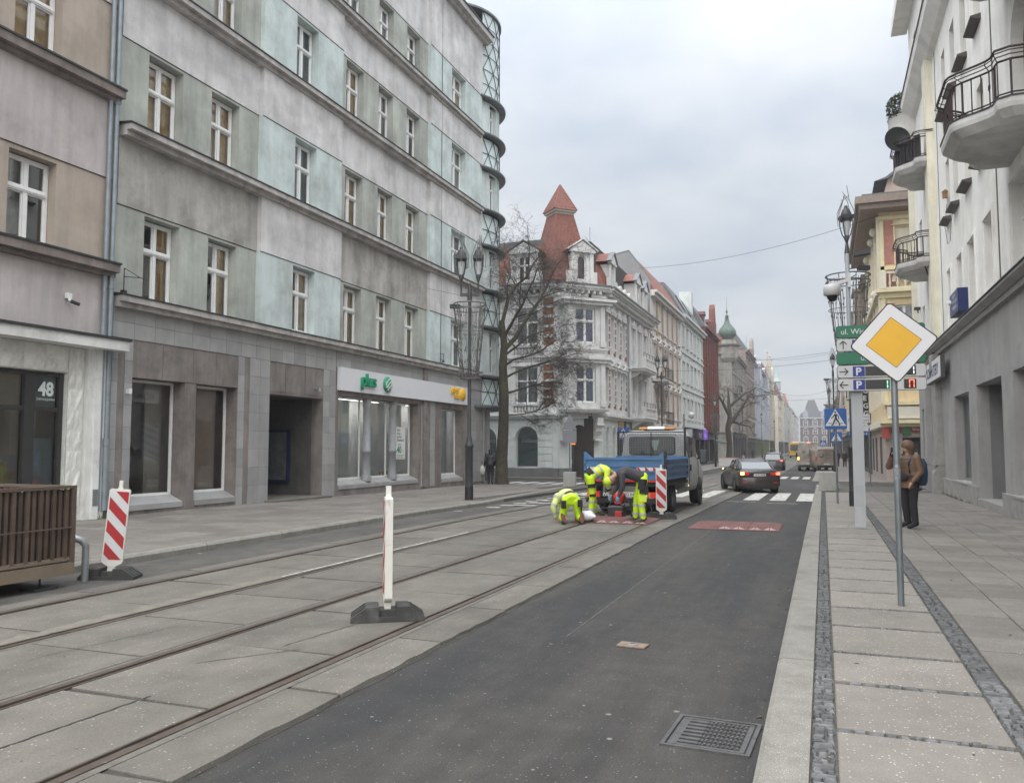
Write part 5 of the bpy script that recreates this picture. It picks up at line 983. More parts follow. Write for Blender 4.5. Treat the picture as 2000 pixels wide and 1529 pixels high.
FR.put('shop_room', MB().quad((X_(41), 1.05, 0), (X_(14), 1.05, 0), (X_(14), 1.05, 3.8), (X_(41), 1.05, 3.8)), mat('room_greyblue', (.16, .18, .19), .9, .25, .9))
a, b, c, d = gh_[1]; FR.put('entrance_recess', MB().quad((a, .27, c), (a, 1.6, c), (a, 1.6, d), (a, .27, d)).quad((b, .27, c), (b, 1.6, c), (b, 1.6, d), (b, .27, d)).quad((a, 1.0, c), (b, 1.0, c), (b, 1.0, d), (a, 1.0, d)).quad((a, .27, d), (b, .27, d), (b, 1.6, d), (a, 1.6, d)), mat('smooth_grey_render', (.20, .20, .20), .9, .1, 1, streak=.1)); FR.put('step', MB().box(a - .02, b + .02, -.12, 1.0, .0, .24), rd2)
dd_ = FR.put('door', MB().box(a + .6, a + 1.7, .94, .99, .25, 2.6).box(a + .72, a + 1.58, .9, .94, .5, 2.4), dark_fr)
adv = FR.put('window_decal', MB().box(X_(30.9), X_(30.0), .26, .262, .7, 3.3), mat('decal_grey', (.22, .24, .26), .6, .1)); mb = MB()
for k, (z0, hh) in enumerate(((1.5, .6), (1.2, .35))): mb.poly([(X_(30.8), .252, z0), (X_(30.1), .252, z0 + .15), (X_(30.1), .252, z0 + hh + .2), (X_(30.8), .252, z0 + hh)])
obj('sail_shape', mb, mat('decal_blue', (.06, .16, .36), .6, .2, 2), adv); obj('sail_shape', MB().poly([(X_(30.7), .25, 2.2), (X_(30.2), .25, 2.3), (X_(30.35), .25, 3.0)]), mat('decal_sand', (.42, .30, .18), .6, .2, 3), adv)
st_ = FR.put('striped_panel', MB().box(X_(36.6), X_(35.35), -.03, .05, .65, 3.1), mat('panel_white', (.60, .61, .61), .6, .05)); mb = MB()
for k in range(6):
    z = .75 + .4 * k; mb.poly([(X_(36.6), -.036, z + .0), (X_(35.35), -.036, z + .45), (X_(35.35), -.036, min(3.1, z + .65)), (X_(36.6), -.036, z + .22)])
obj('blue_stripe', mb, mat('stripe_blue', (.05, .12, .27), .6, .05), st_)
for Yc in (34.6, 37.8):                                          # heavy pillars with bases
    mb = MB(); x = X_(Yc); prof = [(.42, -.1), (.42, .55), (.36, .62), (.36, .9)]
    mb.box(x - .42, x + .42, -.42, .3, -.1, .75); mb.prism([(-.42, .75), (-.26, 1.05), (.3, 1.05), (.3, .75)], 'x', x - .38, x + .38); mb.box(x - .40, x + .40, -.40, .3, 1.05, 1.17); mb.box(x - .33, x + .33, -.34, .3, 1.172, 1.3); mb.box(x - .27, x + .27, -.28, .3, 1.302, 4.6); mb.box(x - .36, x + .36, -.38, .3, 4.6, 5.19); FR.put('pillar', mb, rd2 if Yc < 35 else rd)
kp = FR.put('shop_sign', MB().box(X_(36.2), X_(31.9), -.36, -.22, 4.15, 4.95), mat('sign_edge', (.06, .06, .06), .5, 0)); obj('sign_face', MB().box(X_(36.16), X_(31.94), -.37, -.36, 4.19, 4.91), mat('sign_white', (.68, .68, .71), .4), kp); text('KOMPUTERY', .56, mat('print_navy', (.03, .035, .06), .6, 0), kp, (X_(35.85), -.373, 4.34), ext=.002, sx=1.05, bold=.01)
bs = FR.put('notice_sign', MB().box(X_(29.5), X_(27.85), -.32, -.0, 5.85, 6.55), mat('sign_dark_blue', (.012, .025, .12), .4, .05)); [text(s_, .17, lab_w, bs, (X_(28.95), -.322, 6.36 - .18 * i), ext=.001) for i, s_ in enumerate(('SALON', 'OPTYCZNY', 'OKULISTA'))]; obj('emblem', MB().ball((X_(29.25), -.32, 6.3), .09, 6), lab_w, bs)
# curved balconies
def balcony(Ya, Yb, z, bulge=1.55, ends=.85, thick=.34, boards=None, label=None):
    a, b = X_(Yb), X_(Ya); n = 28; plan = []
    for i in range(n + 1):
        t = i / n; e = min(t, 1 - t); s = min(1, max(0, (e - .10) / .22)); s = s * s * (3 - 2 * s); r0 = min(1, e / .04); plan.append((a + (b - a) * t, -(ends * (.72 + .28 * sqrt(r0)) + (bulge - ends) * s)))
    top = [(a, 0)] + plan + [(b, 0)]; cx = (a + b) / 2
    low = [(cx + (p[0] - cx) * .90, p[1] * .86) for p in top]
    o = FR.put('balcony', MB().loft([[(p[0], p[1] if abs(p[1]) > .01 else .0, z - thick) for p in low], [(cx + (p[0] - cx) * .99, p[1] * .985, z - thick * .55) for p in top], [(p[0], p[1], z - .1) for p in top], [(p[0], p[1], z) for p in top]], smooth=False), mat('balcony_render', (.58, .575, .56), .9, .1, 2, streak=.15, bump=.3, dirt=(.33, .32, .31), dscale=1))
    obj('edge_strip', MB().loft([[(cx + (p[0] - cx) * 1.01, p[1] * 1.012, z + .002) for p in top], [(cx + (p[0] - cx) * 1.01, p[1] * 1.012, z + .035) for p in top]], smooth=False), dark_metal, o)
    R_ = MB(); P = lambda p, q, zz: (cx + (p[0] - cx) * q, p[1] * q, zz)
    rp_ = [(a, -.05)] + plan + [(b, -.05)]
    R_.tube([P(p, .95, z + .12) for p in rp_], .018, 4); R_.tube([P(p, .95, z + .80) for p in rp_], .024, 4); R_.tube([P(p, 1.03, z + .98) for p in rp_], .026, 5)
    for k in (1, 2): R_.tube([P(p, .97 + .03 * k, z + .80 + .06 * k) for p in rp_], .013, 4)
    for i in range(0, n + 1): R_.tube([P(plan[i], .95, z + .02), P(plan[i], .95, z + .8)], .013 if i % 7 else .022, 4)
    for i in range(0, n + 1, 3): R_.tube([P(plan[i], .95, z + .8), P(plan[i], 1.06, z + .88), P(plan[i], 1.03, z + .99)], .011, 4)
    for i in (4, 14, 24):
        q = P(plan[i], .955, z + .46); R_.tube([(q[0] + .07 * cos(t * pi / 4), q[1] - .0, q[2] + .07 * sin(t * pi / 4)) for t in range(9)], .012, 4)
    obj('railing', R_, iron, o)
    if boards:
        mb = MB(); 
        for i in range(n): mb.add([P(plan[i], .92, z + .04), P(plan[i + 1], .92, z + .04), P(plan[i + 1], .92, z + .92), P(plan[i], .92, z + .92)], [(0, 1, 2, 3)])
        for i in range(0, n, 2): mb.tube([P(plan[i], .925, z + .04), P(plan[i], .925, z + .92)], .02, 4)
        obj('screen', mb, boards, o)
    return o
balcony(18.2, 22.0, 8.62); balcony(34.3, 38.0, 12.85, 1.3, .7, boards=mat('black_screen', (.02, .02, .022), .8, .1)); balcony(34.5, 38.2, 9.0, 1.3, .7); balcony(17.9, 21.6, 12.55)
pb = FR.put('balcony', MB().lathe([(.25, 15.5), (.75, 15.9), (.95, 16.2), (.95, 16.9), (1.0, 16.92)], 20, (X_(41.2), -.1, 0), smooth=True), rw_w)
mb = MB(); sh_r = random.Random(5)
for i in range(900):
    a, e, r = sh_r.uniform(0, 2 * pi), sh_r.uniform(-1, 1), sh_r.uniform(.55, 1) ** .5; c = (X_(41.0) + .75 * r * cos(a) * sqrt(1 - e * e), -.5 + .65 * r * sin(a) * sqrt(1 - e * e), 17.35 + .75 * r * e); u, v = Vector((sh_r.gauss(0, 1), sh_r.gauss(0, 1), sh_r.gauss(0, 1))).normalized() * .09, Vector((sh_r.gauss(0, 1), sh_r.gauss(0, 1), sh_r.gauss(0, 1))).normalized() * .05
    c = Vector(c); mb.quad(tuple(c - u), tuple(c + v), tuple(c + u), tuple(c - v))
tag(obj('balcony_shrub', mb, mat('dry_shrub', (.055, .06, .03), .9, .4, 5), loc=(4.25, 42, 0), rz=-pi / 2), 'brown green shrub spilling over the topmost small balcony', 'plant')
mb = MB(); mb.lathe([(.001, .12), (.25, .10), (.45, .0), (.5, -.06)], 20, axis='y'); mb.tube([(0, .1, 0), (0, .3, -.6)], .02, 5)
tag(obj('satellite_dish', mb, dark_metal, loc=(3.05, 35.3, 13.95), rz=radians(15)), 'dark satellite dish on the black screened balcony', 'satellite dish')
mb = MB(); mb.tube([(0, -.3 - .25 * 0, 9.6), (-.2, -.35, 8.9), (-.1, -.3, 8.3), (.6, -.32, 8.25), (.8, -.3, 8.8), (.75, -.2, 9.4)], .008, 4); tag(obj('loose_cable', mb, dark_metal, loc=(4.25, 29.5, 0), rz=-pi / 2), 'thin loose cable looping down the off white wall', 'cable')
mb = MB(); mb.tube([(0, -.1, 5.3), (0, -.1, 9.0)], .04, 6); mb.tube([(0, -.1, 8.2), (.5, -.4, 8.9)], .03, 6); FR.put('drain_pipe', mb, dark_metal, X_(35.2), -.1, 0)
mb = MB(); mb.box(-.15, .1, -.25, 0, 0, .12); mb.tube([(0, -.1, .0), (0, -.1, -.15)], .03, 6); FR.put('wall_lamp', mb, dark_metal, X_(40.8), 0, 7.9); FR.put('wall_lamp', mb, dark_metal, X_(38.9), 0, 5.9)
mb = MB(); mb.box(-.06, .06, -.16, 0, 0, .22); mb.prism([(-.18, .22), (.02, .22), (-.08, .3)], 'x', -.08, .08); FR.put('bird_box', mb, mat('bird_box_wood', (.35, .20, .09), .8, .2), X_(31.5), .0, 10.35)
# ================================================================ YELLOW AND PINK BRICK HOUSE
yl = mat('yellow_stucco', (.70, .56, .35), .9, .08, 2, streak=.12, bump=.3); pk = mat('pink_brick', (.46, .215, .175), .9, .15, 5, bump=.4, bscale=45); crm = mat('cream_relief', (.70, .66, .54), .9, .08, 3); pkb = mat('pink_beige_render', (.40, .335, .29), .9, .08, 1.5, streak=.15, dirt=(.31, .26, .225), dscale=.9)
gy = gz(50); yb_ = thing('corner_building', 'yellow corner house with pink brick panels and wide brown eaves over a small shop', 'building', (3.25, 50, gy)); FY = Face(yb_); FYs = Face(yb_, (0, 14, 0), -pi / 2)
hy = [(.55, 1.75, 8.3, 9.9), (.85, 1.75, .2, 2.55)]
FY.put('ground_wall', MB().wall(0, 6, -.3, 3.1, [(.85, 1.75, .2, 2.5)], .35), pkb); FY.put('wall', MB().wall(0, 6, 3.1, 16.0, [(.55, 1.75, 7.0, 9.9), (.8, 1.6, 12.3, 14.3)], .2), yl)
window(FY, 1.15, .15, 7.0, 1.2, 2.9, 'mts', curtain=curt_white); FY.put('blind_window', MB().box(.8, 1.6, .1, .16, 12.3, 14.3), crm)
FY.put('brick_panel', MB().box(.25, .72, -.02, .0, 12.2, 14.7).box(1.7, 3, -.02, 0, 12.2, 14.7).box(.22, .8, -.02, 0, 10.9, 11.7).box(.22, .7, -.02, 0, 7.2, 10.0).box(2.0, 3, -.02, 0, 7.2, 10.0).box(1.9, 3, -.02, 0, 4.8, 6.5), pk)
mb = MB(); mb.box(-.1, 6, -.3, 0, 3.1, 3.28); mb.box(-.25, 6, -.75, 0, 3.28, 3.48); mb.box(-.05, 6, -.4, 0, 4.3, 4.5); mb.box(-.1, 6, -.15, 0, 10.3, 10.6); mb.box(-.25, 6, -.4, 0, 10.602, 10.8); mb.box(-.05, 6, -.12, 0, 11.9, 12.1); mb.box(-.05, 6, -.12, 0, 14.75, 14.95); mb.box(0, .2, -.12, 0, 4.5, 14.7); mb.box(.72, .8, -.08, 0, 12.2, 14.4); mb.box(1.6, 1.68, -.08, 0, 12.2, 14.4); mb.prism([(.55, 14.4), (1.85, 14.4), (1.2, 14.72)], 'y', -.16, 0); mb.box(.3, .5, -.12, 0, 6.8, 10.1); mb.box(1.8, 2.0, -.12, 0, 6.8, 10.1)
FY.put('mouldings', mb, mat('yellow_trim', (.74, .65, .43), .9, .08, 3)); mb = MB(); baluster_row(mb, .25, 2.6, 10.8, .95, -.25, 6); mb.box(-.1, .25, -.42, -.08, 10.8, 11.8); ring(mb, 1.3, 11.2, .55, .2, -.15, .15); mb.ball((1.3, -.05, 11.4), .3, 6); FY.put('balustrade', mb, crm)
FY.put('fascia_board', MB().box(.1, 2.3, -.42, -.38, 3.55, 4.2).box(2.5, 3.0, -.42, -.38, 3.6, 4.1), mat('board_cream', (.60, .57, .50), .7, .05))
soff = mat('brown_soffit', (.27, .215, .18), .8, .15, 4); FY.put('eaves', MB().prism([(-1.0, 15.2), (7, 15.2), (7, 15.5), (-1.1, 15.5)], 'y', -1.1, 0).box(-1.25, 7, -1.3, 0, 15.5, 15.9), soff); FY.put('gable_top', MB().prism([(.2, 15.9), (6, 15.9), (6, 17.5), (2.2, 18.2), (.5, 17)], 'y', -.2, 0), mat('pink_plaster', (.46, .37, .32), .9, .08)); FY.put('roof', MB().prism([(-.2, 16.9), (.4, 17.1), (2.3, 18.5), (2.3, 18.3), (.5, 17.0)], 'y', -.5, 8).box(-.9, 6, -.9, 12, 15.902, 16.1), slate)
mb = MB(); mb.box(0.001, 6, .6, 14, -.3, 15.2); FY.put('core', mb, inter)
FYs.put('wall', MB().wall(0, 14, 3.1, 15.9, [(x, x + 1.0, z, z + 2) for x in (1, 3.6, 6.2, 8.8, 11.4) for z in (4.6, 8.2, 12.2)], .2), yl); [window(FYs, x + .5, .15, z, 1.0, 2.0, 'mt', curtain=curt_white) for x in (1, 3.6, 6.2, 8.8, 11.4) for z in (4.6, 8.2, 12.2)]
FYs.put('ground_wall', MB().wall(0, 14, -.3, 3.1, [(1, 3, .4, 2.6), (4.5, 6.5, .4, 2.6), (9, 11, .4, 2.6)], .3), pkb); FYs.put('eaves', MB().box(-1, 14, -1.0, 0, 15.2, 15.5).box(-1, 14.05, -1.2, 0, 15.5, 15.9), soff)
mb = MB(); [mb.box(x - .2, x + .0, -.15, 0, 4.4, 15) for x in (.8, 3.4, 6.0, 8.6, 11.2, 13.9)]; mb.box(0, 14, -.3, 0, 3.1, 3.48); mb.box(0, 14, -.3, 0, 10.5, 10.8); mb.box(0, 14, -.3, 0, 7.2, 7.4); [mb.ball((x + .5, -.15, z), .28, 5) for x in (1, 3.6, 6.2, 8.8, 11.4) for z in (7.0, 10.9, 14.6)]; FYs.put('mouldings', mb, crm)
d_ = FY.put('shop_door', MB().wall(.85, 1.75, .2, 2.5, [(.95, 1.65, .5, 2.05)], .03, .3), dark_fr); obj('pane', MB().quad((.95, .32, .5), (1.65, .32, .5), (1.65, .32, 2.05), (.95, .32, 2.05)), glass_far, d_); obj('notice', MB().box(1.2, 1.6, .28, .29, .7, 1.7), mat('notice_mint', (.45, .55, .52), .6, .05), d_); FY.put('door_surround', MB().box(.68, .84, -.05, 0, .1, 2.75).box(1.76, 1.92, -.05, 0, .1, 2.75).box(.841, 1.759, -.05, 0, 2.55, 2.75), pkb); FY.put('doorstep', MB().box(.7, 1.9, -.5, .3, -.1, .16), concrete)
nss = thing('shop_sign', 'red and green shop sign above the doorway of the pink beige shop', 'sign', (4.3, 49.9, gy + 2.95)); redm = mat('sign_red', (.30, .03, .04), .5, .05)
for s in (-1, 1): obj('plate', MB().box(min(s * .12, s * .78), max(s * .12, s * .78), -.05, .0, -.13, .17), redm, nss)
obj('emblem', MB().prism([(-.25, .5), (.25, .5), (.2, -.3), (.0, -.35), (-.2, -.3)], 'y', -.1, 0), mat('sign_basket_green', (.04, .16, .06), .5, .1), nss); obj('emblem_top', MB().ball((-.08, -.1, .4), .1, 6).ball((.1, -.1, .38), .08, 6), crm, nss); text('Nasz', .2, lab_w, nss, (-.74, -.055, -.05), ext=.001, sx=.9); text('Sklep', .2, lab_w, nss, (.28, -.055, -.05), ext=.001, sx=.9)
tag(obj('letterbox_sign', MB().box(-.18, .18, -.25, .0, -.3, .3), mat('sign_bright_red', (.45, .07, .05), .5, .05), loc=(3.25, 49.9, gy + 2.75)), 'small bright red box sign at the corner of the pink beige shop', 'sign')
# right row beyond
dk = mat('dark_weathered_facade', (.19, .165, .14), .9, .25, 1.8, streak=.35, bump=.4, dirt=(.36, .32, .26), dscale=1.4)
row_house('tenement_house', 'dark weathered house with crowded relief ornament past the yellow corner', 3.4, 64.1, 84, False, 14.6, 3, (.19, .165, .14), (.30, .26, .21), nwin=8, ped=True, fmat=dk, bays=((2, 5), (13, 16)), bal=((6, 9, 0), (6, 9, 1)), roofh=2.0)
row_house('tenement_house', 'beige house with balconies and small shop boards beyond the dark house', 3.4, 84.1, 112, False, 13.6, 3, (.40, .35, .28), nwin=9, ped=True, bal=((3, 6, 0), (3, 6, 1), (18, 21, 1)), bays=((9, 12),), roofh=2.5)
row_house('tenement_house', 'grey brown house halfway down the right side of the street', 3.3, 112.1, 160, False, 13.2, 3, (.30, .26, .23), nwin=14, bays=((6, 9), (36, 40)), roofh=2.5, roof='red')
row_house('tenement_house', 'long pale far house on the right side of the street', 3.2, 160.1, 240, False, 12.6, 3, (.38, .36, .32), nwin=18, roofh=2.5)
row_house('tenement_house', 'last visible reddish house on the right side of the street', 3.0, 240.1, 330, False, 13.5, 3, (.34, .24, .20), nwin=18, roofh=3)
# ================================================================ STREET FURNITURE
post_g = mat('lamp_post_paint', (.060, .062, .066), .5, .15, 6, metal=.2); wire_m = mat('basket_wire', (.16, .155, .15), .5, .2, 10, metal=.4); bulb_m = mat('clear_lantern', (.55, .57, .58), .15, .05, 5)
def lantern(par, x, y, z, s=1.0):
    L = obj('lantern', MB().prism([(-.17 * s, .62 * s), (.17 * s, .62 * s), (.17 * s, .72 * s), (-.17 * s, .72 * s)], 'y', -.17 * s, .17 * s).lathe([(.15 * s, .54 * s), (.17 * s, .62 * s)], 12).lathe([(.16 * s, .72 * s), (.14 * s, .80 * s), (.10 * s, .90 * s), (.05 * s, .94 * s), (.06 * s, .99 * s), (.02 * s, 1.02 * s)], 12), post_g, par, (x, y, z))
    obj('lantern_glass', MB().lathe([(.05 * s, .12 * s), (.09 * s, .3 * s), (.12 * s, .54 * s)], 12), bulb_m, L)
    mb = MB()
    for k in range(4):
        a = pi / 4 + k * pi / 2; mb.tube([(.03 * cos(a) * s, .03 * sin(a) * s, 0), (.13 * cos(a) * s, .13 * sin(a) * s, .18 * s), (.19 * cos(a) * s, .19 * sin(a) * s, .42 * s), (.18 * cos(a) * s, .18 * sin(a) * s, .68 * s)], .017 * s, 4)
    mb.lathe([(.03 * s, -.12 * s), (.05 * s, -.02 * s), (.09 * s, .08 * s), (.06 * s, .13 * s)], 10); obj('lantern_arm', mb, post_g, L); return L
def lamp_post(X, Y, z0, H, twin, label, basket=None, bend=None, group='street lamps along the kerbs', seed=1, rz=0.):
    t = thing('street_lamp', label, 'street lamp', (X, Y, z0), rz, group); rn = random.Random(seed)
    obj('base', MB().lathe([(.13, 0), (.13, .42)], 14), mat('post_foot_black', (.02, .02, .022), .6, .1), t)
    obj('pole', MB().lathe([(.122, .42), (.118, 1.62), (.14, 1.64), (.14, 1.7), (.10, 1.78), (.085, 1.9), (.062, 2.0), (.052, H - .7)], 14).lathe([(.075, H - .75), (.075, H - .45), (.04, H - .2)], 10), post_g, t)
    if twin:
        obj('crossarm', MB().bar((-.30, 0, H - .55), (.30, 0, H - .55), .07, .1).tube([(-.27, 0, H - .5), (-.27, 0, H - .1)], .03, 6).tube([(.27, 0, H - .5), (.27, 0, H - .1)], .03, 6), post_g, t)
        lantern(t, -.27, 0, H - .05); lantern(t, .27, 0, H - .05)
    else: lantern(t, 0, 0, H - .1)
    fl = MB()
    for sx in ((-.27, .27) if twin else (0,)):
        for k in range(7):
            a = rn.uniform(0, 6.28); fl.tube([(sx + .22 * cos(a), .22 * sin(a), H + .3), (sx + .24 * cos(a), .24 * sin(a), H + .7), (sx + .1 * cos(a), .1 * sin(a), H + 1.05), (sx + rn.uniform(-.12, .12), rn.uniform(-.1, .1), H + rn.uniform(1.1, 1.5))], .009, 4)
    obj('garland_frame', fl, wire_m, t)
    obj('speaker_arm', MB().tube([(0, 0, H - .95), (-.35, 0, H - .9)], .018, 5).box(-.62, -.3, -.08, .08, H - .98, H - .86), dark_metal, t)
    if basket:
        zt, zb, rt, rb_ = basket; B = MB()
        def ringt(r, z, th): B.tube([(r * cos(2 * pi * k / 28), r * sin(2 * pi * k / 28), z) for k in range(29)], th, 5, caps=False)
        ringt(rt, zt, .022); ringt(rt, zt - .18, .016); ringt(rt * .82 + rb_ * .18, zb + (zt - zb) * .62, .010); ringt(rb_ * 1.1, zb + .35, .010); ringt(rb_, zb, .016)
        for k in range(8):
            a = 2 * pi * k / 8; B.tube([(rt * cos(a), rt * sin(a), zt), (rb_ * cos(a), rb_ * sin(a), zb)], .013, 5)
        B.tube([(-rt, 0, zt - .09), (rt, 0, zt - .09)], .014, 4); B.tube([(0, -rt, zt - .09), (0, rt, zt - .09)], .014, 4); B.tube([(-rb_, 0, zb), (rb_, 0, zb)], .012, 4)
        o = obj('wire_basket', B, wire_m, t); G = MB()
        for k in range(26):
            a = 2 * pi * k / 26 + rn.uniform(-.05, .05); n = 12; r2 = rt * .97
            pts = [((r2 + (rb_ - r2) * i / n) * cos(a) + rn.uniform(-.02, .02), (r2 + (rb_ - r2) * i / n) * sin(a) + rn.uniform(-.02, .02), zt - .1 - (zt - zb - .1) * i / n) for i in range(n + 1)]
            G.tube(pts, .0065, 4)
            for p in pts[1::2]: G.box(p[0] - .014, p[0] + .014, p[1] - .014, p[1] + .014, p[2] - .03, p[2] + .03)
        obj('light_strings', G, wire_m, o)
    return t
lamp_post(-10.25, 23.3, gz(23.3) + .12, 6.95, True, 'twin lantern lamp post with wire basket in front of the white shop sign', basket=(6.1, 3.75, .50, .27), rz=radians(20))
lamp_post(.78, 25.3, gz(25.3) + .1, 7.75, False, 'single lantern lamp post with wire basket behind the green parking panels', basket=(6.6, 4.0, .60, .30), seed=2, rz=radians(200))
far_lamps = [(-10.45, 57, 7.4, 'twin lantern lamp post with a wire basket before the ornate white house', True), (-10.55, 88, 6.4, 'lamp post with wire basket standing before the red brick house', False), (-10.7, 121, 7.6, 'lamp post at the side street before the house with the onion dome', False), (-10.7, 160, 7.6, 'slim lamp post in front of the blue grey stucco house', False), (-10.8, 205, 7.6, 'farthest lamp post visible on the left side of the street', False), (.75, 61, 7.6, 'lamp post above the blue pedestrian crossing sign on the right', False), (.75, 96, 7.6, 'lamp post behind the one above the crossing sign on the right', False), (.75, 132, 7.6, 'third lamp post in the line on the right pavement, farthest away', False)]
for i, (x, y, H, lb, tw) in enumerate(far_lamps): lamp_post(x, y, gz(y) + .1, H, tw, lb, basket=(H - .9, H - 3.2, .5, .27) if i in (0, 1, 5, 6) else None, seed=10 + i)
# --- priority road sign
sw = mat('sign_face_white', (.60, .60, .61), .35, .03, 3); sy = mat('sign_face_yellow', (.66, .36, .012), .35, .04, 4); sk = mat('sign_black', (.014, .014, .014), .4, 0); polem = mat('galvanised_pole', (.21, .235, .25), .38, .15, 5, metal=.55, streak=.12)
t = thing('road_sign', 'white and yellow diamond priority road sign on a grey tubular pole', 'road sign', (.70, 9.28, .1), radians(3))
obj('pole', MB().tube([(0, 0, -.02), (0, 0, 3.05)], .032, 18).lathe([(.033, 1.28), (.0335, 1.281), (.0335, 1.42), (.033, 1.421)], 18), polem, t); obj('sticker', MB().lathe([(.0342, 1.27), (.0342, 1.40)], 18), mat('worn_sticker', (.20, .21, .22), .7, .4, 40), t)
def rsq(s, r, n=5, rot=0.):
    pts = []
    for q in range(4):
        cx, cy = (s - r) * (1 if q in (0, 3) else -1), (s - r) * (1 if q < 2 else -1)
        for k in range(n + 1): a = pi / 2 * q + pi / 2 * k / n; pts.append((cx + r * cos(a), cy + r * sin(a)))
    return [(x * cos(rot) - y * sin(rot), x * sin(rot) + y * cos(rot)) for x, y in pts]
zc_ = 2.68; rt_ = pi / 4 + radians(4.2); sh = lambda pts: [(x, y + zc_) for x, y in pts]
pl = obj('sign_plate', MB().prism(sh(rsq(.302, .04, 5, rt_)), 'y', -.052, -.036), sk, t); obj('white_face', MB().prism(sh(rsq(.290, .032, 5, rt_)), 'y', -.0535, -.0521), sw, pl); obj('black_outline', MB().prism(sh(rsq(.188, .004, 1, rt_)), 'y', -.0545, -.0536), sk, pl); obj('yellow_square', MB().prism(sh(rsq(.1835, .003, 1, rt_)), 'y', -.0555, -.0546), sy, pl); obj('bracket', MB().box(-.06, .06, -.036, .036, zc_ - .15, zc_ - .11).box(-.06, .06, -.036, .036, zc_ + .12, zc_ + .16), galv, t)
# --- parking guidance panels
pg = mat('panel_green', (.012, .14, .075), .4, .04, 2); pgrey = mat('panel_light_grey', (.50, .50, .51), .4, .03, 2); pblue = mat('panel_blue', (.012, .03, .22), .4, .04); dsp = mat('display_black', (.018, .018, .016), .25, .2, 8); colg = mat('post_light_grey', (.40, .41, .42), .5, .06, 2, streak=.08)
t = thing('parking_sign', 'stack of green and grey parking guidance panels on a broad grey post', 'parking sign', (.66, 18.0, .1), radians(2))
obj('post', MB().box(-.105, .105, -.06, .06, 0, 2.95), colg, t); obj('hatch', MB().box(-.07, .07, -.066, -.06, .42, .85), mat('hatch_grey', (.36, .37, .38), .5, .05), t); obj('foot_plate', MB().box(-.2, .2, -.15, .15, 0, .015), galv, t)
obj('mast', MB().tube([(-.1, .1, 2.6), (-.1, .1, 5.6)], .045, 10), mat('mast_grey', (.36, .38, .40), .4, .08), t)
def panel(z0, z1, m, x0=-.36, x1=1.26):
    h = (z1 - z0) / 2; r = .05; pts = []
    for q, (cx, cz) in enumerate(((x1 - r, z1 - r), (x0 + r, z1 - r), (x0 + r, z0 + r), (x1 - r, z0 + r))):
        for k in range(5): a = pi / 2 * q + pi / 2 * k / 4; pts.append((cx + r * cos(a), cz + r * sin(a)))
    p = obj('panel', MB().prism(pts, 'y', -.16, -.07), m, t); obj('rim', MB().prism([((x - .45) * 1.012 + .45, (z - (z0 + z1) / 2) * 1.05 + (z0 + z1) / 2) for x, z in pts], 'y', -.15, -.08), mat('rim_dark', (.05, .06, .06), .5, 0), p); return p
p1 = panel(3.82, 4.06, pg); text('ul. Wieczorka', .155, sw, p1, (-.28, -.163, 3.89), ext=.001)
def flat_bar(mb, x0, z0, x1, z1, w_, y, t_=.004):
    L_ = hypot(x1 - x0, z1 - z0); nx, nz2 = -(z1 - z0) / L_ * w_ / 2, (x1 - x0) / L_ * w_ / 2; mb.prism([(x0 + nx, z0 + nz2), (x0 - nx, z0 - nz2), (x1 - nx, z1 - nz2), (x1 + nx, z1 + nz2)], 'y', y - t_ / 2, y + t_ / 2)
def arrow(p, x, z, dx, dz, s=.16):
    mb = MB(); flat_bar(mb, x - dx * s / 2, z - dz * s / 2, x + dx * s / 2, z + dz * s / 2, .018, -.1635)
    for sg_ in (-1, 1): flat_bar(mb, x + dx * s / 2, z + dz * s / 2, x + dx * s * .1 + sg_ * dz * s * .42, z + dz * s * .1 + sg_ * dx * s * .42, .018, -.1645 - .0006 * sg_)
    obj('arrow', mb, sk, p)
def pbox(p, x, z): o = obj('blue_square', MB().box(x - .11, x + .11, -.165, -.16, z - .1, z + .1), pblue, p); text('P', .21, sw, o, (x - .06, -.167, z - .073), ext=.001, bold=.006)
def seg(p, x, z, digit, m, s=.16):
    segs = {'1': 'bc', '0': 'abcdef', 'n': 'abcef'}[digit]; w2, h2 = s * .3, s / 2; mb = MB(); b = .014
    P = {'a': (-w2, w2, h2 - b, h2), 'd': (-w2, w2, -h2, -h2 + b), 'g': (-w2, w2, -b / 2, b / 2), 'b': (w2 - b, w2, .01, h2 - .01), 'c': (w2 - b, w2, -h2 + .01, -.01), 'e': (-w2, -w2 + b, -h2 + .01, -.01), 'f': (-w2, -w2 + b, .01, h2 - .01)}
    for q in segs: a0, a1, c0, c1 = P[q]; mb.box(x + a0, x + a1, -.168, -.165, z + c0, z + c1)
    obj('digit', mb, m, p)
led_g = mat('led_green', (.1, .6, .2), .5, 0, emit=(.15, 1, .35), estr=1.6); led_r = mat('led_red', (.7, .1, .05), .5, 0, emit=(1, .12, .06), estr=1.6); led_w = mat('led_white', (.7, .7, .75), .5, 0, emit=(.9, .9, 1), estr=.9)
p2 = panel(3.55, 3.79, pgrey); arrow(p2, -.24, 3.67, 0, 1); pbox(p2, .04, 3.67); obj('display', MB().box(.2, .65, -.165, -.16, 3.58, 3.76), dsp, p2)
p3 = panel(3.28, 3.52, pg); text('ul. Jana Śliwki', .155, sw, p3, (.08, -.163, 3.35), ext=.001)
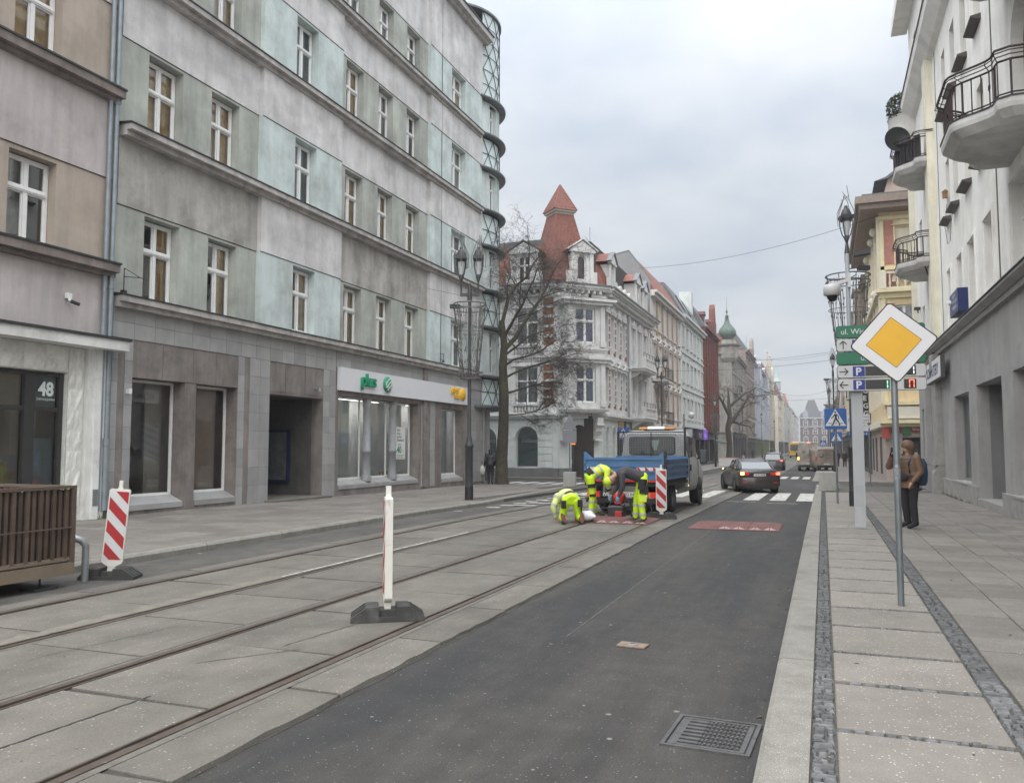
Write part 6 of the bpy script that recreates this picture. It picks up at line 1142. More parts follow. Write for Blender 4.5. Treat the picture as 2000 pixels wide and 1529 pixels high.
for zc2, dx in ((3.13, 1), (2.86, -1)):
    p = panel(zc2 - .12, zc2 + .12, pgrey); arrow(p, -.24, zc2, dx, 0); pbox(p, .04, zc2); obj('display', MB().box(.16, .60, -.165, -.16, zc2 - .095, zc2 + .095), dsp, p); seg(p, .52, zc2, '1', led_g)
    obj('display', MB().box(.86, 1.08, -.165, -.16, zc2 - .095, zc2 + .095), dsp, p); seg(p, 1.0, zc2, '1' if dx > 0 else 'n', led_w if dx > 0 else led_r, .16)
    obj('disabled_field', MB().box(.62, .83, -.164, -.16, zc2 - .1, zc2 + .1), mat('panel_field', (.55, .55, .56), .5, .02), p)
t2 = tag(obj('dome_camera', (lambda mb: (mb.lathe([(.02, .1), (.15, .08), (.17, 0), (.17, -.13), (.13, -.15)], 16), setattr(mb, 'm', 1), mb.lathe([(.11, -.14), (.10, -.2), (.05, -.26), (.001, -.27)], 14), setattr(mb, 'm', 0), mb.bar((0, 0, .09), (.32, 0, .16), .06, .07), mb.box(.30, .36, -.07, .07, .0, .3)) and mb)(MB()), [mat('camera_white', (.5, .5, .5), .4, .03), sk], loc=(.25, 18.05, 4.98)), 'white dome security camera hanging from the thin grey mast on the right', 'camera')
tag(obj('flood_light', MB().bar((0, 0, 0), (.12, 0, .02), .03).prism([(.1, -.05), (.42, -.02), (.42, .09), (.1, .03)], 'y', -.1, .1), dark_metal, loc=(.58, 18.1, 5.68)), 'small dark flood light at the top of the thin grey mast', 'flood light')
# --- pedestrian crossing signs
pbl = mat('crossing_blue', (.02, .10, .34), .4, .04); pwh = mat('crossing_white', (.62, .63, .64), .4, .03)
def ped_sign(X, Y, z, s, label, H=None, rz=0., fl=1):
    t = thing('crossing_sign', label, 'road sign', (X, Y, gz(Y) + .1), rz, 'pedestrian crossing signs'); obj('pole', MB().tube([(0, 0, 0), (0, 0, z + s * .3)], .03, 10), polem, t); h = s / 2
    p = obj('sign_plate', MB().prism([(x, y + z) for x, y in rsq(h, .04)], 'y', -.05, -.035), pbl, t); Z = lambda v: z - h + v * s
    obj('white_triangle', MB().prism([(-h * .93, Z(.16)), (h * .93, Z(.16)), (0, Z(.97))], 'y', -.053, -.0501), pwh, p)
    mb = MB(); y = -.055; W = lambda u: u * s * fl
    cnt_ = [0]
    def bar2(a, b, w_): cnt_[0] += 1; flat_bar(mb, W(a[0]), Z(a[1]), W(b[0]), Z(b[1]), w_ * s, y - .0003 * cnt_[0])
    mb.prism([(W(.0) + .048 * s * cos(k * pi / 5), Z(.82) + .048 * s * sin(k * pi / 5)) for k in range(10)], 'y', y - .002, y + .002); bar2((.01, .73), (.02, .48), .095); bar2((.01, .52), (-.07, .36), .07); bar2((-.06, .39), (-.13, .2), .055); bar2((.03, .52), (.12, .36), .07); bar2((.11, .39), (.2, .2), .055); bar2((-.02, .73), (-.1, .6), .045); bar2((-.1, .61), (-.19, .52), .04); bar2((.04, .73), (.13, .62), .045); bar2((.13, .63), (.15, .48), .04); bar2((-.13, .2), (-.2, .2), .035); bar2((.2, .2), (.13, .2), .035)
    obj('walking_figure', mb, sk, p); mb = MB(); mb.box(-h * .66, -h * .3, y, y + .003, Z(.27), Z(.30)); mb.box(h * .42, h * .66, y, y + .003, Z(.27), Z(.30)); mb.box(-h * .05, h * .12, y, y + .003, Z(.27), Z(.30)); obj('crossing_lines', mb, sk, p); return t
ped_sign(.36, 26.3, 2.52, .62, 'nearest blue crossing sign on a grey pole by the right kerb'); ped_sign(.72, 50.5, 2.45, .60, 'blue crossing sign half hidden behind the pole of the nearest one', fl=-1); ped_sign(.0, 96, 2.5, .60, 'tiny far blue crossing sign left of the other two'); ped_sign(-9.95, 43.0, 2.55, .62, 'blue crossing sign left of the cab of the tipper truck')
# --- direction signs on the right pavement
t = thing('direction_sign', 'pole with white and blue direction plates pointing right past the side street', 'road sign', (2.0, 41.3, gz(41) + .1)); obj('pole', MB().tube([(0, 0, 0), (0, 0, 3.5)], .03, 8), polem, t); nvy = mat('print_dark', (.03, .035, .05), .6, 0)
p = obj('plate', MB().box(-.95, .05, -.05, -.035, 2.95, 3.32), sw, t); text('Młodzieżowy', .13, nvy, p, (.0, -.052, 3.17), ext=.001, align='RIGHT'); text('Dom Kultury', .17, nvy, p, (.02, -.052, 3.0), ext=.001, align='RIGHT')
p = obj('plate', MB().prism([(-.95, 2.55), (-.1, 2.55), (.03, 2.73), (-.1, 2.91), (-.95, 2.91)], 'y', -.05, -.035), sw, t); text('Palmiarnia', .12, nvy, p, (-.15, -.052, 2.77), ext=.001, align='RIGHT'); text('Gliwice', .12, nvy, p, (-.25, -.052, 2.6), ext=.001, align='RIGHT')
p = obj('plate', MB().box(-.95, -.05, -.05, -.035, 2.33, 2.52), pbl, t); text('Siemińskiego 8', .13, sw, p, (-.08, -.052, 2.38), ext=.001, align='RIGHT')
# --- concrete block with the back of a triangular sign
cblk = mat('concrete_block', (.36, .355, .33), .9, .1, 5, streak=.15, bump=.4)
t = thing('road_sign', 'grey back of a triangular sign and square plate on a pole in a concrete block', 'road sign', (-10.5, 34.9, gz(34.9) + .12), radians(10)); obj('concrete_foot', MB().bbox(-.26, .26, -.26, .26, 0, .64, .015), cblk, t); obj('pole', MB().tube([(0, 0, .6), (0, 0, 3.2)], .03, 8), polem, t)
sgb = mat('sign_back_grey', (.20, .21, .225), .5, .06, 4, metal=.3); obj('triangle_plate', MB().prism([(-.33, 2.50), (.33, 2.50), (.02, 3.15), (-.02, 3.15)], 'y', -.045, -.033), sgb, t); obj('square_plate', MB().box(-.31, .31, -.045, -.033, 1.93, 2.48), sgb, t); obj('bolt', MB().ball((-.29, -.05, 2.55), .02, 4).ball((.29, -.05, 2.55), .02, 4), galv, t)
t = thing('road_sign', 'pale square back of a large sign behind the truck cab', 'road sign', (-8.55, 54.5, gz(54)), 0); obj('pole', MB().tube([(0, 0, 0), (0, 0, 4.2)], .05, 8), polem, t); obj('plate', MB().box(-.55, .55, -.06, -.04, 2.1, 3.2), mat('plate_back_pale', (.34, .36, .37), .5, .06), t); obj('stiffener', MB().box(-.55, .55, -.08, -.06, 2.4, 2.43).box(-.55, .55, -.08, -.06, 2.85, 2.88), galv, t)
tag(obj('dome_camera', MB().lathe([(.001, .2), (.2, .18), (.22, .0), (.12, -.2), (.001, -.24)], 12).bar((0, 0, .2), (-.5, 0, .25), .05), mat('camera_white', (.5, .5, .5)), loc=(-8.05, 54.5, gz(54) + 4.1)), 'white dome camera on a short arm above the pale sign back', 'camera')
# --- concrete blocks on the right kerb
for (x, y, lb, h) in ((.1, 35.9, 'pale concrete block beside the crossing sign pole on the right', .75), (.28, 38.0, 'second pale concrete block just behind the first on the right kerb', .72)):
    t = thing('concrete_block', lb, 'concrete block', (x, y, gz(y) + .1), 0, 'concrete blocks by the kerb'); obj('body', MB().loft([[(-.33, -.28, 0), (.33, -.28, 0), (.33, .28, 0), (-.33, .28, 0)], [(-.28, -.24, h), (.28, -.24, h), (.28, .24, h), (-.28, .24, h)]], smooth=False), cblk, t)
# --- traffic delineators
dred = mat('delineator_red', (.36, .018, .022), .45, .08, 6); dwhite = mat('delineator_white', (.56, .56, .57), .45, .06, 6); dplast = mat('white_plastic', (.64, .63, .58), .5, .06, 3, dirt=(.40, .38, .33), dscale=6, dpos=(.55, .7)); rubb = mat('black_rubber_base', (.045, .045, .044), .8, .2, 5, dirt=(.09, .088, .08), dscale=5, bump=.3)
def delineator(X, Y, z0, rz, label, tilt=(0, 0), brz=0., hb=1.0, mirror=1, zb=.16):
    t = thing('traffic_delineator', label, 'delineator', (X, Y, z0), rz, 'red and white delineators around the works')
    b = MB()
    for s in (-1, 1):
        prof = [(.10, 0), (.42, 0), (.42, .045), (.24, .15), (.10, .15)]; pts = [(s * a, c) for a, c in prof]
        b.prism(pts if s > 0 else pts[::-1], 'x' if False else 'y', -.17, .17)
        for k in range(4): b.box(min(s * .245, s * .40), max(s * .245, s * .40), -.15 + .08 * k, -.115 + .08 * k, .05, .075) if False else None
        for k in range(3): b.bar((s * .26, -.10 + .1 * k, .143), (s * .41, -.10 + .1 * k, .055), .03, .02)
    b.box(-.10, .10, -.12, .12, .02, .11); b.box(-.10, .10, -.17, -.14, .0, .05)
    ob = obj('base', b, rubb, t, (0, 0, 0), brz); ob.scale = (.84, .9, .95)
    B = bpy.data.objects.new('board_mount', None); 
    hw = .125; th = .036; z1 = zb + hb; prof = [(-hw, zb + .06), (-hw + .015, zb + .04), (-.04, zb), (.04, zb), (hw - .015, zb + .04), (hw, zb + .06), (hw, z1 - .015), (hw - .015, z1), (-hw + .015, z1), (-hw, z1 - .015)]
    bd = obj('board', MB().prism(prof, 'y', -th, th).prism([(-.035, z1), (.035, z1), (.022, z1 + .03), (.022, z1 + .11), (-.022, z1 + .11), (-.022, z1 + .03)], 'y', -.025, .025).box(-.045, .045, -.03, .03, .1, zb + .01), dplast, t); bd.rotation_euler = (tilt[0], tilt[1], 0)
    bpy.data.objects.remove(B)
    for side in (-1, 1):
        y0, y1 = sorted((side * (th + .001), side * (th + .003))); x0, x1 = -hw + .014, hw - .014; a, c = zb + .09, z1 - .03
        obj('white_sheet', MB().box(x0, x1, y0, y1, a, c), dwhite, bd); n = 4; stp = (c - a) / 3.0; sl = .23; wdt = stp * .52
        y2, y3 = sorted((side * (th + .0035), side * (th + .005)))
        for k in range(-1, 4):                                    # diagonal red bands clipped to the sheet
            zl = a + stp * k + stp * .45; quad = [(x0, zl + sl), (x1, zl), (x1, zl + wdt), (x0, zl + sl + wdt)]
            if mirror < 0: quad = [(-p[0], p[1]) for p in quad]
            def clip(pts, zz, keep):
                o_ = []
                for i in range(len(pts)):
                    p, q = pts[i], pts[(i + 1) % len(pts)]; ip, iq = keep(p[1]), keep(q[1])
                    if ip: o_.append(p)
                    if ip != iq: f = (zz - p[1]) / (q[1] - p[1]); o_.append((p[0] + (q[0] - p[0]) * f, zz))
                return o_
            quad = clip(quad, a, lambda v: v >= a); quad = clip(quad, c, lambda v: v <= c) if len(quad) > 2 else []
            if len(quad) > 2: obj('red_band', MB().prism(quad, 'y', y2, y3), dred, bd)
    return t
delineator(-8.72, 8.25, .0, radians(38), 'tilted delineator with its striped face shown beside the slatted wooden parklet', tilt=(0, radians(4.5)), brz=radians(-14))
delineator(-4.02, 7.17, .032, radians(123.5), 'delineator seen edge on standing on the tram track slabs', brz=radians(-92), hb=1.02)
delineator(-3.63, 19.6, gz(19.6) + .035, radians(8), 'delineator with its striped face upright behind the truck tailgate', brz=0)
for (x, y, lb) in ((-6.9, 118, 'tiny far delineator left of the yellow bus'), (-5.9, 110, 'far delineator just in front of the yellow bus'), (-8.8, 100, 'far delineator lying low beside the silver car'), (-7.3, 135, 'farthest delineator in the distance beside the bus')): delineator(x, y, gz(y), 0, lb)
# --- wooden parklet
slat = mat('brown_timber', (.10, .068, .050), .7, .25, 4, streak=.25, bump=.4, bscale=30, objvar=.22); tanm = mat('tan_steel', (.21, .165, .12), .5, .1, 3); brnm = mat('brown_steel', (.115, .085, .065), .5, .1, 4); deck = mat('deck_timber', (.13, .10, .085), .7, .2, 6, streak=.1, objvar=.15)
t = thing('parklet', 'raised wooden parklet with brown vertical slat walls and a tan steel rim', 'parklet', (-8.65, 7.63, 0))
obj('rim', MB().box(-1.5, 0, -5.6, 0, .16, .30), tanm, t); W_ = .13
for k in range(11): obj('deck_board', MB().box(-1.48 + W_ * k, -1.48 + W_ * k + .12, -5.58, -.02, .301, .315), deck, t)
obj('top_rail', MB().box(-.06, .0, -5.6, 0, 1.20, 1.235).box(-1.5, -1.44, -5.6, 0, 1.20, 1.235).box(-1.44, -.06, -.06, 0, 1.2, 1.235), brnm, t); obj('corner_post', MB().box(-.055, .0, -.06, 0, .3, 1.199).box(-1.5, -1.44, -.06, 0, .3, 1.199), brnm, t)
sl_me = MB().box(-.035, .0, -.045, .0, .36, 1.19).mesh('slat'); sl_me.materials.append(slat)
for k in range(62): obj('slat', sl_me, None, t, (-.012 - .012 * (k % 2), -.10 - .088 * k, 0))
for k in range(12): obj('slat', sl_me, None, t, (-.16 - .11 * k, -.01, 0), pi / 2 * 0)
obj('backing', MB().box(-.075, -.05, -5.55, -.06, .37, 1.19), mat('dark_timber', (.03, .022, .018), .8, .2), t)
obj('frame_post', MB().box(-.004, .012, -1.16, -1.135, .16, 1.2).box(-.004, .012, -2.7, -2.675, .16, 1.2).box(-.004, .012, -4.2, -4.175, .16, 1.2), brnm, t); obj('hand_bar', MB().box(.0, .016, -1.13, -.08, .72, .735).box(.0, .016, -2.66, -1.17, .95, .965), brnm, t); obj('lower_beam', MB().box(-.06, -.02, -5.5, -.06, .33, .37), tanm, t)
obj('screw', (lambda mb: [mb.ball((.004, -.2 - .55 * k, 1.19), .008, 4) for k in range(9)] and mb)(MB()), galv, t); obj('leg', (lambda mb: [(mb.tube([(-.15, -.35 - 1.0 * k, .03), (-.15, -.35 - 1.0 * k, .17)], .012, 6), mb.box(-.28, -.02, -.5 - 1.0 * k, -.2 - 1.0 * k, 0, .035)) for k in range(5)] and mb)(MB()), dark_metal, t); obj('bench_leg', (lambda mb: [mb.tube([(-.4, -.9 - 1.1 * k, .31), (-.45, -.95 - 1.1 * k, .5)], .015, 5) for k in range(4)] and mb)(MB()), dark_metal, t)
tag(obj('hoop', MB().tube([(0, 0, 0), (0, 0, .45), (-.03, -.04, .52), (-.10, -.1, .56), (-.3, -.2, .56)], .045, 12), galv, loc=(-8.83, 7.95, .0)), 'galvanised bent tube hoop at the end of the wooden parklet', 'hoop')
# --- speed cushions
def cushion(X, Y, w_, l_, label, n):
    t = thing('speed_cushion', label, 'speed cushion', (X, Y, gz(Y) + .034 if X < -3.2 else gz(Y) + .004), 0, 'red rubber speed cushions'); dx = w_ / n; h = .055; e = .28
    for k in range(n):
        x0, x1 = dx * k, dx * (k + 1) - .008; l0, r0 = (e * .8 if k == 0 else 0), (e * .8 if k == n - 1 else 0)
        mb = MB(); mb.add([(x0, 0, 0), (x1, 0, 0), (x1, l_, 0), (x0, l_, 0), (x0, 0, .008), (x1, 0, .008), (x1, l_, .008), (x0, l_, .008), (x0 + l0, e, h), (x1 - r0, e, h), (x1 - r0, l_ - e, h), (x0 + l0, l_ - e, h)], [(0, 1, 5, 4), (1, 2, 6, 5), (2, 3, 7, 6), (3, 0, 4, 7), (4, 5, 9, 8), (5, 6, 10, 9), (6, 7, 11, 10), (7, 4, 8, 11), (8, 9, 10, 11)])
        s = obj('segment', mb, rubber_red, t); c = (x0 + x1) / 2; Zq = lambda yy: .008 + (h - .008) * min(1, yy / e) + .003
        if 0 < k or n < 3:
            for dxx in (-.16, .12): obj('white_arrow', MB().poly([(c + dxx - .13, .05, Zq(.05)), (c + dxx - .02, .05, Zq(.05)), (c + dxx - .02, .25, Zq(.25))]).poly([(c + dxx + .0, .05, Zq(.05)), (c + dxx + .13, .05, Zq(.05)), (c + dxx + .0, .25, Zq(.25))]), white_rub, s)
    return t
cushion(-2.72, 17.55, 1.85, 1.75, 'complete red speed cushion lying in the right lane', 3); cushion(-5.35, 17.75, 1.75, 1.6, 'red speed cushion being fixed down by the workers behind the truck', 3)
# --- gully grate and covers
gm = mat('cast_iron_worn', (.115, .113, .11), .45, .25, 14, metal=.5, dirt=(.06, .05, .04), dscale=8)
t = thing('drain_grate', 'cast iron drain grate in the asphalt beside the right kerb', 'drain grate', (-.655, 5.08, .004), radians(-3))
obj('frame', MB().box(-.25, .25, .262, .285, -.02, .008).box(-.25, .25, -.285, -.262, -.02, .008).box(-.25, -.227, -.262, .262, -.02, .008).box(.227, .25, -.262, .262, -.02, .008), gm, t); obj('pit', MB().box(-.227, .227, -.262, .262, -.02, .001), sk, t)  # black plate under the bars, painted in for the unlit depth of the drain
for k in range(7):
    y = -.19 + .063 * k; obj('bar', MB().box(-.165, -.05, y - .0165, y + .0165, .001, .009), gm, t); mb = MB()
    for j in range(9): mb.box(-.045 + .026 * j, -.031 + .026 * j, y - .016 + (.006 if j % 2 else 0), y + .012 + (.006 if j % 2 else 0), .001, .009)
    mb.box(-.05, .185, y - .010, y + .006, .001, .003); obj('studded_bar', mb, gm, t)
obj('rim_bar', MB().box(-.215, -.166, -.25, .25, .001, .006).box(.187, .215, -.25, .25, .001, .006).box(-.165, .186, .222, .25, .001, .006).box(-.165, .186, -.25, -.222, .001, .006), gm, t)
t = thing('valve_cover', 'small rusty valve cover set in the asphalt lane', 'cover', (-1.57, 7.07, .004), radians(-6)); rus = mat('rusty_cover', (.23, .17, .13), .7, .25, 14, dirt=(.12, .08, .06), dscale=10); obj('plate', MB().bbox(-.125, .125, -.075, .075, 0, .014, .004), rus, t); obj('lid', MB().lathe([(.05, .014), (.052, .018), (.001, .019)], 14), mat('cover_grey', (.27, .26, .25), .6, .2, 20), t); obj('keyhole', MB().box(-.02, .02, -.012, .012, .0195, .021), sk, t)
# --- things on the works site
t = thing('power_tool', 'red and black drilling machine standing on the speed cushion', 'tool', (-4.55, 19.2, gz(19) + .08)); rtool = mat('tool_red', (.42, .025, .02), .4, .1); btool = mat('tool_black', (.025, .025, .027), .5, .2)
obj('housing', MB().bbox(-.24, .12, -.2, .2, 0, .26, .03).tube([(-.24, .0, .26), (-.2, 0, .36), (.1, 0, .36), (.12, 0, .26)], .018, 6), btool, t); obj('engine', MB().lathe([(.10, -.12), (.13, -.08), (.13, .1), (.08, .14)], 12, (-.02, 0, .46), axis='x').bbox(-.1, .06, -.1, .1, .3, .45, .02), rtool, t); obj('front', MB().bbox(-.06, .1, -.24, -.2, .02, .14, .01), rtool, t); obj('handle', MB().tube([(.15, -.1, .5), (.3, -.15, .3), (.32, -.15, .02)], .02, 6), btool, t); obj('hose', MB().tube([(.3, -.1, .3), (.5, .1, .75), (.62, .2, .55), (.75, .1, .15), (.55, -.2, -.02), (.3, -.3, -.02)], .012, 5), btool, t)
mb = MB(); rn = random.Random(4); rings = []
for i in range(7):
    r = (.02, .13, .19, .2, .17, .1, .03)[i]; rings.append([(.09 * i - .25, r * cos(2 * pi * k / 10) * rn.uniform(.75, 1.15), .13 + r * .75 * sin(2 * pi * k / 10) * rn.uniform(.75, 1.1)) for k in range(10)])
mb.loft(rings); tag(obj('plastic_bag', mb, mat('bag_white', (.62, .62, .66), .35, .1, 8), loc=(-5.02, 17.9, gz(18) + .04), rz=radians(-25)), 'crumpled white plastic bag beside the kneeling worker', 'bag')
mb = MB(); mb.loft([[(-.12 + .0 * k, 0, 0) for k in range(1)] for i in range(0)]) if False else None; mb.lathe([(.01, -.13), (.05, -.09), (.07, 0), (.045, .09), (.02, .14), (.001, .2)], 8, (0, 0, .1), axis='x'); mb.ball((.13, 0, .19), .035, 6); mb.tube([(.0, .02, .04), (.0, .02, 0)], .008, 4); mb.tube([(.0, -.02, .04), (.0, -.02, 0)], .008, 4); mb.prism([(-.3, .09), (-.1, .07), (-.1, .12)], 'y', -.03, .03)
tag(obj('pigeon', mb, mat('pigeon_dark', (.03, .03, .035), .7, .3, 20), loc=(3.55, 36.6, gz(36.6) + .1), rz=radians(160)), 'small dark pigeon on the pavement by the stone pillar', 'bird')
tag(obj('leaf_litter', MB().poly([(0, 0, 0), (.09, .02, .004), (.1, .05, 0), (.02, .04, .003)]), mat('paper_scrap', (.55, .55, .53), .8, .1), loc=(-9.42, 10.6, .01)), 'scrap of white paper in the gutter by the left kerb', 'litter')
# --- far barriers
for i, (x, y, lb) in enumerate(((-9.9, 93, 'pale plastic barrier segment left in front of the brick house'), (-9.9, 96, 'pale plastic barrier segment with the orange top in front of the brick house'))):
    t = thing('barrier', lb, 'barrier', (x, y, gz(y)), 0, 'barriers by the brick house'); obj('body', MB().prism([(-.25, 0), (.25, 0), (.18, .35), (.1, .95), (-.1, .95), (-.18, .35)], 'x', -.9, .9), mat('barrier_white', (.5, .5, .49), .6, .06), t)
    if i: obj('orange_top', MB().box(-.9, .9, -.14, .14, .951, 1.02), mat('barrier_orange', (.5, .12, .04), .6, .05), t)
bl = thing('blade_sign', 'vertical black blade sign with white letters on the right hand houses', 'sign', (2.95, 66, gz(66) + 3.2)); obj('panel', MB().box(-.25, .35, -.1, .1, 0, 4.6), sk, bl)
for i, ch in enumerate('ROGEGGOG'[::-1]): text(ch, .5, sw, bl, (-.12, -.105, .12 + .56 * i), ext=.002, bold=.015)
# --- overhead wires
wr = mat('wire_black', (.03, .03, .032), .6, 0)
def wire(a, b, sag, lb, r=.012):
    pts = [(a[0] + (b[0] - a[0]) * i / 16 , a[1] + (b[1] - a[1]) * i / 16, a[2] + (b[2] - a[2]) * i / 16 - sag * 4 * (i / 16) * (1 - i / 16)) for i in range(17)]
    o = MB().tube(pts, r, 4); tag(obj('overhead_wire', o, wr), lb, 'wire', 'overhead wires across the street')
wire((-12.7, 60.5, 15.2), (3.25, 50, 14.8), .6, 'overhead wire highest across the street towards the brown eaves'); wire((-12.7, 108, 14.0), (3.4, 100, 13.0), 1.2, 'sagging overhead wire beyond the onion dome tower'); wire((-12.7, 84, 10.5), (3.4, 80, 10.8), .5, 'overhead wire crossing at the middle of the onion dome'); wire((-12.7, 76, 8.8), (3.4, 70, 9.0), .35, 'overhead wire just below the onion dome'); wire((-12.5, 180, 15), (3.2, 175, 14), 2.2, 'far sagging overhead wire above the yellow bus', .02); wire((-12.5, 130, 9.2), (3.2, 130, 9.2), .4, 'far straight overhead wire above the yellow bus', .016); wire((-15.0, 29.8, 8.2), (-13.0, 50.2, 10.5), .3, 'thin wire from the mint wall towards the corner house', .007)
# ================================================================ VEHICLES
tyre_m = mat('tyre_rubber', (.022, .022, .023), .85, .2, 8); rim_m = mat('alloy_rim', (.16, .16, .165), .4, .1, 5, metal=.6); blackp = mat('black_plastic', (.022, .022, .024), .55, .1, 6); cglass = mat('car_glass', (.045, .052, .052), .06, .3, 1.5, spec=1.0, coat=.6); tail_r = mat('tail_red', (.32, .015, .012), .3, .05, emit=(1, .05, .03), estr=.12); plate_m = mat('plate_white', (.55, .55, .54), .5, .03); amber = mat('amber_on', (.9, .45, .08), .4, 0, emit=(1, .5, .08), estr=4); amber_off = mat('amber_lens', (.55, .22, .03), .35, .05); brake_on = mat('brake_on', (.8, .06, .04), .4, 0, emit=(1, .12, .06), estr=2.2); rear_glass = mat('sky_reflecting_glass', (.10, .115, .12), .05, 0, spec=1.0, coat=1.0)
def wheel(par, x, y, r, w, spokes=5, dual=False, rim=None):
    o = obj('wheel', MB().lathe([(r * .62, -w / 2), (r * .93, -w / 2), (r, -w * .38), (r, w * .38), (r * .93, w / 2), (r * .62, w / 2)], 22, axis='x'), tyre_m, par, (x, y, r)); s = 1 if x > 0 else -1; m = MB()
    m.lathe([(r * .62, s * w * .46), (r * .56, s * w * .3), (r * .5, s * w * .2), (.02, s * w * .2)], 18, axis='x')
    for k in range(spokes): a = 2 * pi * k / spokes; m.bar((s * w * .34, .1 * r * cos(a), .1 * r * sin(a)), (s * w * .40, .58 * r * cos(a), .58 * r * sin(a)), .05, .04)
    m.lathe([(.07, s * w * .36), (.001, s * w * .4)], 10, axis='x'); obj('rim', m, rim or rim_m, o); return o
def ring_body(w, zb, zs, zt, top=.72, r=.06):
    pts = [(-w * .86, zb), (-w * .97, zb + .10), (-w, (zb + zs) / 2), (-w * .985, zs - .03), (-w * .95, zs + .02), (-w * top, zt), (0, zt + .012)]
    return pts + [(-x, z) for x, z in pts[-2::-1]]
def car(name, label, X, Y, rz, paint, L=4.7, W=1.84, H=1.44, kind='sedan', scale=1.0, dirty=None, plate='WG 3A085', lights_on=True, group='cars on the road', ind=False):
    t = thing(name, label, 'car', (X, Y, gz(Y) + .004), rz, group); t.scale = (scale,) * 3; h = W / 2
    if kind == 'sedan': st = [(0, .84, .36, .80, .90), (.06, .95, .26, .88, 1.00), (.5, 1, .2, .90, 1.04), (1.2, 1, .18, .90, .95), (2.4, 1, .18, .88, .92), (3.5, .99, .18, .84, .90), (4.3, .93, .22, .72, .80), (L, .74, .32, .6, .66)]
    else: st = [(0, .88, .42, .90, .98), (.08, .97, .34, .96, 1.02), (.5, 1, .26, .97, 1.0), (1.4, 1, .24, .95, .98), (2.6, 1, .24, .93, .97), (3.5, .99, .24, .90, .97), (4.2, .93, .3, .8, .86), (L, .76, .4, .65, .70)]
    rings = [[(x, y, z) for x, z in ring_body(h * f, zb, zs, zt)] for y, f, zb, zs, zt in st]; o = obj('body', MB().loft(rings), paint, t)
    if kind == 'sedan': gs = [(.55, .80, .70, 1.02, 1.02), (1.05, .86, .66, .95, H - .13), (1.45, .88, .64, .93, H - .02), (2.2, .90, .66, .92, H), (2.75, .90, .64, .92, H - .05), (3.55, .84, .70, .90, .92)]
    else: gs = [(.12, .86, .78, .98, 1.0), (.42, .88, .66, .97, H - .12), (.7, .89, .66, .96, H - .02), (2.0, .90, .67, .95, H), (2.5, .90, .65, .95, H - .05), (3.3, .84, .70, .93, .95)]
    gr = [[(-h * a, y, zb - .03), (-h * (a * .45 + b * .55), y, zb + (zt - zb) * .55), (-h * b, y, zt), (h * b, y, zt), (h * (a * .45 + b * .55), y, zb + (zt - zb) * .55), (h * a, y, zb - .03)] for y, a, b, zb, zt in gs]
    obj('glasshouse', MB().loft(gr, smooth=True), cglass, t)
    rf = MB(); rr_ = [[(-h * b * 1.015, y, zt - .05), (-h * b * .96, y, zt + .004), (0, y, zt + .03), (h * b * .96, y, zt + .004), (h * b * 1.015, y, zt - .05)] for y, a, b, zb, zt in gs[1:5]]; rf.loft(rr_, closed=False, caps=False); obj('roof', rf, paint, t)
    pl = MB()
    for s in (-1, 1):
        for i, j in ((0, 1), (1, 2), (4, 5)):
            if kind == 'suv' and i == 1: continue
            (y0, a0, b0, zb0, zt0), (y1, a1, b1, zb1, zt1) = gs[i], gs[j]; pl.bar((s * h * (b0 if i else a0) * 1.0, y0, zt0), (s * h * b1, y1, zt1), .055, .05)
        for y in (2.02,): pl.bar((s * h * .90, y, .93), (s * h * .67, y, H - .02), .07, .04)
        pl.prism([(.55, 1.0), (1.15, .94), (1.28, H - .12), (1.05, H - .12)] if kind == 'sedan' else [(.12, .98), (.8, .96), (.75, H - .12), (.42, H - .12)], 'x', s * h * .80 - .02, s * h * .80 + .02) if False else None
    obj('pillars', pl, paint, t)
    if kind == 'sedan': obj('rear_window', MB().loft([[(-h * .68, .585, 1.045), (h * .68, .585, 1.045)], [(-h * .64, 1.03, H - .115), (h * .64, 1.03, H - .115)]], closed=False, caps=False), rear_glass, t)
    else: obj('rear_window', MB().quad((-h * .70, .115, 1.03), (h * .70, .115, 1.03), (h * .62, .385, H - .17), (-h * .62, .385, H - .17)), cglass, t)
    wr_ = .33 if kind == 'sedan' else .36
    for x in (-1, 1):
        for y in (.95, L - 1.0): wheel(t, x * (h - .11), y, wr_, .22); obj('wheel_arch', MB().lathe([(wr_ + .07, -.012), (wr_ + .07, .012), (wr_ * .5, .012)], 20, axis='x'), blackp, t, (x * (h - .004), y, wr_ + .01))
        mb = MB(); mb.ball((x * (h + .09), L - 2.05, 1.0), .085, 6, .7); obj('mirror', mb, paint, t)
        zt = .84 if kind == 'sedan' else .93; cx0, cx1 = sorted((x * h * .50, x * h * .90)); tl = obj('tail_light', MB().prism([(cx0, zt - .06), (cx1, zt - .07), (cx1, zt + .07), (cx0, zt + .05)], 'y', -.035, .10), tail_r, t)
        a0, a1 = sorted((x * h * .74, x * h * .91))
        if lights_on: obj('lamp', MB().prism([(a0, zt - .05), (a1, zt - .06), (a1, zt + .06), (a0, zt + .05)], 'y', -.045, -.034), (amber if (ind and x < 0) else brake_on), tl)
        if ind and x < 0: obj('indicator', MB().ball((x * (h + .16), L - 2.1, 1.0), .03, 5), amber, t)
        obj('side_window_line', MB().tube([(x * h * .955, .6, .985), (x * h * .97, 2.0, .96), (x * h * .96, 3.4, .93)], .012, 4), rim_m, t); obj('door_handle', MB().box(x * h - .012, x * h + .014, 1.75, 1.92, .80, .83), paint, t)
    obj('plate_recess', MB().prism([(-.30, .70), (.30, .70), (.28, .86), (-.28, .86)] if kind == 'sedan' else [(-.3, .72), (.3, .72), (.28, .88), (-.28, .88)], 'y', -.012, .06), blackp, t)
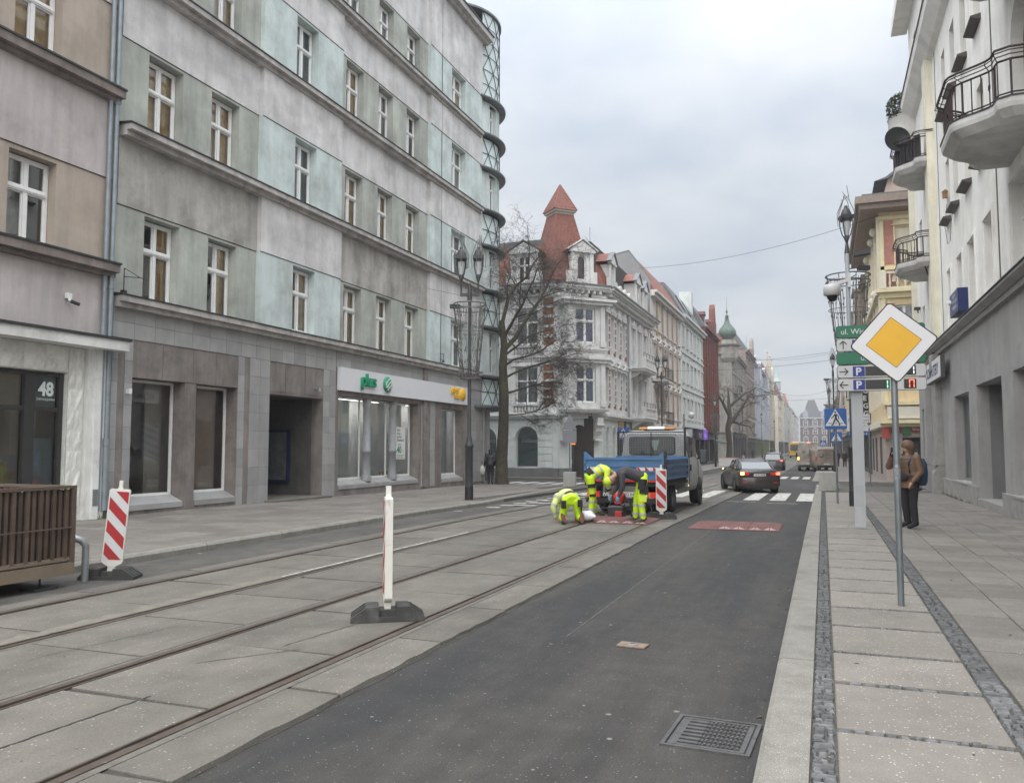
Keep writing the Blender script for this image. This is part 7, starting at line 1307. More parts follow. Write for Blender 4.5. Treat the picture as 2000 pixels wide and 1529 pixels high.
    p = obj('number_plate', MB().box(-.26, .26, -.026, -.015, .72, .83), plate_m, t); text(plate, .10, blackp, p, (-.2, -.028, .735), ext=.0008)
    obj('bumper', MB().loft([[(-h * .95, .1, .3), (-h * .8, -.06, .32), (h * .8, -.06, .32), (h * .95, .1, .3)], [(-h * .96, .1, .58), (-h * .82, -.085, .56), (h * .82, -.085, .56), (h * .96, .1, .58)], [(-h * .95, .1, .66), (-h * .8, -.03, .66), (h * .8, -.03, .66), (h * .95, .1, .66)]], closed=False, caps=False, smooth=True), paint, t)
    obj('lower_bumper', MB().box(-h * .78, h * .78, -.055, .2, .22, .325), blackp, t); obj('reflector', MB().box(-h * .82, -h * .6, -.094, -.08, .44, .47).box(h * .6, h * .82, -.094, -.08, .44, .47), tail_r, t); obj('trim_strip', MB().box(-h * .48, h * .48, -.02, .0, .875, .90) if kind == 'sedan' else MB().box(-h * .48, h * .48, -.03, .0, .9, .93), galv, t); obj('emblem', MB().box(-.05, .05, .0, .03, .92, .99), galv, t); obj('underbody', MB().box(-h * .8, h * .8, .3, L - .4, .16, .3), blackp, t)
    return t
pb_ = mat('brown_black_paint', (.036, .028, .027), .32, .15, 2, coat=.35, dirt=(.06, .05, .045), dscale=1.5)
car('parked_car' if False else 'sedan_car', 'dark brown saloon car turning with its left indicator lit', -2.42, 34.6, radians(17), pb_, scale=.93, ind=True, group='cars on the road')
car('estate_car', 'dark grey car with red tail lights following ahead of the brown saloon', -4.35, 78.5, radians(0), mat('grey_paint', (.075, .078, .082), .3, .1, 2, coat=.5), L=4.5, W=1.88, H=1.66, kind='suv', plate='SG 4K17')
car('hatchback_car', 'silver car half hidden behind the dark grey car', -5.5, 102, 0, mat('silver_paint', (.36, .38, .41), .3, .06, 2, coat=.5), L=4.4, W=1.8, H=1.55, kind='suv', plate='SG 8821', lights_on=False)
def van(name, label, X, Y, rz, paint, H=2.6, W=2.0, L=5.6, bus=False, group='vans and buses on the road', cat='van', emblem=True, lit=None):
    t = thing(name, label, cat, (X, Y, gz(Y)), rz, group); h = W / 2
    def rg(w, zb, zt, r=.16): return [(-w * .93, zb), (-w, zb + .12), (-w, zb + (zt - zb) * .5), (-w * .95, zt - r * 1.6), (-w * .90, zt - r * .5), (-w * .72, zt), (w * .72, zt), (w * .90, zt - r * .5), (w * .95, zt - r * 1.6), (w, zb + (zt - zb) * .5), (w, zb + .12), (w * .93, zb)]
    st = [(0, .955, .42, H - .06), (.05, .99, .36, H - .015), (.3, 1, .34, H), (L - 1.9, 1, .32, H), (L - 1.5, .99, .32, H - .08), (L - .85, .96, .34, 1.35), (L - .1, .88, .36, 1.12), (L, .8, .42, .9)]
    obj('body', MB().loft([[(x, y, z) for x, z in rg(h * f, zb, zt)] for y, f, zb, zt in st]), paint, t)
    for x in (-1, 1):
        for y in (.95, L - 1.05): wheel(t, x * (h - .13), y, .34, .22, 6)
        a0, a1 = sorted((x * h * .86, x * h * .985)); o = obj('tail_light', MB().box(a0, a1, -.02, .06, .95, 1.35), tail_r, t)
        if lit and x < 0: obj('lamp', MB().box(a0 + .01, a1 - .01, -.03, -.021, 1.0, 1.25), lit, o)
        obj('side_window', MB().box(x * h - .004, x * h + .006, L - 2.9, L - 1.75, 1.35, 1.95), cglass, t); obj('mirror', MB().box(x * (h + .02), x * (h + .2), L - 1.5, L - 1.42, 1.2, 1.6) if x > 0 else MB().box(-h - .2, -h - .02, L - 1.5, L - 1.42, 1.2, 1.6), blackp, t)
    obj('bumper', MB().box(-h * .9, h * .9, -.09, .1, .36, .56), blackp, t); obj('number_plate', MB().box(-.25, .25, -.012, .002, .62, .73) if not bus else MB().box(-.3, .3, -.02, .0, .85, .97), plate_m, t)
    if bus:
        obj('rear_window', MB().prism(sh0(rsq(1, .15), h * .80, .62, 0, H - 1.05), 'y', -.03, .02), cglass, t); obj('side_windows', MB().box(-h - .006, -h + .0, .5, L - 2, 1.5, 2.4).box(h - .0, h + .006, .5, L - 2, 1.5, 2.4), cglass, t); text('BUS', .2, blackp, t, (-.2, -.03, 1.25), ext=.001); obj('lettering_line', MB().box(-.5, .5, -.012, 0, 1.08, 1.14), blackp, t); obj('roof_unit', MB().bbox(-.6, .6, .5, 2, H - .02, H + .16, .04), white_fr, t)
    else:
        obj('door_seam', MB().box(-.008, .008, -.006, .05, .58, H - .2).box(-h * .9, h * .9, -.006, .04, 1.5, 1.512), blackp, t); obj('handle', MB().box(.05, .18, -.03, .0, 1.15, 1.2), blackp, t); obj('roof_lamp', MB().box(-.12, .12, .0, .06, H - .08, H - .03), brake_on if lit else tail_r, t)
        if emblem:
            o = obj('emblem', MB().lathe([(.15, -.012), (.18, -.012), (.18, 0), (.15, 0), (.15, -.012)], 20, (-.45, 0, H * .68), axis='y'), mat('emblem_dark', (.13, .125, .12), .6), t); obj('emblem_centre', MB().lathe([(.001, -.012), (.11, -.012), (.11, 0)], 16, (-.45, 0, H * .68), axis='y'), mat('emblem_grey', (.24, .225, .20), .6), o)
    return t
def sh0(pts, sx, sz, x0, z0): return [(x * sx + x0, z * sz + z0) for x, z in pts]
dirtyw = mat('dirty_white_paint', (.40, .375, .335), .55, .12, 1.5, dirt=(.26, .22, .175), dscale=.9, dpos=(.4, .6)); dirty2 = mat('muddy_white_paint', (.34, .31, .265), .6, .12, 1.5, dirt=(.21, .17, .13), dscale=.9, dpos=(.38, .58))
van('delivery_van', 'tall dirty white van with a round emblem and its left lamp lit', -1.22, 79, radians(1), dirtyw, 2.62, 1.98, lit=amber); van('delivery_van', 'lower muddy white van parked half on the right kerb', .25, 77, radians(13), dirty2, 2.02, 1.9, 4.8)
van('minibus', 'yellow minibus with a dark rear window far down the street', -5.35, 176, 0, mat('bus_yellow', (.62, .40, .02), .4, .08, 2), 3.15, 2.3, 7, True, cat='bus')
obj('roof_box', MB().box(-.7, .7, .4, 2.6, 2.03, 2.2), mat('roof_white', (.55, .56, .57), .5, .05), [o for o in COL.objects if o.name == 'delivery_van.001'][0])
# ---------------------------------------------------------------- tipper truck
blue = mat('tipper_blue', (.055, .15, .31), .5, .14, 2.5, dirt=(.09, .16, .26), dscale=2.0, streak=.12); blue2 = mat('tipper_blue_side', (.06, .15, .30), .45, .14, 2.5, dirt=(.12, .17, .25), dscale=1.6); cabw = mat('cab_silver_grey', (.46, .475, .47), .45, .08, 2.5, dirt=(.33, .33, .31), dscale=1.6); chas = mat('chassis_black', (.02, .02, .021), .7, .2, 6); gridm = mat('mesh_steel', (.13, .14, .14), .5, .1, 8, metal=.3)
t = thing('tipper_truck', 'grey cabbed tipper truck with a blue dropside bed and mesh guard', 'truck', (-4.74, 20.45, gz(21) + .034), radians(-2.2)); HW = 1.04
# tailgate with ribs
tg = MB(); tg.box(-HW, HW, 0, .035, .88, 1.44); tg.box(-HW, HW, -.03, .0, 1.38, 1.44); tg.box(-HW, HW, -.03, 0, 1.2, 1.26); tg.box(-HW, HW, -.03, 0, 1.06, 1.1); tg.box(-HW, HW, -.03, 0, .88, .93); tg.box(-HW, -HW + .05, -.03, 0, .93, 1.38); tg.box(HW - .05, HW, -.03, 0, .93, 1.38); tg.prism([(-HW, 1.44), (-HW + .20, 1.44), (-HW + .04, 1.58), (-HW, 1.58)], 'y', -.02, .03); tg.prism([(HW, 1.44), (HW, 1.58), (HW - .04, 1.58), (HW - .20, 1.44)], 'y', -.02, .03)
o = obj('tailgate', tg, blue, t); obj('corner_post', MB().box(HW + .002, HW + .06, -.04, .06, .86, 1.60).box(-HW - .06, -HW - .002, -.04, .06, .86, 1.60), chas, t)
obj('sticker_white', MB().box(.35, .95, -.034, -.0305, 1.11, 1.195), dwhite, o); mb = MB(); [mb.prism([(.37 + .2 * k, 1.112), (.47 + .2 * k, 1.112), (.40 + .2 * k, 1.193), (.36 + .2 * k if k else .36, 1.193)], 'y', -.0375, -.0345) for k in range(3)]; obj('sticker_red', mb, dred, o)
obj('sticker_white', MB().box(-.95, -.35, -.034, -.0305, 1.11, 1.195), dwhite, o)
for s in (-1, 1):
    sb = MB(); x0, x1 = sorted((s * HW, s * (HW - .035))); sb.box(x0, x1, .065, 3.0, .88, 1.40)
    for z in (.88, 1.04, 1.2, 1.345): a0, a1 = sorted((s * HW, s * (HW + .03))); sb.box(a0, a1, .065, 3.0, z, z + .055)
    sb.box(*sorted((s * HW, s * (HW + .03))), 2.94, 3.0, .936, 1.344); obj('side_board', sb, blue2, t)
obj('bed_floor', MB().box(-HW + .04, HW - .04, .04, 3.0, .80, .88), chas, t); obj('headboard', MB().box(-HW, HW, 3.01, 3.06, .85, 1.45), blue, t); obj('sub_frame', MB().box(-HW, HW, .05, 3.0, .72, .80).box(-.45, -.35, -.05, 6, .5, .72).box(.35, .45, -.05, 6, .5, .72), chas, t); obj('red_edge', MB().box(-HW, HW, -.01, .03, .83, .875), tail_r, t)
obj('tool_box', MB().box(-.55, .5, .02, .35, .5, .72), mat('toolbox_grey', (.13, .135, .13), .6, .2, 4), t)
rbm = obj('rear_bar', MB().box(-.98, .98, -.06, .06, .30, .42).box(-.6, .6, -.05, .0, .14, .2).bar((-.5, 0, .18), (-.5, 0, .35), .05).bar((.5, 0, .18), (.5, 0, .35), .05), chas, t)
for s in (-1, 1): a0, a1 = sorted((s * .62, s * .95)); tl = obj('tail_light', MB().box(a0, a1, -.06, .02, .44, .58), tail_r, t); obj('reflector', MB().box(a0, a0 + .08, -.066, -.0601, .46, .56), amber_off, tl)
p = obj('number_plate', MB().box(.0, .52, -.07, -.055, .46, .58), plate_m, t); text('SG 0426K', .10, blackp, p, (.04, -.072, .485), ext=.001); ivp = obj('name_strip', MB().box(-.6, -.05, -.06, -.04, .45, .58), chas, t); text('IVECO', .12, lab_w, ivp, (-.52, -.065, .475), ext=.001, bold=.006, sx=1.1)
for s in (-1, 1):
    for (x, y) in ((s * .86, 1.35), (s * .86, 5.05)): wheel(t, x, y, .36, .24, 6, rim=mat('steel_rim', (.12, .12, .12), .6, .15, 5))
    wheel(t, s * .60, 1.35, .36, .2, 6); obj('mudguard', MB().lathe([(.44, -.14), (.44, .14)], 14, (s * .80, 1.35, .36), a0=.25 * pi - pi / 4, a1=pi, axis='x'), chas, t); obj('mud_flap', MB().box(s * .82 - .15, s * .82 + .15, .82, .84, .18, .7), chas, t)
    obj('side_guard', MB().box(*sorted((s * .95, s * .98)), 1.95, 3.2, .45, .58), mat('side_guard_grey', (.2, .2, .2), .6, .1), t)
# cab
def cring(w, zb, zt, zw, tw): return [(-w * .95, zb), (-w, zb + .15), (-w, zw), (-w * .93, zw + .25), (-w * tw, zt - .10), (-w * (tw - .1), zt), (w * (tw - .1), zt), (w * tw, zt - .10), (w * .93, zw + .25), (w, zw), (w, zb + .15), (w * .95, zb)]
cs = [(3.16, .95, .50, 2.10, 1.25, .82), (3.22, .98, .48, 2.16, 1.25, .83), (4.0, 1.0, .45, 2.2, 1.25, .84), (4.5, 1.0, .45, 2.16, 1.25, .84), (5.15, .99, .45, 1.55, 1.20, .90), (5.6, .97, .42, 1.22, 1.05, .93), (6.2, .90, .42, .98, .9, .94), (6.32, .84, .5, .85, .8, .95)]
cab = obj('cab', MB().loft([[(x, y, z) for x, z in cring(f, zb, zt, zw, tw)] for y, f, zb, zt, zw, tw in cs]), cabw, t)
obj('rear_window', MB().prism(sh0(rsq(1, .22), .64, .235, 0, 1.74), 'y', 3.12, 3.17), cglass, t); obj('window_seal', MB().prism(sh0(rsq(1, .22), .67, .265, 0, 1.74), 'y', 3.135, 3.165), blackp, t); obj('paper_sheet', MB().poly([(-.05, 3.115, 1.9), (.22, 3.115, 1.9), (.14, 3.115, 1.62), (.05, 3.115, 1.62)]), mat('pale_green_paper', (.33, .42, .38), .7, .1), t)
for s in (-1, 1):
    obj('side_window', MB().prism([(3.6, 1.32), (4.95, 1.28), (4.55, 1.98), (3.6, 2.02)], 'x', *sorted((s * .90, s * .955))), cglass, t); obj('door_seam', MB().box(*sorted((s * .99, s * 1.004)), 3.5, 3.512, .6, 2.0).box(*sorted((s * .99, s * 1.004)), 4.85, 4.862, .6, 1.3), blackp, t); obj('door_handle', MB().box(*sorted((s * 1.0, s * 1.03)), 3.58, 3.66, 1.02, 1.2), blackp, t)
    m_ = obj('mirror', MB().bbox(*sorted((s * 1.08, s * 1.28)), 4.72, 4.84, 1.22, 1.62, .03).bar((s * .98, 4.8, 1.35), (s * 1.12, 4.78, 1.42), .05), blackp, t); obj('mirror_glass', MB().box(*sorted((s * 1.10, s * 1.26)), 4.712, 4.72, 1.26, 1.58), rear_glass, m_); obj('marker_light', MB().ball((s * .96, 3.4, .62), .03, 5), amber, t); obj('wheel_arch', MB().lathe([(.44, -.01), (.44, .012), (.2, .012)], 20, axis='x'), blackp, t, (s * .995, 5.05, .37))
# mesh guard behind the cab and the light bar
fr_ = MB(); fr_.box(-1.0, -.94, 3.0, 3.05, 1.45, 2.16); fr_.box(.94, 1.0, 3.0, 3.05, 1.45, 2.24); fr_.box(-.94, .94, 3.0, 3.04, 2.12, 2.155); fr_.box(-.012, .012, 3.0, 3.03, 1.45, 2.12); g_ = obj('guard_frame', fr_, chas, t)
gm_ = MB(); [gm_.box(-.93 + .048 * k - .0035, -.93 + .048 * k + .0035, 3.01, 3.017, 1.45, 2.12) for k in range(39) if k != 19]; [gm_.box(-.94, .94, 3.018, 3.024, 1.47 + .048 * k - .0035, 1.47 + .048 * k + .0035) for k in range(14)]; obj('wire_mesh', gm_, gridm, g_, kind='stuff')
lbm = obj('light_bar', MB().bbox(-.24, .26, 3.6, 3.8, 2.23, 2.31, .02), white_fr, t); obj('amber_lens', MB().bbox(-.5, -.245, 3.6, 3.8, 2.23, 2.29, .02).bbox(.265, .56, 3.6, 3.8, 2.23, 2.29, .02), amber_off, lbm); obj('bar_foot', MB().box(-.35, .4, 3.65, 3.75, 2.17, 2.229), chas, lbm)
# ================================================================ PEOPLE
TMP = bpy.data.scenes.new('workbench')
skin_m = mat('skin', (.40, .24, .175), .6, .08, 10)
def blob(name, build, m, parent=None, loc=(0, 0, 0), rz=0., vox=.014, it=4):     # one continuous skin from overlapping limbs
    mb = MB(); build(mb); me = mb.mesh(name); o = bpy.data.objects.new(name, me); TMP.collection.objects.link(o)
    r = o.modifiers.new('r', 'REMESH'); r.mode = 'VOXEL'; r.voxel_size = vox; r.adaptivity = 0
    if it: q = o.modifiers.new('s', 'SMOOTH'); q.factor = .5; q.iterations = it
    TMP.view_layers[0].update(); dg = TMP.view_layers[0].depsgraph; m2 = bpy.data.meshes.new_from_object(o.evaluated_get(dg)); m2.polygons.foreach_set('use_smooth', [True] * len(m2.polygons)); bpy.data.objects.remove(o); bpy.data.meshes.remove(me); m2.materials.clear(); return obj(name, m2, m, parent, loc, rz)
def cap(mb, a, b, r0, r1, n=12):
    a, b = Vector(a), Vector(b); d = b - a; L = d.length; M = mb.M; mb.M = M @ Matrix.Translation(a) @ d.to_track_quat('Z', 'Y').to_matrix().to_4x4(); P = []
    for k in range(5): t = pi / 2 * k / 4; P.append((max(1e-3, r0 * sin(t)), -r0 * cos(t)))
    for k in range(5): t = pi / 2 * k / 4; P.append((max(1e-3, r1 * cos(t)), L + r1 * sin(t)))
    mb.lathe(P, n); mb.M = M
def torso(mb, rings):                                                        # (centre, half width, half depth)
    out = []; C_ = [Vector(c) for c, *_ in rings]
    for i, (c, rx, ry) in enumerate(rings):
        d = (C_[min(i + 1, len(C_) - 1)] - C_[max(i - 1, 0)]).normalized(); x = Vector((1, 0, 0)); x = (x - d * x.dot(d)).normalized(); y = d.cross(x)
        out.append([tuple(C_[i] + x * (rx * cos(t)) + y * (ry * sin(t))) for t in [2 * pi * k / 16 for k in range(16)]])
    mb.loft(out)
def person(label, X, Y, z0, rz, J, jacket, trousers, boots=None, head='hat', hat_m=None, bands=None, hand_m=None, scale=1., group=None, knee_m=None, jr=1.0, hood=False, far=False):
    V = lambda n: Vector(J[n]); up = (V('head') - V('neck')).normalized(); hd = V('head'); fw = Vector(J.get('face', (0, 1, 0))).normalized(); fw = (fw - up * fw.dot(up)).normalized(); rgt = fw.cross(up).normalized(); mix = lambda a, b, f: V(a) * (1 - f) + V(b) * f
    def body(mb):
        cap(mb, V('neck') - up * .03, hd - up * .03, .055, .055); M = mb.M; R = Matrix((rgt, fw, up)).transposed().to_4x4(); mb.M = M @ Matrix.Translation(hd + up * .02) @ R; mb.lathe([(max(1e-3, sin(pi * k / 12)) * (.078 if k > 4 else .066), -cos(pi * k / 12) * .118) for k in range(13)], 16, (0, -.005, 0)); mb.lathe([(max(1e-3, sin(pi * k / 8)) * .062, -cos(pi * k / 8) * .075) for k in range(9)], 14, (0, .022, -.035)); mb.M = M
        torso(mb, [(mix('pelvis', 'chest', -.1), .12, .09), (mix('pelvis', 'chest', .5), .12, .085), (V('chest'), .135, .09), (mix('chest', 'neck', .6), .12, .07), (V('neck'), .05, .05)])
        for s in 'LR':
            cap(mb, V('sh' + s), V('el' + s), .045, .036); cap(mb, V('el' + s), V('ha' + s), .036, .027); cap(mb, V('hip' + s), V('kn' + s), .075, .05); cap(mb, V('kn' + s), V('an' + s), .05, .035); cap(mb, V('an' + s), V('to' + s), .032, .028)
            w_ = V('ha' + s); d = (w_ - V('el' + s)).normalized(); side = d.cross(Vector((.2, .5, 1))).normalized(); nrm = d.cross(side); pc = w_ + d * .06
            cap(mb, w_, pc, .027, .034)
            for k, L in enumerate((.06, .072, .068, .052)):
                q = (k - 1.5) * .019; b0 = pc + d * .02 + side * q; b1 = b0 + d * L * .55 + nrm * L * .1; cap(mb, b0, b1, .0105, .0098, 8); cap(mb, b1, b1 + d * L * .3 + nrm * L * .45, .0098, .0085, 8)
            t0 = w_ + d * .03 + side * .03; t1 = t0 + d * .04 + side * .02; cap(mb, t0, t1, .013, .011, 8); cap(mb, t1, t1 + d * .03 + nrm * .015, .011, .009, 8)
    t = blob('person', body, skin_m, None, (X, Y, z0), rz, .02 if far else .0085, 2); tag(t, label, 'person', group); t.scale = (scale,) * 3; vx = .03 if far else .015
    def jk_(mb):
        torso(mb, [(mix('pelvis', 'chest', -.02), .172 * jr, .135 * jr), (mix('pelvis', 'chest', .1), .178 * jr, .14 * jr), (mix('pelvis', 'chest', .55), .172 * jr, .128 * jr), (V('chest'), .190 * jr, .135 * jr), (mix('chest', 'neck', .45), .195 * jr, .115 * jr), (mix('chest', 'neck', .75), .13 * jr, .09 * jr), (mix('chest', 'neck', .98), .074, .072)])
        for s in 'LR': cap(mb, V('sh' + s), V('el' + s), .080 * jr, .062 * jr); cap(mb, V('el' + s), mix('ha' + s, 'el' + s, .06), .062 * jr, .046 * jr)
    jk = blob('jacket', jk_, jacket, t, vox=vx)
    def tr_(mb):
        dn = (V('pelvis') - V('chest')).normalized(); torso(mb, [(V('pelvis') - dn * .08, .155, .12), (V('pelvis') - dn * .02, .165, .13), (V('pelvis') + dn * .05, .165, .13), (V('pelvis') + dn * .10, .13, .10)])
        for s in 'LR': cap(mb, V('hip' + s), V('kn' + s), .108, .076); cap(mb, V('kn' + s), mix('an' + s, 'kn' + s, .08), .078, .066)
    tr = blob('trousers', tr_, trousers, t, vox=vx)
    for s in 'LR':
        a, b = V('an' + s), V('to' + s); f = (b - a); blob('boot', lambda mb: (cap(mb, a + (V('kn' + s) - a).normalized() * .07, a, .058, .056), cap(mb, a - f * .22, a + f * .5, .046, .05), cap(mb, a + f * .5, b, .05, .042)), boots, t, vox=vx)
    if bands:
        mb = MB()
        for (a, b, f, r) in bands:
            a, b = V(a), V(b); c = a + (b - a) * f; d = (b - a).normalized() * .0275
            if r > .15: torso(mb, [(c - d, r * 1.03 * jr, r * .79 * jr), (c + d, r * 1.03 * jr, r * .79 * jr)]) if False else mb.loft([[tuple(c + e + Vector((r * 1.05 * jr * cos(q), 0, 0)) + (b - a).normalized().cross(Vector((1, 0, 0))) * (r * .785 * jr * sin(q))) for q in [2 * pi * k / 18 for k in range(18)]] for e in (-d, d)], caps=False)
            else: mb.tube([c - d, c + d], r, 14, caps=False)
        obj('reflective_band', mb, mat('reflective_grey', (.40, .41, .41), .45, .1, 8), jk)
    if knee_m:
        mb = MB()
        for s in 'LR':
            a, b = V('hip' + s), V('kn' + s); o_ = Vector((-.03 if s == 'L' else .03, .0, 0))
            for f0, f1, r in ((.30, .52, .100), (.9, 1.05, .080)): mb.tube([a + (b - a) * f0 + o_, a + (b - a) * f1 + o_], r * .94, 12, caps=True)
        obj('black_patch', mb, knee_m, tr)
    R = Matrix((rgt, fw, up)).transposed()
    if head in ('hat', 'beanie'):
        mb = MB(); mb.lathe([(.086, .01), (.097, .03), (.097, .07), (.085, .115), (.06, .145), (.03, .16), (.001, .163)], 18); h = obj('hat', mb, hat_m, t, hd - fw * .008 + up * .0); h.rotation_euler = R.to_euler()
    else:
        sh_ = .05 if head == 'hood' else .03; rr3 = .125 if head == 'hood' else .105
        blob('hood' if head == 'hood' else 'hair', lambda mb: (cap(mb, hd - fw * sh_ + up * .03, hd - fw * (sh_ - .02) + up * .05, rr3, rr3 * .93), cap(mb, hd - fw * (sh_ + .01) - up * .02, hd - fw * .05 - up * .12, rr3 * .92, .085)), hat_m, t, vox=.03 if far else .014)
    if head != 'hair' and not far:
        f0 = hd + fw * .078; mb = MB(); cap(mb, f0 + up * .03, f0 + fw * .02 - up * .008, .008, .014, 8); obj('nose', mb, skin_m, t); mb = MB(); [mb.ball(tuple(hd + fw * .074 + up * .032 + rgt * .03 * s), .010, 5) for s in (-1, 1)]; mb.tube([f0 - up * .05 - rgt * .022 - fw * .008, f0 - up * .053 + fw * .004, f0 - up * .05 + rgt * .022 - fw * .008], .005, 4); obj('face_features', mb, mat('face_dark', (.06, .035, .03), .6), t); mb = MB(); [mb.ball(tuple(hd + rgt * .078 * s + up * .005 - fw * .01), .022, 5) for s in (-1, 1)]; obj('ears', mb, skin_m, t)
    return t, jk, tr
hv = mat('hi_vis_yellow', (.60, .76, .05), .75, .12, 6, bump=1.0, bscale=9); hvp = mat('hi_vis_pale', (.68, .78, .30), .75, .12, 6, bump=1.0, bscale=9); hvt = mat('hi_vis_trousers', (.52, .76, .01), .75, .14, 7, bump=1.0, bscale=9); blkc = mat('black_cloth', (.018, .018, .02), .85, .15, 8); swt = mat('charcoal_sweater', (.055, .053, .060), .9, .12, 8, bump=1.0, bscale=10); bootm = mat('work_boot', (.07, .058, .05), .8, .25, 10); solem = mat('rust_sole', (.16, .062, .05), .85, .25, 12, bump=.4); gcap = mat('grey_cap', (.085, .082, .08), .9, .1, 8); glove = mat('blue_glove', (.09, .24, .33), .6, .1)
# bent worker in charcoal sweater facing left
J = dict(pelvis=(0, 0, 1.0), chest=(0, .36, 1.13), neck=(0, .57, 1.06), head=(0, .70, .96), face=(0, .55, -.83), shL=(-.19, .47, 1.07), elL=(-.20, .46, .80), haL=(-.14, .53, .60), shR=(.19, .47, 1.07), elR=(.22, .52, .80), haR=(.12, .66, .62), hipL=(-.10, -.01, .95), knL=(-.13, .05, .53), anL=(-.14, .0, .10), toL=(-.15, .18, .04), hipR=(.10, -.01, .95), knR=(.14, .10, .53), anR=(.18, .12, .10), toR=(.2, .31, .04))
zf = gz(18) + .034
w3, jk3, tr3 = person('bent worker in a charcoal sweater and bright yellow trousers with a yellow beanie', -3.78, 18.1, zf, radians(110.8), J, swt, hvt, bootm, 'beanie', hv, bands=[('knL', 'anL', .30, .082), ('knL', 'anL', .75, .079), ('knR', 'anR', .30, .082), ('knR', 'anR', .75, .079)], group='road workers in yellow')
obj('pocket', MB().box(-.245, -.20, -.10, .09, .66, .84), blkc, tr3); obj('pocket_flap', MB().box(-.225, -.19, -.06, .1, .48, .63), hv, tr3); None
obj('glove', MB().ball((-.13, .555, .535), .050, 8, 1.5).ball((.105, .70, .55), .050, 8, 1.5), glove, w3); obj('thigh_panel', MB().tube([(-.145, -.0, .97), (-.165, .03, .74)], .095, 12, caps=False), blkc, tr3)
# bent worker in yellow jacket facing right
J = dict(pelvis=(0, 0, .97), chest=(0, .30, 1.15), neck=(0, .50, 1.10), head=(0, .62, 1.02), face=(0, .75, -.66), shL=(-.2, .40, 1.12), elL=(-.26, .40, .86), haL=(-.12, .48, .64), shR=(.2, .40, 1.12), elR=(.27, .36, .86), haR=(.14, .46, .64), hipL=(-.1, 0, .92), knL=(-.13, .10, .52), anL=(-.14, .16, .10), toL=(-.15, .35, .04), hipR=(.1, 0, .92), knR=(.12, .05, .52), anR=(.14, .0, .10), toR=(.15, .19, .04))
w2, jk2, tr2 = person('bent worker in a yellow reflective jacket and grey cap beside the tailgate', -5.32, 19.35, gz(19) + .034, radians(-66), J, hv, hvt, bootm, 'beanie', gcap, bands=[('shL', 'elL', .75, .082), ('shR', 'elR', .75, .082), ('elR', 'haR', .45, .07), ('pelvis', 'chest', .45, .170), ('pelvis', 'chest', .9, .178), ('knL', 'anL', .35, .082), ('knR', 'anR', .35, .082), ('knR', 'anR', .8, .08), ('knL', 'anL', .8, .08)], knee_m=blkc, group='road workers in yellow')
obj('black_hem', MB().tube([(0, -.03, .98), (0, .09, 1.07)], [.165, .172], 16, caps=False), blkc, jk2); obj('cuff', MB().tube([(.17, .435, .70), (.15, .455, .655)], .058, 10).tube([(-.15, .46, .70), (-.13, .475, .655)], .058, 10), blkc, jk2)
# kneeling worker seen from behind
J = dict(pelvis=(0, -.05, .52), chest=(-.06, .30, .60), neck=(-.10, .50, .52), head=(-.12, .62, .42), face=(0, .5, -.86), shL=(-.26, .34, .56), elL=(-.36, .28, .33), haL=(-.30, .34, .12), shR=(.14, .40, .57), elR=(.22, .48, .32), haR=(.2, .55, .10), hipL=(-.11, -.05, .49), knL=(-.19, .08, .10), anL=(-.19, -.30, .10), toL=(-.22, -.42, .05), hipR=(.11, -.05, .49), knR=(.20, .10, .10), anR=(.19, -.30, .12), toR=(.19, -.36, .05))
w1, jk1, tr1 = person('kneeling worker in pale yellow jacket seen from behind with rust coloured boot soles', -5.28, 17.62, zf, radians(24), J, hvp, hvt, blkc, 'beanie', hv, bands=[('shL', 'elL', .08, .094), ('shL', 'elL', .85, .076), ('elL', 'haL', .6, .066), ('pelvis', 'chest', .34, .174)], group='road workers in yellow', jr=1.08)
for x, y, r_ in ((-.215, -.405, -.35), (.19, -.395, .05)):
    so_ = obj('sole', MB().loft([[(.052 * cos(a) * q, -.012 * k, .125 * sin(a) * q) for a in [2 * pi * i / 12 for i in range(12)]] for k, q in ((0, 1), (1, 1), (2, .9))]), solem, w1, (x, y, .135)); so_.rotation_euler = (radians(-12), r_, 0)
obj('pocket', MB().box(-.235, -.13, -.195, -.13, .33, .50).box(.13, .235, -.195, -.13, .36, .52), blkc, tr1); obj('waistband', MB().tube([(-.004, -.03, .535), (-.02, .05, .555)], [.158, .166], 16, caps=False), mat('maroon_shirt', (.06, .03, .03), .9, .1), jk1); obj('side_stripe', MB().box(.215, .235, -.12, .1, .12, .42), blkc, tr1)
# man with rucksack on the right pavement
brj = mat('brown_quilt', (.135, .078, .048), .6, .15, 8, bump=.3, bscale=18)
J = dict(pelvis=(0, 0, .92), chest=(0, .02, 1.28), neck=(0, .02, 1.46), head=(0, .05, 1.59), face=(.1, .95, -.2), shL=(-.2, .0, 1.39), elL=(-.26, -.03, 1.12), haL=(-.20, .12, .92), shR=(.2, .02, 1.39), elR=(.26, .26, 1.22), haR=(.12, .30, 1.44), hipL=(-.1, 0, .88), knL=(-.11, .03, .48), anL=(-.12, .0, .09), toL=(-.14, .18, .04), hipR=(.1, 0, .88), knR=(.11, .02, .48), anR=(.12, -.04, .09), toR=(.15, .14, .04))
mn, jkm, trm = person('man in a hooded brown quilted jacket with a blue rucksack behind the sign pole', 1.60, 18.25, .1, radians(128), J, brj, mat('black_trousers', (.017, .017, .02), .85, .15, 6, bump=1.0, bscale=9), blkc, 'hood', brj, jr=1.12)
mb = MB()
for k in range(7): z = .93 + .075 * k; mb.lathe([(.172 if k > 1 else .168, z - .006), (.182, z), (.172 if k > 1 else .168, z + .006)], 18, (0, .01, 0))
obj('quilt_seam', mb, brj, jkm); obj('jacket_hem', MB().lathe([(.185, .80), (.19, .84), (.175, .95)], 18, (0, .01, 0)), brj, jkm)
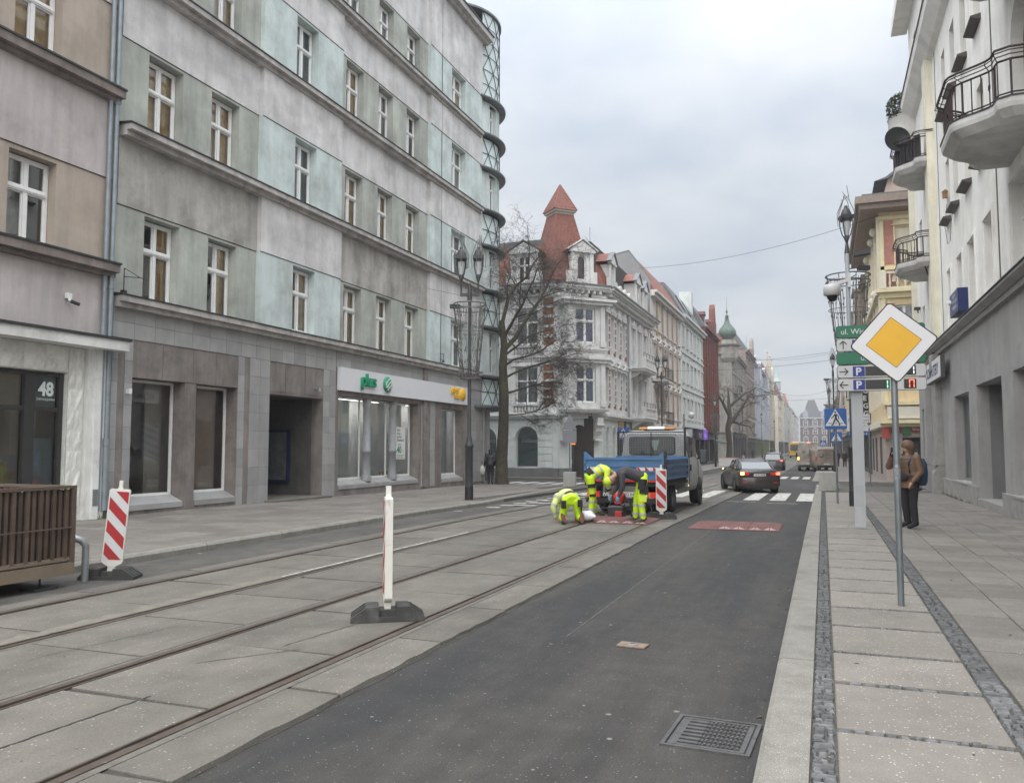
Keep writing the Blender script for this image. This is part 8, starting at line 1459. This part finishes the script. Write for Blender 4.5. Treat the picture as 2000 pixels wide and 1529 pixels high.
obj('phone', MB().box(.03, .11, .33, .345, 1.46, 1.60), blackp, mn); obj('glove', MB().ball((.11, .31, 1.46), .05, 6, 1.2), blkc, mn)
tag(obj('backpack', MB().loft([[(.15 * s_ * cos(a), -.30 - .10 * s_ * sin(a) * (1 if sin(a) < 0 else .6) * -1 if False else -.27 + .105 * s_ * sin(a), z) for a in [2 * pi * i / 14 for i in range(14)]] for z, s_ in ((.84, .7), (.9, 1.0), (1.1, 1.12), (1.28, 1.0), (1.38, .65))]).tube([(-.13, -.16, 1.35), (-.15, .02, 1.455), (-.14, .15, 1.3), (-.15, .13, 1.1)], .022, 6).tube([(.13, -.16, 1.35), (.15, .02, 1.455), (.14, .15, 1.3)], .022, 6), mat('navy_rucksack', (.018, .045, .085), .7, .25, 5, dirt=(.03, .10, .17), dscale=3), loc=(1.60, 18.25, .1), rz=radians(128)), 'navy blue rucksack on the back of the man in brown', 'rucksack')
tag(obj('belt_bag', MB().loft([[(.16 * cos(a) * s_, .20 + .05 * sin(a) * s_, 1.02 + z) for a in [2 * pi * i / 12 for i in range(12)]] for z, s_ in ((-.08, .7), (-.03, 1), (.05, 1), (.08, .7))]).tube([(-.2, .1, 1.04), (-.16, .2, 1.03)], .015, 5).tube([(.16, .2, 1.05), (.22, .05, 1.2), (.12, -.1, 1.4)], .015, 5), blkc, loc=(1.60, 18.25, .1), rz=radians(128)), 'black belt bag worn across the front of the brown jacket', 'bag')
# woman with a bag by the tree
J = dict(pelvis=(0, 0, .90), chest=(0, .05, 1.25), neck=(0, .10, 1.42), head=(0, .15, 1.52), face=(0, .9, -.4), shL=(-.18, .05, 1.35), elL=(-.24, .0, 1.1), haL=(-.26, .08, .88), shR=(.18, .05, 1.35), elR=(.22, .0, 1.1), haR=(.2, .14, .95), hipL=(-.09, 0, .86), knL=(-.09, .10, .48), anL=(-.09, .04, .09), toL=(-.09, .2, .04), hipR=(.09, 0, .86), knR=(.1, .02, .48), anR=(.12, -.2, .13), toR=(.12, -.08, .04))
person('woman in a black puffer jacket walking away between the pillar and the tree', -14.75, 36.0, gz(36) + .125, radians(15), J, mat('black_puffer', (.02, .02, .025), .5, .2, 8, bump=.4, bscale=15), blkc, mat('dark_shoe', (.04, .04, .045), .6), 'hair', mat('black_hair', (.012, .011, .012), .5, .2, 20), jr=1.12)
mb = MB(); mb.loft([[(.14 * cos(a) * s_, .10 * sin(a) * s_, z) for a in [2 * pi * i / 12 for i in range(12)]] for z, s_ in ((0, .5), (.06, 1.0), (.25, 1.05), (.38, .6), (.46, .15))]); tag(obj('carrier_bag', mb, mat('carrier_white', (.5, .5, .5), .5, .2, 12), loc=(-15.12, 35.9, gz(36) + .57)), 'white carrier bag held by the woman in the black jacket', 'bag')
# small figures far down the street
Jw = dict(pelvis=(0, 0, .92), chest=(0, .02, 1.28), neck=(0, .02, 1.46), head=(0, .04, 1.58), face=(0, 1, 0), shL=(-.2, .0, 1.38), elL=(-.25, .0, 1.12), haL=(-.24, .1, .88), shR=(.2, .0, 1.38), elR=(.25, -.03, 1.12), haR=(.24, .05, .88), hipL=(-.1, 0, .88), knL=(-.1, .12, .5), anL=(-.1, .15, .09), toL=(-.1, .32, .04), hipR=(.1, 0, .88), knR=(.1, .02, .5), anR=(.1, -.2, .1), toR=(.1, -.05, .04))
far_p = [(1.35, 92, 'far walker in dark jacket left of the other walkers on the right pavement', (.02, .02, .025), (.03, .04, .06)), (2.0, 90, 'far walker with a blond head between two dark walkers', (.03, .03, .03), (.25, .2, .12)), (2.65, 88, 'far walker in black with a red bag beside the lamp post foot', (.025, .02, .02), (.02, .02, .02)), (-11.2, 128, 'far dark figure by the onion dome house', (.015, .015, .018), (.02, .02, .02)), (-11.6, 150, 'far dark figure in front of the brown and brick house', (.02, .02, .02), (.02, .02, .02)), (-10.6, 186, 'tiny far figure by the green shop front', (.03, .02, .02), (.02, .02, .02))]
for i, (x, y, lb, c1, c2) in enumerate(far_p): person(lb, x, y, gz(y) + .1, radians(180 if i < 3 else 20), Jw, mat('far_jacket_%d' % i, c1, .8, .1), blkc, blkc, 'hair', mat('far_hair_%d' % i, c2, .7, .1), group='people far down the street', far=True)
tag(obj('handbag', MB().bbox(-.13, .13, -.05, .05, 0, .22, .02), mat('bag_red', (.3, .03, .03), .6, .1), loc=(2.95, 87.9, gz(88) + .6)), 'red bag carried by the far walker in black', 'bag')
# ================================================================ TREES
bark = mat('tree_bark', (.062, .052, .040), .95, .3, 8, bump=.9, bscale=16, dirt=(.075, .085, .035), dscale=1.4, dpos=(.5, .7)); twig = mat('twig_bark', (.085, .078, .072), .9, .2, 10)
def tree(label, base, limbs, seed, twigs=1.0, trunk_pts=None, droop=.1, n1=6, thin=1.0):
    rn = random.Random(seed); t = thing('bare_tree', label, 'tree', base); T = MB(); T.tube([p for p, r in trunk_pts], [r for p, r in trunk_pts], 10); obj('trunk', T, bark, t); Bm = MB(); Tw = MB()
    def branch(p, d, L, r, lev):
        n = 6 if lev < 2 else 4; pts = [p]; q = Vector(p); dd = Vector(d).normalized()
        for i in range(n):
            dd = (dd + Vector((rn.gauss(0, .16), rn.gauss(0, .16), rn.gauss(.02, .14) - droop * (lev > 1) * (.5 + i * .22)))).normalized(); q = q + dd * (L / n); pts.append(q.copy())
        rs = [r * (1 - .62 * i / n) for i in range(n + 1)]; (Bm if lev < 2 else Tw).tube(pts, rs, 6 if lev < 2 else 3, caps=False)
        if lev >= 4: return
        k = (n1, 7, 6, 5)[lev]
        for j in range(int(k * twigs)):
            f = rn.uniform(.25, 1.0); i = min(n - 1, int(f * n)); pp = pts[i] + (pts[i + 1] - pts[i]) * (f * n - i); dirv = (pts[i + 1] - pts[i]).normalized(); pr = dirv.orthogonal().normalized(); pr.rotate(Matrix.Rotation(rn.uniform(0, 2 * pi), 3, dirv)); nd = dirv * rn.uniform(.35, .9) + pr * rn.uniform(.6, 1.0); branch(pp, nd, L * rn.uniform(.38, .62), max(.0055 * thin, rs[i] * rn.uniform(.35, .55)), lev + 1)
    for p, d, L, r in limbs: branch(Vector(p), Vector(d), L, r, 0)
    obj('branches', Bm, bark, t); obj('twigs', Tw, twig, t, kind='stuff'); return t
Rv = Vector((.935, .354, 0)); zz = Vector((0, 0, 1)); fz = Vector((-.35, .93, 0))
P_ = lambda a, z, b=0: Rv * a + zz * z + fz * b
tree('large bare tree with drooping twigs in front of the white corner building', (-14.25, 36.2, gz(36) + .1),
     [(P_(.12, 6.4), P_(.6, 1.0, .1), 4.6, .12), (P_(.05, 5.0), P_(.95, .45, -.2), 3.4, .07), (P_(0.0, 7.6), P_(-.05, 1, .1), 4.6, .10), (P_(.1, 4.3), P_(.9, .35, .3), 3.0, .06), (P_(.1, 7.0), P_(.35, 1, -.3), 3.8, .08), (P_(.2, 3.3), P_(.9, .05, -.1), 2.6, .045), (P_(.0, 6.0), P_(.6, .5, .7), 3.2, .06), (P_(.1, 5.6), P_(.8, .7, -.5), 3.4, .06)], 21, 1.0,
     [(P_(0.02, -.1), .40), (P_(0, .25), .31), (P_(.0, 1.2), .28), (P_(.08, 2.6), .25), (P_(.12, 4.2), .22), (P_(.05, 5.6), .20), (P_(.12, 6.6), .17), (P_(.0, 7.8), .13)], .12, 8)
tree('bare crooked tree before the onion dome house', (-11.7, 112, gz(112) + .1), [(P_(0, 5), P_(.9, .6), 5.5, .28), (P_(0, 6.5), P_(-.3, 1), 5, .25), (P_(.3, 7.5), P_(.8, .9), 5.0, .22), (P_(0, 5.5), P_(1.0, -.1, .3), 3.5, .2)], 5, .8, [(P_(0, -.1), .45), (P_(.1, 2.5), .38), (P_(-.1, 4.5), .36), (P_(.2, 6), .33), (P_(.1, 8), .20), (P_(.0, 10), .05)], .0, 4, 3.0)
# moss and weeds along the walls
wm_ = mat('weed_green', (.10, .12, .035), .9, .3, 20); mb = MB(); rn = random.Random(8)
def tuft(x, y, z, n, s):
    for _ in range(n): a = rn.uniform(0, 6.28); dx, dy = rn.gauss(0, s), rn.gauss(0, s); h = rn.uniform(.04, .14); mb.add([(x + dx, y + dy, z), (x + dx + .012, y + dy + .006, z), (x + dx + .06 * cos(a), y + dy + .06 * sin(a), z + h)], [(0, 1, 2)])
tuft(-15.0, 14.0, .12, 60, .07); tuft(-15.05, 21, .12, 40, .1)
for i in range(70): tuft(4.18 - rn.random() * .12, 27.5 + rn.random() * 7, .1 + gz(30), 4, .03)
obj('weeds', mb, wm_, kind='stuff')

bpy.data.scenes.remove(TMP)

# ================================================================ HAZE
hm = bpy.data.materials.new('haze_air'); hm.use_nodes = True; hn = hm.node_tree; hn.nodes.clear(); ho = hn.nodes.new('ShaderNodeOutputMaterial'); hv_ = hn.nodes.new('ShaderNodeVolumePrincipled')
hv_.inputs['Color'].default_value = (.93, .95, 1, 1); hv_.inputs['Density'].default_value = .0008; hv_.inputs['Anisotropy'].default_value = .2; hn.links.new(hv_.outputs[0], ho.inputs['Volume'])
obj('haze', MB().box(-70, 70, -30, 480, -2.6, 42), hm, kind='stuff')
